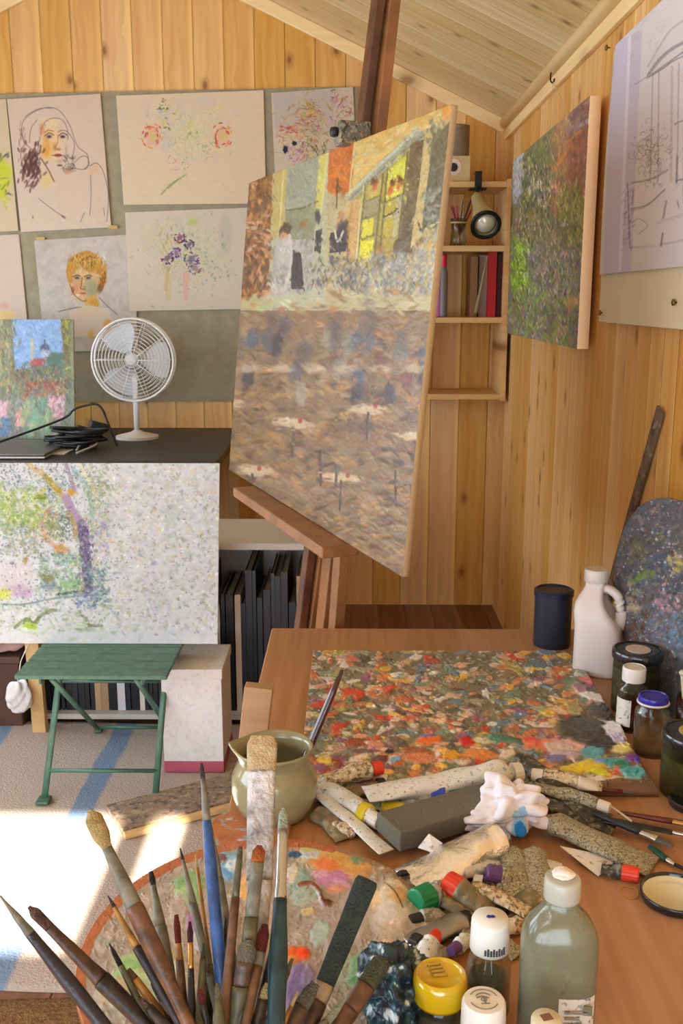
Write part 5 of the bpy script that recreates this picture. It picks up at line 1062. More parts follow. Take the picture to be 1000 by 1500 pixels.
# ------------------------------------------------------------------ paint-covered board
bR = tz(965, 1159, .012); bB = tz(845, 955, .012); bL = tz(436, 1159, .012)
p = Paint(380, 900, 1020, 1200, (116, 110, 92), 3)
pal_mix = [(150, 140, 120), (176, 96, 64), (196, 150, 130), (96, 110, 84), (160, 150, 90), (84, 80, 70), (206, 200, 190), (110, 130, 110), (190, 120, 70), (130, 84, 110), (206, 180, 150), (90, 120, 140), (140, 110, 80), (190, 70, 50), (214, 170, 70)]
for _ in range(420):
    x = p.r.uniform(400, 960); y = p.r.uniform(920, 1165); p.blob(x, y, p.r.uniform(6, 22), p.r.uniform(3, 8), pal_mix[p.r.randint(len(pal_mix))], p.r.uniform(-.5, .5), .9, .3, .5, p.r.uniform(.2, 1))
p.scatter(430, 940, 860, 1165, 520, 20, 7, pal_mix+[(200, 190, 180), (190, 180, 160), (206, 150, 120)], (-.3, .3), .85, hh=.6, soft=.3); p.scatter(430, 940, 860, 1165, 300, 9, 2.4, [(214, 208, 200), (206, 190, 170), (190, 196, 200)], (-.4, .4), .7, hh=.8)
def b2(zx, zy): return (430+zx/3.03, 1060+zy/3.03)
for x, y, rx, ry, c in ((100, 100, 60, 30, (110, 116, 96)), (270, 88, 45, 24, (134, 74, 50)), (365, 100, 40, 26, (190, 130, 110)), (450, 80, 40, 24, (110, 96, 84)), (600, 80, 70, 22, (206, 104, 50)), (590, 60, 40, 8, (110, 110, 190)), (545, 130, 80, 24, (150, 90, 64)), (425, 130, 22, 16, (40, 44, 50)), (450, 165, 36, 14, (110, 160, 200)), (560, 160, 90, 24, (190, 120, 84)), (770, 85, 36, 26, (190, 44, 40)), (840, 80, 50, 16, (190, 190, 150)), (910, 70, 60, 20, (80, 130, 110)), (700, 145, 50, 22, (206, 150, 40)), (830, 140, 90, 26, (200, 130, 70)), (950, 140, 40, 22, (206, 190, 170)), (190, 170, 60, 24, (130, 84, 120)), (140, 170, 40, 20, (206, 180, 80)), (110, 205, 50, 24, (130, 80, 110)), (190, 185, 26, 22, (130, 70, 50)), (290, 190, 50, 16, (214, 190, 110)), (380, 165, 44, 20, (100, 60, 60)), (300, 130, 60, 14, (110, 84, 90)), (990, 190, 40, 16, (90, 40, 40))):
    p.blob(*b2(x, y), rx/3.03, ry/3.03, c, p.r.uniform(-.2, .2), 1, .3, .25, .9)
def b3(zx, zy): return (700+zx/3.333, 1060+zy/3.333)
for x, y, rx, ry, c in ((120, 78, 110, 20, (70, 110, 96)), (320, 110, 110, 36, (206, 120, 90)), (260, 90, 60, 22, (200, 90, 70)), (460, 110, 110, 34, (206, 160, 150)), (400, 130, 90, 40, (190, 170, 160)), (430, 160, 80, 24, (176, 160, 170)), (520, 50, 150, 60, (62, 60, 52)), (600, 100, 80, 60, (56, 54, 52)), (480, 30, 120, 40, (74, 72, 60)), (640, 20, 90, 30, (190, 190, 200)), (670, 40, 60, 36, (214, 212, 220)), (560, 200, 90, 24, (200, 180, 60)), (520, 225, 120, 30, (206, 186, 50)), (600, 245, 60, 22, (190, 190, 40)), (560, 150, 66, 36, (84, 150, 160)), (640, 190, 90, 18, (110, 140, 190)), (680, 200, 80, 26, (70, 140, 150)), (690, 210, 40, 18, (50, 120, 90)), (765, 245, 62, 40, (100, 176, 180)), (740, 240, 50, 26, (70, 156, 160)), (755, 172, 42, 20, (110, 50, 130)), (780, 185, 20, 12, (60, 50, 150)), (800, 178, 14, 10, (190, 170, 220)), (700, 130, 50, 24, (206, 190, 120)), (720, 110, 30, 20, (214, 200, 110)), (660, 285, 50, 26, (190, 176, 150)), (580, 280, 50, 20, (206, 200, 190)), (380, 180, 60, 20, (110, 110, 150))):
    p.blob(*b3(x, y), rx/3.33, ry/3.33, c, p.r.uniform(-.2, .3), 1, .3, .25, 1.0)
for x, y, rx, ry, c in ((855, 985, 16, 10, (130, 130, 110)), (850, 1010, 14, 8, (150, 110, 120)), (868, 1022, 18, 8, (214, 206, 200)), (880, 1045, 22, 14, (66, 62, 56)), (860, 1065, 34, 16, (60, 58, 52)), (842, 1040, 16, 10, (150, 140, 84)), (900, 1070, 18, 14, (206, 204, 210)), (905, 1085, 14, 7, (180, 176, 206)), (870, 1000, 22, 6, (196, 90, 90))): p.blob(x, y, rx, ry, c, .2, 1, .3, .3, 1.2)
p.dabble(430, 950, 960, 1165, 1500, 11, 3.4, (-.5, .5), 3, 14, .75, .9)
p.mottle(5, 4); p.mottle(5, 12)
# bare wood strip along the front right corner
for _ in range(1): p.poly([(905, 1143), (950, 1143), (935, 1120), (948, 1100), (985, 1165), (800, 1170), (860, 1150)], (112, 84, 60)); p.z[int((1146-900)*3):, int((890-380)*3):] = 0
Pq = quad((bL.x, bB.y, TZ+.012), (bR.x, bB.y, TZ+.012), (bR.x, bR.y, TZ+.012), (bL.x, bR.y, TZ+.012), 560, 330)
m_thick = vcol('thick_oil_paint', .33, bump=.5, bscale=110, spec=.5)
rz_ = np.random.RandomState(3)
o = painted('mixing_board', Pq, p, m_thick, .0115, (110, 82, 58), g=1.25, relief=.0042, nrm=np.array((0, 0, 1.))); tag(o, 'wooden mixing board crusted with thick oil paint in every colour', 'palette')
# ------------------------------------------------------------------ oval palette at the front
pcx = tz(383, 1385, .012); PA, PB_ = .243, .268
def disc(cx, cy, z, a, b, n, tiltx=0):
    u = np.linspace(-1, 1, n)[None]; v = np.linspace(1, -1, n)[:, None]
    X = u*np.sqrt(1-v*v/2); Y = v*np.sqrt(1-u*u/2); return np.stack([cx+a*X, cy+b*Y, z+0*X+tiltx*Y], -1)
Pd = disc(pcx.x, pcx.y, TZ+.012, PA, PB_, 420)
p = Paint(60, 1150, 720, 1720, (150, 140, 130), 2.5)
p.scatter(100, 1200, 640, 1600, 900, 26, 12, [(150, 144, 136), (164, 150, 140), (140, 130, 124), (170, 164, 156), (130, 124, 112), (150, 160, 150), (176, 160, 150)], al=.7, hh=.25)
def o5(zx, zy): return (300+zx/3.125, 1240+zy/3.125)
L5 = [(600, 60, 150, 60, (190, 140, 80)), (520, 30, 90, 34, (196, 160, 100)), (700, 90, 60, 60, (180, 140, 90)), (640, 110, 110, 30, (196, 150, 80)), (560, 90, 50, 30, (206, 120, 70)), (708, 62, 32, 24, (90, 140, 100)), (480, 30, 50, 26, (176, 190, 200)), (410, 40, 30, 14, (50, 80, 110)), (500, 12, 60, 16, (170, 180, 110)), (580, 150, 70, 30, (176, 120, 160)), (620, 180, 40, 26, (190, 150, 180)), (530, 130, 40, 16, (200, 150, 170)), (440, 170, 50, 60, (130, 160, 150)), (470, 220, 60, 40, (150, 170, 160)), (400, 130, 22, 50, (196, 190, 176)), (600, 200, 44, 16, (196, 140, 120)), (700, 300, 60, 120, (160, 150, 144)), (530, 400, 40, 50, (150, 176, 170)), (470, 300, 30, 16, (190, 180, 130)), (600, 470, 50, 60, (160, 150, 150)), (420, 495, 46, 34, (214, 90, 40)), (450, 490, 24, 26, (220, 70, 20)), (400, 520, 24, 16, (206, 130, 70)), (420, 640, 40, 90, (110, 100, 150)), (470, 600, 30, 40, (130, 120, 160)), (720, 560, 60, 60, (110, 160, 120)), (740, 600, 50, 36, (130, 180, 140)), (700, 620, 40, 20, (90, 140, 100)), (780, 480, 40, 50, (176, 166, 160)), (835, 470, 26, 44, (206, 176, 156)), (830, 340, 70, 70, (176, 166, 150)), (820, 260, 60, 50, (206, 180, 130)), (870, 230, 70, 60, (190, 176, 150)), (860, 320, 70, 50, (190, 184, 176)), (880, 250, 40, 30, (196, 160, 110)), (840, 90, 30, 34, (170, 190, 190)), (800, 80, 30, 60, (150, 130, 110)), (90, 90, 60, 60, (120, 170, 200)), (110, 120, 30, 40, (90, 150, 200)), (130, 90, 30, 30, (190, 206, 210)), (60, 170, 30, 40, (150, 180, 190)), (185, 190, 26, 50, (206, 160, 100)), (60, 60, 40, 20, (110, 80, 90)), (-70, 180, 60, 60, (120, 160, 110)), (-90, 220, 40, 30, (150, 180, 130)), (-60, 240, 40, 40, (140, 170, 120)), (-50, 360, 30, 50, (150, 100, 150)), (-40, 320, 24, 24, (170, 130, 170)), (-20, 430, 40, 40, (170, 170, 170)), (-120, 300, 40, 60, (160, 150, 140)), (-250, 520, 130, 40, (150, 176, 120)), (-350, 590, 60, 60, (130, 170, 110)), (-280, 600, 100, 40, (170, 186, 140)), (-180, 500, 40, 40, (176, 160, 120)), (-170, 560, 60, 40, (206, 200, 180)), (-300, 700, 120, 60, (150, 160, 130)), (-420, 660, 60, 60, (176, 160, 130)), (300, 300, 60, 90, (170, 150, 140)), (260, 520, 60, 80, (160, 130, 110)), (100, 400, 60, 80, (150, 130, 120)), (200, 700, 100, 60, (150, 110, 80))]
for x, y, rx, ry, c in [(590, 70, 190, 90, (190, 146, 90)), (440, 180, 100, 130, (150, 166, 156)), (600, 330, 200, 150, (156, 146, 142)), (250, 250, 140, 200, (164, 140, 128)), (-80, 300, 160, 200, (160, 148, 136)), (700, 600, 170, 120, (140, 160, 140)), (400, 620, 150, 150, (140, 116, 130)), (100, 600, 200, 160, (150, 120, 96)), (-250, 600, 220, 140, (166, 170, 136)), (850, 330, 90, 150, (178, 164, 144))]: p.blob(*o5(x, y), rx/3.125, ry/3.125, c, 0, .9, .8, .2, .2)
for x, y, rx, ry, c in L5: p.blob(*o5(x, y), rx/2.35, ry/2.35, c, p.r.uniform(-.3, .3), 1, .35, .2, .5)
p.line([o5(430, 185), o5(480, 180), o5(520, 210), o5(540, 260), o5(570, 265)], 6, (120, 66, 40), .95, 0, 1.2); p.line([o5(705, 560), o5(740, 555), o5(770, 520)], 3, (206, 220, 206), .9); p.line([o5(820, 180), o5(870, 240), o5(905, 300)], 2.5, (110, 84, 60), .9, 0, .2); p.line([o5(740, 15), o5(800, 30), o5(830, 120)], 3, (90, 84, 50), .8)
p.blob(*o5(560, 262), 9, 7, (90, 50, 30), rag=.3, hh=1)
p.scatter(110, 1220, 620, 1560, 420, 11, 4, [(176, 160, 150), (130, 110, 100), (190, 180, 170), (150, 120, 90), (110, 130, 120), (170, 110, 80)], al=.4, hh=.45)
# wooden rim
rim = []
for k in range(0, 97):
    a = 2*math.pi*k/96; q_ = Vector((pcx.x+PA*.975*math.cos(a), pcx.y+PB_*.975*math.sin(a), TZ+.012)); X, Y = proj(q_); rim.append((X, Y, a))
for (x0, y0, a0), (x1, y1, a1) in zip(rim[:-1], rim[1:]):
    if 1.15 < a0 < 5.2: p.line([(x0, y0), (x1, y1)], 17, (160, 96, 62), 1, 0, .15)
    elif a0 <= 1.15: p.line([(x0, y0), (x1, y1)], 8, (140, 112, 84), .9)
p.scatter(150, 1225, 400, 1420, 60, 6, 3, [(176, 120, 84), (130, 74, 50)], al=.5)
p.dabble(150, 1225, 610, 1560, 1500, 12, 5, (0, 3.1), 4, 12, .7, .5)
p.mottle(4, 4); p.mottle(5, 14)
# the dried mound at the right of the palette
mound = p.win(520, 1270, 625, 1400); sl_, X_, Y_ = mound; p.z[sl_] += 2.6*np.exp(-(((X_-578)/26)**2+((Y_-1318)/34)**2)*.9)
o = painted('oval_palette', Pd, p, m_thick, .011, (150, 92, 60), g=1.2, relief=.0036, nrm=np.array((0, 0, 1.))); tag(o, 'big oval wooden palette covered in mixed dried paint, under the brush bundle', 'palette')
o.name = 'oval_palette'
# ------------------------------------------------------------------ stoneware jug with a dark brush
m_stone = plain('green_grey_glaze', (150, 144, 108), .18, var=.12, vscale=14, coat=.5, bump=.1, bscale=30)
jy = 1.545; jc = on_y(403, 1198, jy); jug = thing('stoneware_jug', 'round grey-green glazed stoneware jug behind the oval palette', 'jug', (jc.x, jy, TZ))
def jugprof():
    o_ = [(0, 0), (.050, 0), (.058, .006), (.069, .028), (.074, .05), (.0735, .07), (.067, .088), (.060, .098), (.0585, .104), (.062, .114), (.066, .121), (.067, .1245)]
    i_ = [(.064, .126), (.059, .118), (.0555, .106), (.058, .096), (.066, .08), (.069, .05), (.060, .02), (.04, .010), (0, .009)]
    return o_+i_
V, F = lathe(jugprof(), 64)
for v in V:
    if v.z > .096:
        a = math.atan2(v.y, v.x); k = math.exp(-((a-math.pi if a > 0 else a+math.pi)/.38)**2)*min(1, (v.z-.096)/.025); v.x -= .011*k; v.z += .006*k; v.y *= (1-.25*k)
mesh('jug_body', (V, F), m_stone, jug, smooth=True)
jb0 = on_y(430, 1150, jy+.01); jb1 = on_y(487, 1015, jy+.05)
jb = thing('paint_brush', 'dark lacquered brush handle standing in the stoneware jug', 'brush', Vector((jug.location.x+.012, jy, TZ+.012)))
jd = [(jb.location-jb.location), jb0-jb.location, jb1-jb.location, jb1-jb.location+(jb1-jb0)*.25]
mesh('handle', tube(jd, [.004, .0075, .006, .003], 14), plain('dark_brown_lacquer', (58, 26, 26), .2, coat=.6), jb, smooth=True); mesh('ferrule', tube([jd[1]*.2, jd[1]*.93], [.006, .0085], 14), m_steel, jb, smooth=True)
# wooden block behind jug
m_blk = pine('end_grain_block', 'Z', 'X', 4., (176, 140, 96), (150, 112, 72), groove=False)
q0 = tz(330, 1166); blk = mesh('wooden_block', bar((q0.x+.03, 1.78, TZ), (q0.x+.045, 1.80, TZ+.13), .055, .045, (0, 1, 0), .002), m_blk); tag(blk, 'small upright block of pale wood behind the stoneware jug at the table edge', 'block')
# ------------------------------------------------------------------ generic paint tube
m_capw = plain('white_cap', (214, 210, 200), .35); m_capk = plain('black_cap', (30, 30, 30), .4); m_capb = plain('royal_blue_band', (44, 78, 190), .35); m_capr = plain('orange_red_cap', (214, 62, 36), .35)
m_capg = plain('emerald_cap', (20, 130, 84), .35); m_capp = plain('purple_cap', (96, 60, 120), .35); m_capt = plain('teal_cap', (30, 96, 90), .35); m_capy = plain('yellow_band', (206, 186, 40), .4)
m_tw = speckled('smeared_white_tube', (216, 218, 214), [(186, 190, 186), (160, 186, 190), (196, 186, 176), (130, 132, 128)], 75, .35, cover=-.1)
m_tg = speckled('smeared_grey_tube', (166, 170, 160), [(140, 146, 130), (196, 198, 188), (104, 110, 104)], 60, .35, cover=.5)
m_ts = speckled('dirty_speckled_tube', (160, 156, 130), [(112, 110, 90), (186, 184, 164), (126, 112, 90), (84, 86, 76)], 150, .45, cover=.4, bump=.6)
m_tc = speckled('cream_crusted_tube', (196, 178, 140), [(160, 138, 104), (212, 204, 184), (120, 100, 76)], 90, .5, cover=.6, bump=.6)
m_td = speckled('black_grey_tube', (56, 56, 50), [(90, 92, 80), (30, 30, 28), (120, 120, 110)], 50, .4, cover=.4)
m_foil = plain('crinkled_foil', (240, 240, 238), .22, .9, bump=.8, bscale=38)
m_tol = speckled('olive_brown_tube', (120, 112, 84), [(104, 100, 78), (146, 136, 108), (140, 112, 90)], 40, .45, cover=.5)
m_sil = plain('dull_grey_metal', (150, 146, 140), .3, .8, bump=.5, bscale=30)
def tshape(Ln, w, seed, t0=0., t1=1., grow=0., flatend=.14, tubular=1.0, nseg=26, n=26):
    rr4 = random.Random(seed); ph = [rr4.uniform(0, 6) for _ in range(4)]; V, F = [], []
    for i in range(n+1):
        t = t0+(t1-t0)*i/n
        if t < .03: hw = w*.22; hh = hw
        elif t < .07: f = (t-.03)/.04; hw = w*(.22+.26*f); hh = hw
        else:
            f = (t-.07)/.93; g_ = max(0, 1-f/(1-flatend)) if f < 1-flatend else 0
            k = max(0, min(1, (1-f)/.75)); hh = w*.48*tubular*(k**.7)+.0012; hw = w*(.48+.12*(1-k))
            hh *= 1+.10*math.sin(9*t+ph[0])+.06*math.sin(23*t+ph[1])
        hw += grow; hh += grow
        bend = .06*w*math.sin(5*t+ph[2])*(1 if t > .07 else 0)
        for k2 in range(nseg):
            a = 2*math.pi*k2/nseg; c, s_ = math.cos(a), math.sin(a)
            dent = 1+.05*math.sin(3*a+14*t+ph[3]) if t > .1 else 1
            V.append(Vector((t*Ln, hw*c*dent+bend, hh*s_*dent)))
    for i in range(n):
        for k2 in range(nseg): a, b = i*nseg+k2, i*nseg+(k2+1) % nseg; F.append((a, b, b+nseg, a+nseg))
    F.append(tuple(reversed(range(nseg)))); F.append(tuple(range(n*nseg, (n+1)*nseg))); return V, [tuple(reversed(f)) for f in F]
tube_n = [0]
def ptube(a, b, wpx, body, cap, label, za=None, zb=None, band=None, caplen=.020, tubular=1., name='paint_tube', capr=.36, ribs=18, group=None, noend=False):
    """a: cap end, b: folded end, both in photo pixels; heights above the table"""
    tube_n[0] += 1; sd = tube_n[0]
    A0 = tz(*a, .02); dep = -(RM.transposed() @ (A0-EYE)).z; w = wpx*dep/FPX
    za = w*.5 if za is None else za; zb = .004 if zb is None else zb
    A_, B_ = tz(*a, za), tz(*b, zb); d = B_-A_; Ln = d.length
    t = thing(name, label, 'paint tube', A_, (0, -math.asin(d.z/Ln), math.atan2(d.y, d.x)), group or 'paint tubes heaped on the work table')
    cl_ = caplen if cap else 0
    mesh('tube_body', mv(tshape(Ln-cl_*.8, w, sd, tubular=tubular), x=cl_*.8), body, t, smooth=True)
    if cap: mesh('cap', mv(lathe([(0, 0), (w*capr*.85, 0), (w*capr, .002), (w*capr*1.08, cl_), (0, cl_)], 36, ribs, .03), ry=R(90)), cap, t, angle=35)
    if band: mesh('label_band', mv(tshape(Ln-cl_*.8, w, sd, band[1], band[2], .0006, tubular=tubular, n=8), x=cl_*.8), band[0], t, smooth=True)
    return t
ptube((764, 1131), (535, 1163), 38, m_tw, m_capw, 'long white paint-smeared tube lying across the mixing board edge', .040, .034, caplen=.018)
ptube((675, 1165), (542, 1174), 32, m_tg, m_capt, 'grey tube with a royal blue band near its cap', .024, .012, band=(m_capb, .06, .26))
ptube((612, 1188), (520, 1184), 22, m_tg, m_capk, 'small tube with a yellow band beside the grey foam bar', .012, .01, band=(m_capy, .1, .5))
ptube((556, 1206), (462, 1142), 30, m_tw, m_capw, 'white tube with a yellow band by its white cap', .02, .026, band=(m_capy, .06, .18))
ptube((462, 1158), (566, 1248), 20, m_tw, None, 'flattened white tube running from the jug to the foil tube', .022, .016, tubular=.4)
ptube((560, 1124), (472, 1142), 26, m_tc, m_capr, 'cream tube with an orange mark at the left of the heap', .034, .03)
ptube((742, 1228), (590, 1292), 60, m_foil, None, 'big crinkled silver foil tube in front of the foam bar', .034, .012, tubular=.85)
ptube((800, 1203), (958, 1268), 48, m_ts, None, 'long speckled flattened tube reaching right from under the tissue', .026, .006, tubular=.5)
ptube((778, 1134), (882, 1152), 24, m_tc, m_capw, 'crusted cream tube with a white paper label on the mixing board', .034, .030, band=(m_capw, .62, .95))
ptube((893, 1184), (780, 1150), 22, m_ts, m_capw, 'speckled dark tube with a white cap ending near the palette knives', .028, .030)
ptube((752, 1246), (748, 1320), 40, m_ts, None, 'dark speckled tube pointing towards the white-capped bottle', .022, .01, tubular=.6)
ptube((782, 1246), (794, 1324), 40, m_ts, None, 'second dark speckled tube, beside the tall clear bottle', .022, .01, tubular=.6)
ptube((607, 1322), (665, 1300), 40, m_tg, m_capg, 'tube with a big emerald green cap at the palette edge', .02, .012, caplen=.032, capr=.48)
ptube((652, 1292), (724, 1340), 40, m_tol, m_capr, 'olive tube with an orange-red cap below the foil tube', .028, .01, caplen=.026, capr=.46)
ptube((712, 1278), (770, 1292), 28, m_ts, m_capp, 'tube with a purple cap beside the orange-red cap', .026, .014, caplen=.024, capr=.46)
ptube((678, 1278), (742, 1262), 20, m_tw, m_capw, 'small tube with a white cap between the purple and orange-red caps', .022, .010, caplen=.014, capr=.46)
ptube((690, 1296), (774, 1336), 24, m_tc, None, 'beige flattened tube lying over the olive tube', .030, .022, tubular=.6)
ptube((684, 1348), (598, 1384), 36, m_sil, None, 'dull grey metal tube behind the yellow-capped jar', .016, .012, tubular=.7)
ptube((648, 1318), (700, 1350), 22, m_tol, None, 'small olive tube beside the grey metal tube', .02, .008, tubular=.7)
ptube((936, 1282), (880, 1272), 22, m_td, m_capr, 'black tube with an orange-red cap beside the rubber band', .012, .012, caplen=.026, capr=.5)
ptube((660, 1394), (690, 1370), 22, m_tw, m_capp, 'little white tube with a purple cap behind the white-capped bottle', .02, .012)
ptube((758, 1110), (882, 1200), 34, m_td, None, 'long flattened black tube lying over the mixing board corner', .036, .018, tubular=.45)
ptube((770, 1168), (900, 1214), 30, m_td, None, 'black tube running beside the long speckled tube', .020, .012, tubular=.5)
ptube((735, 1362), (776, 1350), 24, m_tc, m_capw, 'short pinkish tube behind the white-capped bottle', .016, .01)
ptube((600, 1350), (650, 1338), 26, m_tg, m_capk, 'grey tube with a black cap under the emerald cap', .012, .008)
ptube((520, 1222), (470, 1200), 18, m_tc, None, 'thin cream tube beside the jug', .01, .008)
ptube((640, 1368), (612, 1410), 30, m_tw, m_capr, 'paint-smeared tube with a red cap behind the yellow-capped jar', .014, .01)
ptube((740, 1340), (700, 1310), 22, m_td, m_capk, 'small black tube behind the white-capped bottle', .012, .008)
rf_ = random.Random(11)
fill_kinds = [(m_ts, 'dirty speckled tube lying low in the heap, partly covered by other tubes'), (m_td, 'blackened tube lying low in the heap, partly covered by other tubes'), (m_tol, 'olive-brown tube lying low in the heap, partly covered by other tubes'), (m_tw, 'white smeared tube lying low in the heap, partly covered by other tubes')]
for cx_, cy_, an, Ls, kd in ((640, 1310, .4, 70, 1), (690, 1330, 2.6, 80, 0), (730, 1300, .2, 76, 1), (655, 1352, 2.9, 70, 2), (628, 1392, .5, 60, 0), (705, 1372, .1, 60, 2), (670, 1262, .3, 80, 1), (600, 1312, 1.2, 60, 1), (775, 1300, 1.9, 70, 1), (790, 1268, .3, 60, 3), (500, 1172, .3, 80, 0), (580, 1205, .2, 80, 1), (530, 1158, 2.9, 70, 2), (600, 1150, .1, 90, 0), (700, 1160, .25, 90, 1), (488, 1208, .7, 60, 2), (740, 1385, .6, 50, 0), (660, 1180, 3.0, 80, 3), (760, 1330, 2.4, 60, 2), (820, 1180, .35, 90, 1), (850, 1222, .4, 70, 2)):
    dx_, dy_ = math.cos(an)*Ls/2, math.sin(an)*Ls/2; m_, lb = fill_kinds[kd]
    ptube((cx_-dx_, cy_-dy_), (cx_+dx_, cy_+dy_), rf_.uniform(28, 38), m_, rf_.choice([m_capk, m_capw, None, None]), lb, .008+rf_.uniform(0, .004), .005, tubular=.55, group={0: 'speckled tubes low in the heap', 1: 'blackened tubes low in the heap', 2: 'olive tubes low in the heap', 3: 'white tubes low in the heap'}[kd], caplen=.014)
# crumpled paper tube end and scraps
def crumple(sx, sy, sz, seed, n=70, f=2.2, amp=.45, soft=False):
    V, F = [], []; of = Vector((seed*3.1, seed*1.7, 0))
    for j in range(n+1):
        th = math.pi*j/n
        for i in range(n*2):
            fi = math.pi*i/n; d = Vector((math.sin(th)*math.cos(fi), math.sin(th)*math.sin(fi), math.cos(th)))
            w = (mn.turbulence(d*f+of, 4, True)*amp+mn.noise(d*f*.6+of)*amp*.8) if not soft else (abs(mn.noise(d*f*.9+of))*-1.5*amp+.5*amp+mn.noise(d*f*2.1+of)*amp*.35+mn.noise(d*f*.5+of)*amp*.6)
            r_ = 1-w+(.25 if not soft else .0)
            V.append(Vector((d.x*sx*r_, d.y*sy*r_, d.z*sz*r_)))
    N2 = 2*n
    for j in range(n):
        for i in range(N2): a, b = j*N2+i, j*N2+(i+1) % N2; F.append((a, a+N2, b+N2, b))
    zm = min(v.z for v in V)+sz*.25; V = [Vector((v.x, v.y, max(v.z-zm, 0))) for v in V]; return V, F
m_tis = vcol('soft_tissue', .9, bump=.1, spec=.1)
def tinted(name, vf, colf, mat):
    o = mesh(name, vf, mat, smooth=True); at = o.data.color_attributes.new('Col', 'FLOAT_COLOR', 'POINT')
    at.data.foreach_set('color', np.array([lin(colf(v.co)) for v in o.data.vertices], np.float32).ravel()); return o
tp_ = tz(752, 1200, .02); cr = crumple(.064, .052, .042, 2, 90, 1.7, .5, True)
sp_ = tz(763, 1203, .05)-Vector((tp_.x, tp_.y, 0)); 
def tcol(c):
    d = math.hypot(c.x-sp_.x, (c.y-sp_.y)*.8); return (40, 120, 200) if d < .010 else ((150, 190, 224) if d < .015 else (226, 224, 232))
o = tinted('tissue', cr, tcol, m_tis); o.location = (tp_.x, tp_.y, TZ+.012); tag(o, 'crumpled white tissue with a blue paint spot on top of the tube heap', 'tissue')
cr = crumple(.045, .022, .020, 7, 50, 1.6, .45, True); t2 = tz(715, 1212, .02); o = tinted('tissue', cr, lambda c: (226, 224, 230), m_tis); o.location = (t2.x, t2.y, TZ+.02); tag(o, 'loose white tissue end beside the crumpled tissue and foam bar', 'tissue')
m_scr = speckled('marked_label_paper', (220, 218, 214), [(150, 150, 150), (190, 186, 190)], 60, .7, cover=.1)
def scrap(pts, h, label):
    P3 = [tz(x, y, h+dz) for x, y, dz in pts]; n = len(P3); V = P3+[v+Vector((0, 0, .0012)) for v in P3]
    F = [tuple(range(n)), tuple(reversed(range(n, 2*n)))]+[(i, i+n, (i+1) % n+n, (i+1) % n) for i in range(n)]
    c = sum(P3, Vector())/n; o = mesh('paper_scrap', ([v-c for v in V], F), m_scr); o.location = c; tag(o, label, 'paper'); return o
scrap([(820, 1240, .01), (905, 1258, .004), (876, 1284, .0), (848, 1262, .006)], .003, 'torn white label paper under the long speckled tube')
scrap([(612, 1242, .0), (628, 1222, .02), (648, 1236, .01), (636, 1250, 0)], .028, 'small torn paper corner on the foil tube by the foam bar')
# grey foam bar
m_foam = plain('dark_grey_foam', (104, 102, 90), .85, bump=.3, bscale=200, var=.06)
fa_, fb_ = tz(568, 1222, .03), tz(752, 1168, .03); fa_.z = fb_.z = TZ+.034
fbar = mesh('foam_bar', bar(fa_, fb_, .074, .034, (0, 0, 1), .003), m_foam); tag(fbar, 'long dark grey foam bar lying across the tubes behind the silver tube', 'bar')
# second wooden palette behind the oval one, at the table edge
q_ = tz(335, 1212, .006); o = mesh('small_palette', mv(lathe([(0, 0), (.06, 0), (.062, .003), (.06, .006), (0, .006)], 40, sq=(1.1, 1.25, 2.6)), x=q_.x+.035, y=q_.y-.01, z=TZ+.0005), speckled('orange_wood_with_paint', (176, 110, 66), [(190, 196, 200), (150, 160, 170), (160, 96, 60)], 22, .4, cover=.3), smooth=False); tag(o, 'small paint-stained orange wooden palette between the jug and the table edge', 'palette')
# ------------------------------------------------------------------ along the right wall
m_milk = plain('milky_plastic', (222, 210, 200), .35, bump=.05, bscale=20, trans=.08, g=.98)
mc = tz(880, 984); mY = 2.215; mX = on_z(880, 990, TZ).x
mjug = thing('plastic_jug', 'white plastic milk-style jug with a moulded handle standing by the right wall', 'jug', (mX, mY, TZ), R(-24))
prof = [(0, 0), (.90, 0), (1, .006), (1, .118), (.99, .135), (.93, .152), (.80, .170), (.64, .186), (.50, .200), (.42, .208), (.40, .214), (.40, .224), (0, .224)]
V, F = lathe([(r_, z) for r_, z in prof], 72, sq=(.056, .052, 4.2))
for v in V:
    if v.z > .115:
        k = min(1, (v.z-.115)/.07); k = k*k*(3-2*k)
        if v.x > 0 and v.z < .212: v.x *= (1-.62*math.sin(min(1, (v.z-.115)/.097)*math.pi)**.8*(.45+.55*math.exp(-(v.y/.03)**2)))
        v.x -= .016*k
mesh('jug_body', (V, F), m_milk, mjug, smooth=True)
mesh('handle', tube(smooth_path([(-.006, 0, .206), (.016, 0, .204), (.036, 0, .190), (.041, 0, .170), (.046, 0, .145), (.044, 0, .112)], 6), [.0125]*12+[.012]*10+[.013]*9, 16, .85), m_milk, mjug, smooth=True)
mesh('cap', mv(lathe([(0, 0), (.0265, 0), (.0275, .002), (.0275, .026), (.0255, .029), (0, .029)], 48, 30, .015), x=-.016, z=.222), m_milk, mjug, angle=40)
# dark tin half seen left of the jug
m_dk = plain('dark_blue_grey_tin', (46, 52, 62), .35, .3); tn = thing('tin', 'dark blue-grey tin behind the left side of the plastic jug', 'tin', (.515, 2.40, TZ))
mesh('tin_body', lathe([(0, 0), (.046, 0), (.047, .003), (.047, .14), (.045, .142), (0, .142)], 48), m_dk, tn, angle=40); mesh('lid', lathe([(.047, .132), (.050, .133), (.050, .146), (.044, .149), (.040, .145), (0, .145)], 48), plain('navy_tin_lid', (34, 40, 66), .3, .3), tn, angle=40)
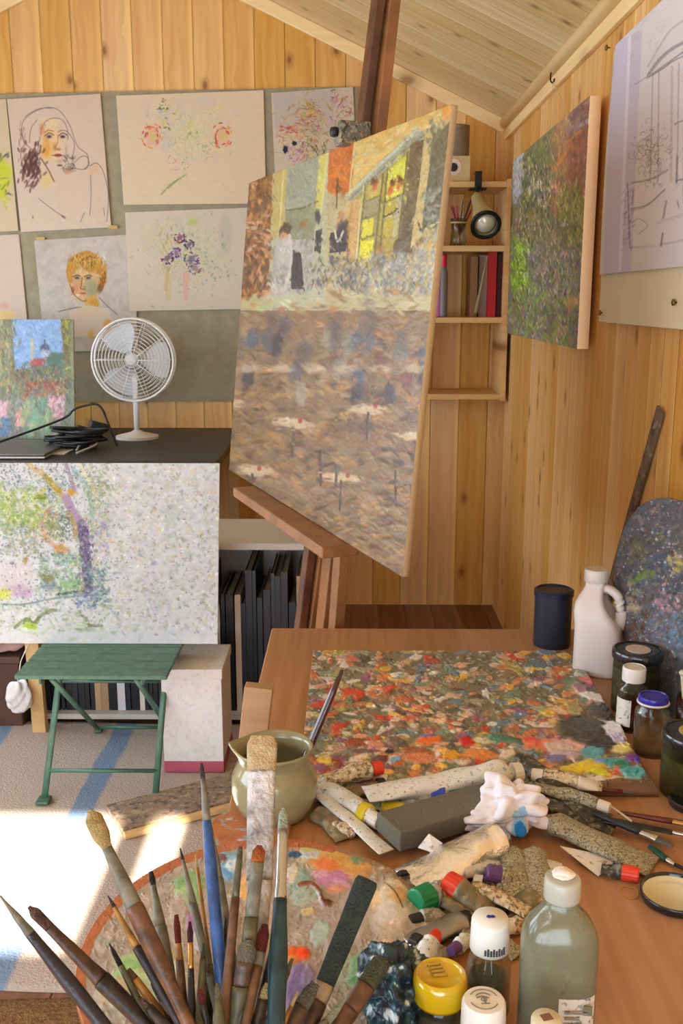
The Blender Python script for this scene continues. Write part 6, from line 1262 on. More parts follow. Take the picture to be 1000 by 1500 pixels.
# ruler
rA = on_x(967, 600, XW-.012); rB = Vector((XW-.10, 2.47, TZ+.003)); 
rC = on_x(893, 862, XW-.014); rB = rA+(rC-rA)*((rA.z-.006)/(rA.z-rC.z)); rB.x = XW-.014; print('ruler', rA, rC, rB)
o = mesh('leaning_batten', bar(rB, rA, .034, .008, (1, 0, .2), .001), m_rule); tag(o, 'long dark stained batten leaning on the right wall behind the round palette', 'batten')
# leaning palette
pdir = Vector((.10, -.52, 0)).normalized(); pup = Vector((.05, .01, 1)).normalized(); pc0 = Vector((.682, 1.99, TZ+.235))
n = 330; u = np.linspace(-1, 1, n)[None]; v = np.linspace(1, -1, n)[:, None]; XX = u*np.sqrt(1-v*v/2); YY = v*np.sqrt(1-u*u/2)
ca, sa = math.cos(-.25), math.sin(-.25); A1, B1_ = XX*.285, YY*.222; A2, B2 = A1*ca-B1_*sa, A1*sa+B1_*ca
Pl = np.array(pc0)+A2[..., None]*np.array(pdir)+B2[..., None]*np.array(pup); Pl[..., 2] += (TZ+.002)-Pl[..., 2].min()
p = Paint(880, 680, 1140, 1060, (84, 84, 88), 3)
dk = [(60, 70, 90), (90, 90, 100), (110, 96, 100), (70, 84, 70), (130, 120, 120), (96, 70, 76), (50, 60, 70), (120, 130, 130), (84, 96, 120), (140, 110, 110)]
p.scatter(890, 700, 1130, 1030, 1500, 12, 7, dk, al=.6, hh=.3)
for x, y, rx, ry, c in ((990, 790, 26, 14, (96, 90, 70)), (960, 830, 22, 20, (60, 80, 104)), (985, 850, 22, 20, (60, 76, 100)), (945, 845, 14, 12, (110, 130, 70)), (930, 805, 16, 12, (90, 96, 60)), (990, 825, 16, 12, (170, 160, 100)), (975, 885, 26, 14, (160, 120, 130)), (985, 910, 26, 14, (90, 120, 150)), (990, 935, 26, 14, (70, 110, 130)), (940, 900, 16, 30, (70, 46, 34)), (925, 880, 12, 20, (150, 140, 110)), (960, 930, 18, 16, (84, 80, 100)), (930, 930, 14, 16, (84, 56, 40))):
    for _ in range(26): p.blob(x+p.r.randn()*rx*.6, y+p.r.randn()*ry*.6, 5, 3.4, np.array(c)+p.r.randn()*12, p.r.uniform(0, 3), .6, .5, .2, .6)
p.scatter(895, 720, 1130, 1010, 900, 4, 2.4, [(190, 170, 170), (206, 200, 196), (196, 110, 120), (150, 170, 110), (110, 150, 190), (210, 170, 90), (60, 50, 50), (40, 60, 60)], al=.7, hh=1)
p.scatter(960, 780, 1080, 900, 120, 6, 3.4, [(206, 190, 190), (214, 150, 160), (190, 190, 200)], al=.7, hh=1); p.mottle(9, 3)
o = painted('round_palette', Pl, p, m_thick, .009, (84, 64, 48), g=1.15, relief=.003); tag(o, 'large round palette crusted with blue-grey paint dabs, leaning on the right wall', 'palette')
# jars
m_gg = glass('green_jar_glass', (206, 208, 188), .04); m_gl = plain('murky_green_liquid', (122, 122, 94), .3, trans=.2, g=1.2); m_lidk = plain('black_lid_enamel', (26, 26, 28), .22, coat=.5)
m_gc = glass('clear_bottle_glass', (240, 242, 236), .02); m_lab = speckled('printed_label', (206, 202, 188), [(150, 150, 140), (120, 120, 116)], 90, .7, cover=.05)
def glassbody(prof, th, seg=48, sq=None, bot=.004):
    """outer profile from the base up, then the same wall inside; closed solid"""
    inner = [(max(r_-th, .0), z) for r_, z in prof if z >= bot]; inner = [(0, bot)]+[(r_, max(z, bot)) for r_, z in inner]
    pr = [(0, 0)]+[q for q in prof]+list(reversed(inner)); return lathe(pr, seg, sq=sq)
def jar(name, label, loc, r_, h_, gm, liq, lh, lidm, lr, lh2, disc=None, ribs=0, neck=None, band=None):
    t = thing(name, label, 'jar' if 'jar' in name else 'bottle', loc)
    nk = neck or (r_*.93, h_*.90)
    mesh('glass_body', glassbody([(r_*.93, 0), (r_, .004), (r_, nk[1]*.86), (r_*.97, nk[1]*.93), (nk[0], nk[1]), (nk[0], h_)], .0028), gm, t, smooth=True)
    if liq: mesh('contents', lathe([(0, .0052), (r_*.92-.003, .0055), (r_-.0036, .009), (r_-.0036, lh), (0, lh)], 48), liq, t, smooth=False)
    o_ = mesh('lid', lathe([(nk[0]*.98, h_-lh2*.8), (lr*.98, h_-lh2*.82), (lr, h_-lh2*.7), (lr, h_-.003), (lr*.97, h_), (lr*.90, h_+.0015), (lr*.86, h_-.001), (0, h_-.001)], 60, ribs, .012), lidm, t, angle=35)
    if disc: mesh('lid_disc', lathe([(0, h_-.0008), (lr*disc[1], h_-.0008), (lr*disc[1], h_+.0008), (0, h_+.0008)], 40), disc[0], o_, angle=30)
    if band: mesh('lid_rim', lathe([(lr*.99, h_-lh2*.85), (lr*1.07, h_-lh2*.83), (lr*1.09, h_-lh2*.72), (lr*1.05, h_-lh2*.6), (lr*1.0, h_-lh2*.6)], 60, ring=True), band, t, smooth=True)
    return t
m_wdisc = plain('pale_lid_patch', (196, 182, 170), .5); m_odisc = plain('ochre_lid_patch', (176, 150, 84), .5)
jar('glass_jar', 'green glass jar with a black lid and pale disc, beside the plastic jug', (.612, 1.99, TZ), .050, .138, m_gg, m_gl, .10, m_lidk, .054, .024, (m_wdisc, .48))
jar('glass_jar', 'green glass jar with a black lid cut off by the right edge of the picture', (.612, 1.625, TZ), .056, .118, m_gg, m_gl, .075, m_lidk, .058, .024, (m_odisc, .5))
bb = jar('glass_bottle', 'small clear bottle of dark red liquid with a white ribbed cap', (.578, 1.895, TZ), .030, .134, m_gc, plain('dark_red_liquid', (90, 20, 14), .15, trans=.3), .062, m_capw, .0235, .034, ribs=36, neck=(.020, .098))
lb_ = []
for k in range(9): a = R(178+k*9); lb_.append(Vector((.0312*math.cos(a), .0312*math.sin(a), .015)))
V = lb_+[Vector((v.x, v.y, .072)) for v in lb_]+[v*.985 for v in lb_]+[Vector((v.x*.985, v.y*.985, .072)) for v in lb_]; m_ = 9
F = [(k, k+1, k+1+m_, k+m_) for k in range(8)]+[(k+2*m_, k+3*m_, k+1+3*m_, k+1+2*m_) for k in range(8)]; mesh('label', (V, F), m_lab, bb)
jar('glass_jar', 'empty clear glass jar with a royal blue lid and white rim', (.585, 1.785, TZ), .033, .118, m_gc, None, 0, plain('royal_blue_lid', (44, 36, 150), .3, coat=.3), .0285, .016, neck=(.026, .095), band=m_capw)
t = thing('amber_pot', 'dark amber glass pot holding short brushes at the wall behind the jars', 'pot', (.690, 1.86, TZ)); mesh('pot_body', lathe([(0, 0), (.028, 0), (.031, .004), (.032, .085), (.029, .085), (.028, .006), (0, .006)], 36), plain('dark_amber_glass', (60, 22, 12), .12, trans=.3), t, smooth=True)
for k, (dx_, dy_, hgt, c) in enumerate(((-.02, .0, .135, (196, 186, 160)), (-.005, -.018, .125, (120, 84, 50)), (.012, .008, .14, (70, 60, 50)))):
    s_ = thing('small_brush', ('short brush with a pale knob end in the amber pot', 'short brown brush handle in the amber pot', 'short dark brush handle at the back of the amber pot')[k], 'brush', (.690+dx_*.5, 1.86+dy_*.5, TZ+.008))
    mesh('handle', tube([(0, 0, 0), (dx_*.8, dy_*.8, hgt-.01)], [.003, .0042], 10), plain('brush_lacquer', c, .35), s_, smooth=True); mesh('knob', mv(lathe([(0, -.006), (.006, -.003), (.007, .002), (.004, .006), (0, .007)], 16), x=dx_*.8, y=dy_*.8, z=hgt-.008), plain('knob_lacquer', c, .3), s_, smooth=True)
q_ = tz(1003, 1180); o = mesh('jar_lid', mv(lathe([(0, 0), (.036, 0), (.038, .003), (.038, .012), (.036, .014), (0, .014)], 40), x=q_.x+.01, y=q_.y-.0, z=TZ), m_lidk, angle=30); tag(o, 'flat black lid on the table in front of the green jar at the right edge', 'lid')
# jar lid lying open
q_ = tz(988, 1318); jl = thing('upturned_lid', 'upturned jar lid, cream inside with a black rim, at the right edge of the table', 'lid', (q_.x, q_.y, TZ))
mesh('lid_shell', lathe([(0, 0), (.046, 0), (.0495, .003), (.0505, .012), (.050, .0145), (.0485, .0145), (.0475, .012), (.0465, .004), (0, .003)], 60), m_lidk, jl, smooth=True)
mesh('lining', lathe([(0, .0032), (.034, .0034), (.037, .0045), (.041, .0045), (.044, .0075), (.0462, .010), (.0468, .010), (.0462, .0045), (0, .0031)], 60), plain('cream_lid_lining', (206, 200, 168), .3), jl, smooth=True)
q_ = tz(922, 1309); ring = [(q_.x+.0125*math.cos(a)*(1+.1*math.sin(2*a)), q_.y+.016*math.sin(a), TZ+.0014+.001*math.sin(3*a)) for a in [k*math.pi/18 for k in range(36)]]
o = mesh('rubber_band', tube(ring, .0010, 6, closed=True), plain('ochre_rubber', (176, 124, 50), .5), smooth=True); tag(o, 'thin ochre rubber band on the bare table beside the upturned lid', 'band')
# ------------------------------------------------------------------ knives and brushes lying at the right
def lying(name, label, catg, pts, parts, z=.006):
    """pts: pixel polyline of the axis; parts: (name, t0, t1, r0, r1, flat, material)"""
    W = [tz(x, y, h) for x, y, h in pts]; t = thing(name, label, catg, W[0])
    L_ = [W[0]]; seg_ = [(W[i+1]-W[i]).length for i in range(len(W)-1)]; tot = sum(seg_)
    def at(s_):
        s_ *= tot
        for i, l_ in enumerate(seg_):
            if s_ <= l_ or i == len(seg_)-1: return W[i].lerp(W[i+1], s_/l_)
            s_ -= l_
    for nm_, t0, t1, r0, r1, fl, m_ in parts:
        ps = [at(t0+(t1-t0)*k/6)-W[0] for k in range(7)]; mesh(nm_, tube(ps, [r0+(r1-r0)*k/6 for k in range(7)], 12, fl), m_, t, smooth=True)
    return t
m_maroon = plain('maroon_lacquer', (92, 34, 30), .3, coat=.3); m_blade = plain('dark_paint_stained_steel', (84, 86, 74), .35, .7, var=.3, vscale=40); m_gold = plain('brass_ferrule', (190, 150, 90), .3, .9)
m_dgreen = plain('dark_green_lacquer', (20, 70, 56), .3); m_bristle_g = plain('grey_bristle', (96, 98, 96), .8, bump=.6, bscale=400); m_stick = plain('bare_stick', (176, 160, 130), .6)
lying('paint_brush', 'maroon-handled brush lying behind the palette knife at the right', 'brush', [(905, 1190, .012), (1060, 1216, .012)], [('handle', 0, .52, .004, .006, .8, m_maroon), ('ferrule', .52, .72, .0062, .007, .7, m_gold), ('bristles', .72, 1, .007, .009, .5, m_bristle_g)])
lying('palette_knife', 'palette knife with a long dark stained blade on the right of the table', 'knife', [(884, 1200, .020), (1070, 1236, .014)], [('blade', 0, .55, .0115, .009, .10, m_blade), ('shank', .55, .68, .003, .003, 1, m_steel), ('handle', .68, 1, .007, .009, 1, m_mahog)])
lying('mixing_stick', 'thin pale stick resting on the palette knife', 'stick', [(888, 1176, .034), (925, 1203, .026)], [('stick_body', 0, 1, .0016, .0022, 1, m_stick)])
lying('paint_brush', 'brush with worn grey bristles lying in front of the palette knife', 'brush', [(985, 1240, .010), (955, 1226, .012), (868, 1192, .026)], [('bristles', 0, .20, .003, .0085, .5, m_bristle_g), ('ferrule', .20, .42, .0085, .006, .7, m_steel), ('handle', .42, 1, .006, .003, 1, m_dk)])
lying('paint_brush', 'brush with a dark green tip at the right end of the long speckled tube', 'brush', [(952, 1240, .010), (985, 1265, .006), (1050, 1296, .006)], [('bristles', 0, .3, .006, .007, .6, m_dgreen), ('ferrule', .3, .42, .006, .003, .8, m_steel), ('handle', .42, 1, .003, .002, 1, m_capk)])
lying('paint_brush', 'thin maroon brush half hidden behind the black tubes', 'brush', [(832, 1150, .028), (930, 1162, .012)], [('handle', 0, .8, .003, .004, 1, m_maroon), ('bristles', .8, 1, .004, .002, .6, m_bristle_g)])
# ------------------------------------------------------------------ bottles in the foreground
m_yel = plain('yellow_translucent_cap', (216, 178, 20), .12, coat=.8, trans=.15, bump=.25, bscale=18); m_dirty = plain('cloudy_solvent', (110, 112, 96), .25, trans=.55, g=1.2)
yj = thing('glass_jar', 'small jar with a glossy yellow lid in the front row of bottles', 'jar', (.106, 1.018, TZ)); hY = .092
mesh('glass_body', glassbody([(.027, 0), (.030, .004), (.0305, .050), (.028, .058), (.026, .06), (.026, .07)], .0024), m_gc, yj, smooth=True); mesh('contents', lathe([(0, .0052), (.026, .006), (.0268, .01), (.0268, .045), (0, .045)], 40), m_dirty, yj)
mesh('lid', lathe([(.0265, .058), (.0315, .058), (.0325, .062), (.0325, .082), (.031, .089), (.028, .0915), (.0265, .0915), (.0255, .089), (.024, .087), (0, .0865)], 60), m_yel, yj, smooth=True)
mesh('lid_coil', mv(cat(*[bar((-.010+k*.0016, .016-k*.006, .0885), (.006+k*.0022, .019-k*.006, .0885), .002, .0016) for k in range(4)]), x=-.004), plain('pale_coil', (206, 180, 90), .3, .4), yj)
m_capw2 = plain('glossy_white_cap', (226, 224, 214), .28)
t = thing('glass_bottle', 'clear bottle with a tall white cap behind the yellow-lidded jar', 'bottle', (.171, 1.068, TZ)); 
mesh('glass_body', glassbody([(.024, 0), (.027, .004), (.0275, .062), (.025, .075), (.019, .084), (.0185, .10)], .0024), m_gc, t, smooth=True); mesh('contents', lathe([(0, .0052), (.023, .006), (.0238, .01), (.0238, .05), (0, .05)], 40), m_dirty, t)
mesh('cap', lathe([(.019, .088), (.0235, .088), (.0245, .090), (.0232, .126), (.021, .131), (0, .1315)], 60), m_capw2, t, smooth=True)
mesh('cap_mark', cat(*[bar((-.004+k*.0022, -.002+.002*(k % 2), .1318), (-.0022+k*.0022, -.000-.002*(k % 2), .1318), .0008, .0004) for k in range(4)]), plain('blue_pen_mark', (60, 50, 150), .6), t)
mesh('cap_print', cat(*[bar((.0242*math.cos(a), .0242*math.sin(a), .094), (.0239*math.cos(a), .0239*math.sin(a), .101+.002*((k*3) % 2)), .0012, .0008, (math.cos(a), math.sin(a), 0)) for k, a in enumerate([R(250+8*j) for j in range(8)])]), plain('grey_print', (96, 96, 96), .6), t)
t = thing('glass_bottle', 'small bottle with an embossed white cap, frontmost in the row of bottles', 'bottle', (.150, .962, TZ))
mesh('glass_body', glassbody([(.024, 0), (.0265, .004), (.0265, .05), (.021, .060), (.0205, .072)], .0024), m_gc, t, smooth=True)
mesh('cap', lathe([(.0215, .058), (.0250, .058), (.0256, .060), (.0245, .096), (.0225, .0995), (.0195, .100), (0, .1)], 72, 40, .012), m_capw2, t, angle=40)
arc = lambda r_, a0, a1, z: tube([(r_*math.cos(R(a)), r_*math.sin(R(a)), z) for a in range(a0, a1, 12)], .0007, 6)
mesh('cap_emboss', cat(arc(.016, 20, 160, .1004), arc(.016, 200, 340, .1004), arc(.010, 40, 150, .1004), tube([(-.008, .002, .1004), (-.002, .005, .1004), (.006, .002, .1004)], .0008, 6), tube([(.0, .005, .1004), (.001, -.006, .1004)], .0010, 6), tube([(-.004, -.007, .1004), (.006, -.007, .1004)], .0008, 6), arc(.003, 0, 360, .1003)), plain('grey_embossing', (120, 118, 112), .5), t)
# tall clear bottle
tb = thing('tall_bottle', 'tall flat clear glass bottle with a white paper plug, rightmost in the front row', 'bottle', (.243, 1.012, TZ), R(-4)); m_gt = plain('clouded_greenish_glass', (172, 172, 142), .12, trans=.62, var=.06, vscale=30)
pr = [(.93, 0), (1, .005), (1, .138), (.96, .152), (.82, .166), (.60, .178), (.43, .186), (.38, .192), (.38, .200)]
V, F = glassbody([(r_, z) for r_, z in pr], .07, 64, (.0445, .030, 3.0)); mesh('glass_body', (V, F), m_gt, tb, smooth=True)
mesh('cap', lathe([(.0175, .196), (.0205, .196), (.0212, .198), (.0206, .219), (.0192, .222), (.0165, .2225), (0, .2225)], 56), plain('cloudy_white_cap', (206, 206, 190), .25, trans=.35), tb, smooth=True)
mesh('paper_plug', mv(crumple(.011, .010, .004, 11, 24, 1.5, .4), z=.2222), plain('paper_white', (226, 218, 204), .8), tb, smooth=True)
def flabel(w0, w1, z0, z1, off=.0006):
    V = []; 
    for z in (z0, z1):
        for k in range(9):
            x = w0+(w1-w0)*k/8; y = -(.030+off)*(max(0, 1-(abs(x)/.0445)**3))**(1/3); V.append(Vector((x, y, z)))
    V += [v*1+Vector((0, .0004, 0)) for v in V]; F = [(k, k+1, k+10, k+9) for k in range(8)]+[(18+k, 18+k+9, 18+k+10, 18+k+1) for k in range(8)]; return V, F
lbp = mesh('label', flabel(-.002, .040, .035, .085), m_lab, tb); mesh('label_print', cat(*[xf(box(.004, .030-.004*(k % 3), -.0345, -.0338, .045+k*.008, .0475+k*.008), Matrix.Identity(4)) for k in range(4)]), plain('faded_print', (130, 130, 116), .7), lbp)
mesh('stamp', box(.026, .036, -.0315, -.0300, .066, .078), plain('grey_stamp', (110, 110, 84), .7), lbp)
t = thing('small_vial', 'small vial with a cream cap and brown centre in front of the tall bottle', 'bottle', (.212, .922, TZ))
mesh('glass_body', glassbody([(.015, 0), (.0165, .003), (.0165, .075), (.013, .085), (.0125, .092)], .002), m_gt, t, smooth=True); cp = mesh('cap', lathe([(.0135, .086), (.0168, .086), (.0172, .088), (.0166, .107), (.015, .110), (0, .1105)], 48), plain('cream_cap', (206, 200, 170), .4), t, smooth=True)
mesh('cap_stamp', mv(box(-.006, .006, -.005, .005, .1106, .1112, .0003), rz=.3), plain('brown_stamp', (130, 90, 76), .6), cp)
# dark rag
def rcol(c):
    v_ = mn.noise(c*90); return (190, 200, 196) if v_ > .46 else ((24, 40, 56) if v_ < 0 else (30, 66, 70))
q_ = tz(578, 1472, .02); o = tinted('paint_rag', crumple(.040, .050, .040, 21, 70, 1.8, .5), rcol, m_thick); o.location = (q_.x, q_.y-.01, TZ+.018); tag(o, 'crumpled dark teal paint rag left of the yellow-lidded jar', 'rag')
# ------------------------------------------------------------------ brush pot and the bundle of brushes
JY = .80; jcx = on_y(350, 1690, JY).x
m_crock = plain('brown_crock_glaze', (120, 90, 60), .25, coat=.4); pot = thing('brush_pot', 'wide brown crock on the near table edge holding the bundle of brushes', 'pot', (jcx, JY, TZ))
mesh('pot_body', lathe([(0, 0), (.080, 0), (.088, .006), (.096, .05), (.097, .088), (.100, .094), (.099, .098), (.095, .098), (.092, .09), (.091, .05), (.083, .010), (0, .009)], 64), m_crock, pot, smooth=True)
def bm_(c, r_=.4, v_=.3): return plain('brush_paint_finish', c, r_, var=v_, vscale=60, bump=.15, bscale=200)
def hair(c, c2): 
    return plain('bristle_hair', c, .8, c2=c2, vscale=60, bump=.9, bscale=350)
bn = [0]
def brush(label, tip, low, Yt, nodes, jit=None):
    """tip, low: two pixels on the axis; nodes: (part, fraction along tip..low, width px, flat, colour, metal)"""
    bn[0] += 1; rj = random.Random(bn[0]); T_ = on_y(tip[0], tip[1], Yt)
    bx = tip[0]+(low[0]-tip[0])*(1690-tip[1])/(low[1]-tip[1]); bx = max(285, min(415, bx)); B_ = on_y(bx, 1690, JY+(jit if jit is not None else rj.uniform(-.045, .045))); B_.z = max(B_.z, TZ+.016)
    ax = B_-T_; Lt = ax.length; t = thing('paint_brush', label, 'brush', B_, group=None)
    def q(f):   # fraction of the pixel span tip..low -> metres along the axis
        yy = tip[1]+(low[1]-tip[1])*f; lo, hi = 0., 1.
        for _ in range(30):
            m_ = (lo+hi)/2; y_ = proj(T_+ax*m_)[1]
            if y_ < yy: lo = m_
            else: hi = m_
        return lo
    dep = -(RM.transposed() @ (T_-EYE)).z
    up = (EYE-T_).normalized()
    k = 0
    for part, nd, fl, mat in nodes:
        fr_ = [(q(f) if f < 9 else 1.0, w_) for f, w_ in nd]; pts_, rad_ = [], []
        for i in range(len(fr_)-1):
            for j in range(5):
                a_ = j/5; s_ = a_*a_*(3-2*a_); pts_.append(T_+ax*(fr_[i][0]*(1-a_)+fr_[i+1][0]*a_)-B_); rad_.append((fr_[i][1]*(1-s_)+fr_[i+1][1]*s_)*.5)
        pts_.append(T_+ax*fr_[-1][0]-B_); rad_.append(fr_[-1][1]*.5)
        rad_ = [r_*dep/FPX for r_ in rad_]
        # side axis is perpendicular to the view so that the wide face looks at the room
        mesh(part, tube(pts_, rad_, 14, fl, up=up), mat, t, smooth=True)
    return t
tan = hair((156, 132, 76), (190, 166, 110)); dkh = hair((70, 52, 44), (110, 84, 66)); org = hair((176, 92, 30), (130, 60, 24)); redh = hair((110, 36, 24), (84, 28, 20)); blk = hair((30, 26, 28), (60, 50, 50)); pale = hair((176, 184, 160), (150, 160, 140)); buff = hair((190, 160, 110), (214, 196, 160)); olv = hair((84, 84, 54), (60, 66, 50)); gry = hair((110, 104, 86), (84, 80, 66))
mar = hair((60, 20, 36), (90, 40, 50)); grn = hair((60, 72, 60), (40, 50, 52))
H = lambda mat, a, b, wa, wb, *mid: ('handle', [(a, wa)]+list(mid)+[(b, wb), (9, wb*.7)], 1, mat)
m_dkh, m_brn, m_och, m_blu, m_teal, m_olh, m_rdb, m_gyh = bm_((44, 40, 44)), bm_((110, 76, 50)), bm_((176, 124, 50)), bm_((44, 84, 140), .3, .4), bm_((30, 62, 66)), bm_((96, 92, 64)), bm_((112, 76, 50), .4, .4), bm_((120, 116, 98))
m_mbrn, m_dbr = bm_((90, 66, 48), .4, .5), bm_((58, 46, 38), .4, .5); m_fer = plain('worn_ferrule', (150, 140, 120), .35, .7, bump=.3, bscale=80)
m_crust = plain('white_crusted_ferrule', (206, 204, 202), .45, c2=(140, 136, 134), vscale=55, bump=.9, bscale=120)
brush('long dark handle with a grey tapered end, leaning furthest left out of the pot', (0, 1312), (150, 1500), .88, [('handle_tip', [(0, 3), (.22, 12), (.3, 15)], 1, m_gyh), ('handle', [(.3, 15), (.7, 22), (1, 20), (9, 12)], 1, m_dkh)])
brush('brown-haired brush leaning left, second from the left in the bundle', (42, 1328), (212, 1500), .90, [('bristles', [(0, 5), (.06, 16), (.18, 15)], .6, dkh), ('ferrule', [(.18, 15), (.5, 20), (.62, 24)], .8, m_mbrn), H(m_dbr, .62, 1, 27, 24)])
brush('broad brush with a rounded tan head, rising above the left of the bundle', (131, 1186), (262, 1470), .96, [('bristles', [(0, 6), (.05, 26), (.12, 26), (.2, 15)], .6, tan), ('ferrule', [(.2, 15), (.42, 22), (.5, 24)], .8, m_gyh), H(m_rdb, .5, 1, 26, 18, (.7, 26))])
brush('ochre brush with a black lower handle and fine dark point, left of the bundle', (158, 1312), (252, 1480), .93, [('bristles', [(0, 2), (.1, 6)], .8, blk), ('ferrule', [(.1, 6), (.45, 11)], 1, m_och), H(m_dkh, .45, 1, 14, 12)])
brush('small dark brush with a pointed tip low at the left of the bundle', (160, 1382), (215, 1490), .91, [('bristles', [(0, 2), (.15, 7), (.3, 8)], .8, blk), H(m_olh, .3, 1, 9, 12)])
brush('ochre-brown handle low between the dark leaning brushes', (187, 1420), (240, 1490), .90, [('bristles', [(0, 8), (.2, 11)], .7, dkh), H(m_och, .2, 1, 12, 13)])
brush('grey-green brush with a small dark tip above the palette rim', (221, 1277), (256, 1480), 1.0, [('bristles', [(0, 6), (.05, 9), (.1, 8)], .8, blk), ('ferrule', [(.1, 8), (.4, 16)], 1, m_gyh), H(m_gyh, .4, 1, 18, 14, (.7, 19))])
brush('thin grey brush with a fine point left of the blue brush', (264, 1243), (312, 1450), 1.02, [('bristles', [(0, 2), (.08, 5)], 1, blk), ('ferrule', [(.08, 5), (.4, 11)], 1, m_gyh), H(m_gyh, .4, 1, 12, 12)])
brush('very thin ochre brush beside the blue brush', (286, 1252), (312, 1440), 1.03, [('bristles', [(0, 2), (.1, 4)], 1, buff), H(m_och, .1, 1, 5, 6)])
brush('tall blue-handled brush with a black tip, highest on the left half of the bundle', (295, 1118), (330, 1500), 1.02, [('bristles', [(0, 4), (.02, 6), (.06, 7)], .8, blk), ('ferrule', [(.06, 7), (.22, 12)], 1, m_gyh), ('handle', [(.22, 13), (.4, 18), (1, 17), (9, 10)], 1, m_blu)])
brush('grey tapered handle just right of the blue brush', (310, 1212), (338, 1400), 1.03, [('handle_tip', [(0, 3), (.4, 10)], 1, m_gyh), H(m_gyh, .4, 1, 12, 15)])
brush('red-brown haired brush with an ochre handle left of the maroon brush', (258, 1340), (258, 1490), .94, [('bristles', [(0, 6), (.12, 10), (.28, 9)], .7, redh), ('ferrule', [(.28, 9), (.45, 11)], 1, m_och), H(m_rdb, .45, 1, 12, 13)])
brush('brush with a maroon point and yellow ferrule low in the bundle', (278, 1350), (272, 1490), .93, [('bristles', [(0, 4), (.12, 9), (.22, 8)], .7, mar), ('ferrule', [(.22, 8), (.5, 8)], 1, m_gold), H(m_dkh, .5, 1, 9, 12)])
brush('olive brush handle in the crowded middle of the bundle', (298, 1382), (290, 1500), .92, [('bristles', [(0, 3), (.2, 8)], .8, olv), H(m_olh, .2, 1, 10, 16)])
brush('brown stub handle in the crowded middle of the bundle', (308, 1412), (304, 1500), .91, [('bristles', [(0, 8), (.15, 11)], .7, dkh), H(m_brn, .15, 1, 12, 15)])
brush('thin ochre and red-brown brush in front of the white-crusted brush', (352, 1240), (328, 1490), .97, [('bristles', [(0, 6), (.05, 9)], .7, gry), ('ferrule', [(.05, 9), (.3, 11)], 1, m_olh), H(m_rdb, .3, 1, 13, 15)])
brush('brush with an orange-brown filbert head in front of the white-crusted brush', (380, 1238), (352, 1490), .96, [('bristles', [(0, 8), (.04, 19), (.1, 19)], .6, org), ('ferrule', [(.1, 19), (.42, 20)], .8, m_gyh), H(m_olh, .42, 1, 21, 18)])
brush('brush with a dark red rounded head below the orange one', (388, 1354), (362, 1490), .93, [('bristles', [(0, 9), (.12, 18), (.3, 18)], .6, redh), ('ferrule', [(.3, 18), (.45, 16)], .8, m_gyh), H(m_brn, .45, 1, 16, 14)])
brush('brush with a wide olive-grey round head, front centre of the bundle', (364, 1376), (345, 1490), .90, [('bristles', [(0, 12), (.12, 27), (.28, 26)], .7, gry), ('ferrule', [(.28, 26), (.6, 25)], .8, m_mbrn), H(m_olh, .6, 1, 26, 24)])
brush('very wide flat brush with buff bristles and a white-crusted ferrule', (384, 1078), (378, 1420), 1.10, [('bristles', [(0, 34), (.04, 44), (.15, 42)], .35, buff), ('ferrule', [(.15, 42), (.2, 40), (.62, 37)], .4, m_crust), H(m_crust, .62, 1, 36, 22, (.8, 28))], jit=.05)
brush('pale-tipped brush with a silver ferrule and dark teal handle', (415, 1182), (405, 1470), 1.03, [('bristles', [(0, 4), (.04, 13), (.12, 15)], .6, pale), ('ferrule', [(.12, 15), (.4, 16), (.44, 18), (.47, 17)], .9, plain('silver_ferrule', (176, 176, 170), .25, .8)), H(m_teal, .47, 1, 19, 24, (.8, 26))])
brush('long thin black handle leaning right across the bundle', (418, 1312), (376, 1490), .95, [('handle_tip', [(0, 4), (.25, 9)], 1, m_olh), H(m_dkh, .25, 1, 10, 12)])
brush('flat brush with a long dark green-grey head, rightmost tall brush over the palette', (538, 1288), (452, 1500), 1.04, [('bristles', [(0, 30), (.03, 34), (.4, 30), (.72, 27)], .35, grn), ('ferrule', [(.72, 27), (.85, 26)], .5, m_fer), H(m_mbrn, .85, 1, 27, 26)])
brush('brush with an olive head low at the right side of the bundle', (562, 1404), (500, 1500), .99, [('bristles', [(0, 18), (.08, 28), (.42, 27)], .5, olv), ('ferrule', [(.42, 27), (.8, 26)], .7, m_brn), H(m_rdb, .8, 1, 26, 24)])
brush('pale blue-white brush end crossing low over the oval palette', (512, 1462), (452, 1520), .95, [('bristles', [(0, 6), (.3, 12), (.6, 12)], .5, pale), H(m_gyh, .6, 1, 12, 14)])
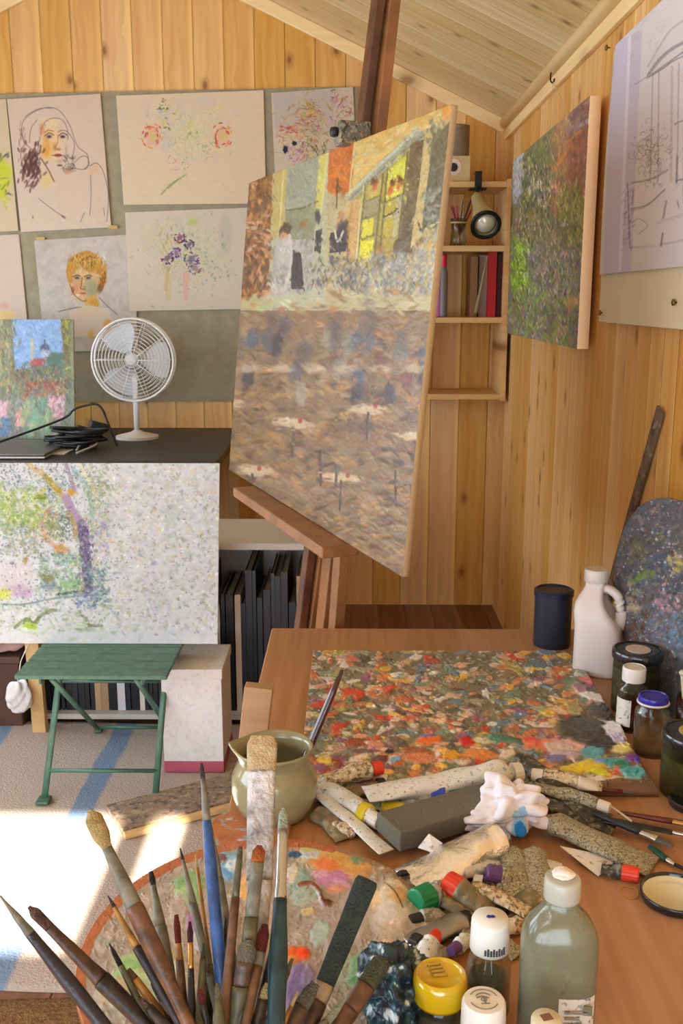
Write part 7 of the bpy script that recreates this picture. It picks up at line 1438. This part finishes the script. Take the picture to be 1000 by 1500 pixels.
brush('thin olive handle right of the dark teal brush', (428, 1404), (392, 1500), .94, [('handle_tip', [(0, 5), (.2, 8)], 1, m_olh), H(m_brn, .2, 1, 9, 11)])
brush('brown brush handle rising beside the pale-blue brush', (462, 1440), (420, 1510), .92, [('bristles', [(0, 14), (.25, 22), (.5, 22)], .6, gry), H(m_mbrn, .5, 1, 24, 24)])
brush('dark brown handle low behind the leaning brushes', (205, 1462), (250, 1510), .88, [('bristles', [(0, 6), (.3, 10)], .7, dkh), H(m_dbr, .3, 1, 14, 18)])
brush('short dark olive brush between the ochre and brown brushes', (235, 1392), (262, 1500), .92, [('bristles', [(0, 5), (.15, 9)], .7, olv), H(m_dbr, .15, 1, 11, 15)])
brush('slim dark handle just behind the olive-grey round head', (330, 1345), (322, 1490), .95, [('handle_tip', [(0, 3), (.2, 7)], 1, m_dkh), H(m_dbr, .2, 1, 9, 13)])

for lb, tip, low, Y_, w0, w1, hm, mm in (
    ('dark brown handle filling the front left of the bundle', (250, 1452), (282, 1520), .88, 10, 18, dkh, m_dbr),
    ('olive handle with a pale worn end at the very front of the bundle', (318, 1440), (322, 1510), .87, 9, 20, gry, m_olh),
    ('dark handle with a reddish head at the front of the bundle', (292, 1448), (306, 1515), .87, 9, 15, redh, m_dbr),
    ('tan-haired brush low at the front, right of the olive-grey round head', (392, 1440), (374, 1510), .89, 14, 20, tan, m_mbrn),
    ('slim ochre handle low at the right front of the bundle', (436, 1452), (408, 1515), .90, 5, 10, buff, m_och),
    ('near-black brush filling the front right of the bundle', (410, 1440), (388, 1515), .88, 8, 15, blk, m_dkh),
    ('brown brush low at the front left with a dark wet tip', (222, 1440), (262, 1512), .885, 7, 14, blk, m_mbrn),
    ('grey-green handle crossing low behind the ochre-brown handle', (196, 1448), (236, 1512), .90, 5, 12, gry, m_olh)):
    brush(lb, tip, low, Y_, [('bristles', [(0, w0*.6), (.15, w0), (.35, w0*1.1)], .7, hm), ('handle', [(.35, w0*1.2), (1, w1), (9, w1*.7)], 1, mm)])
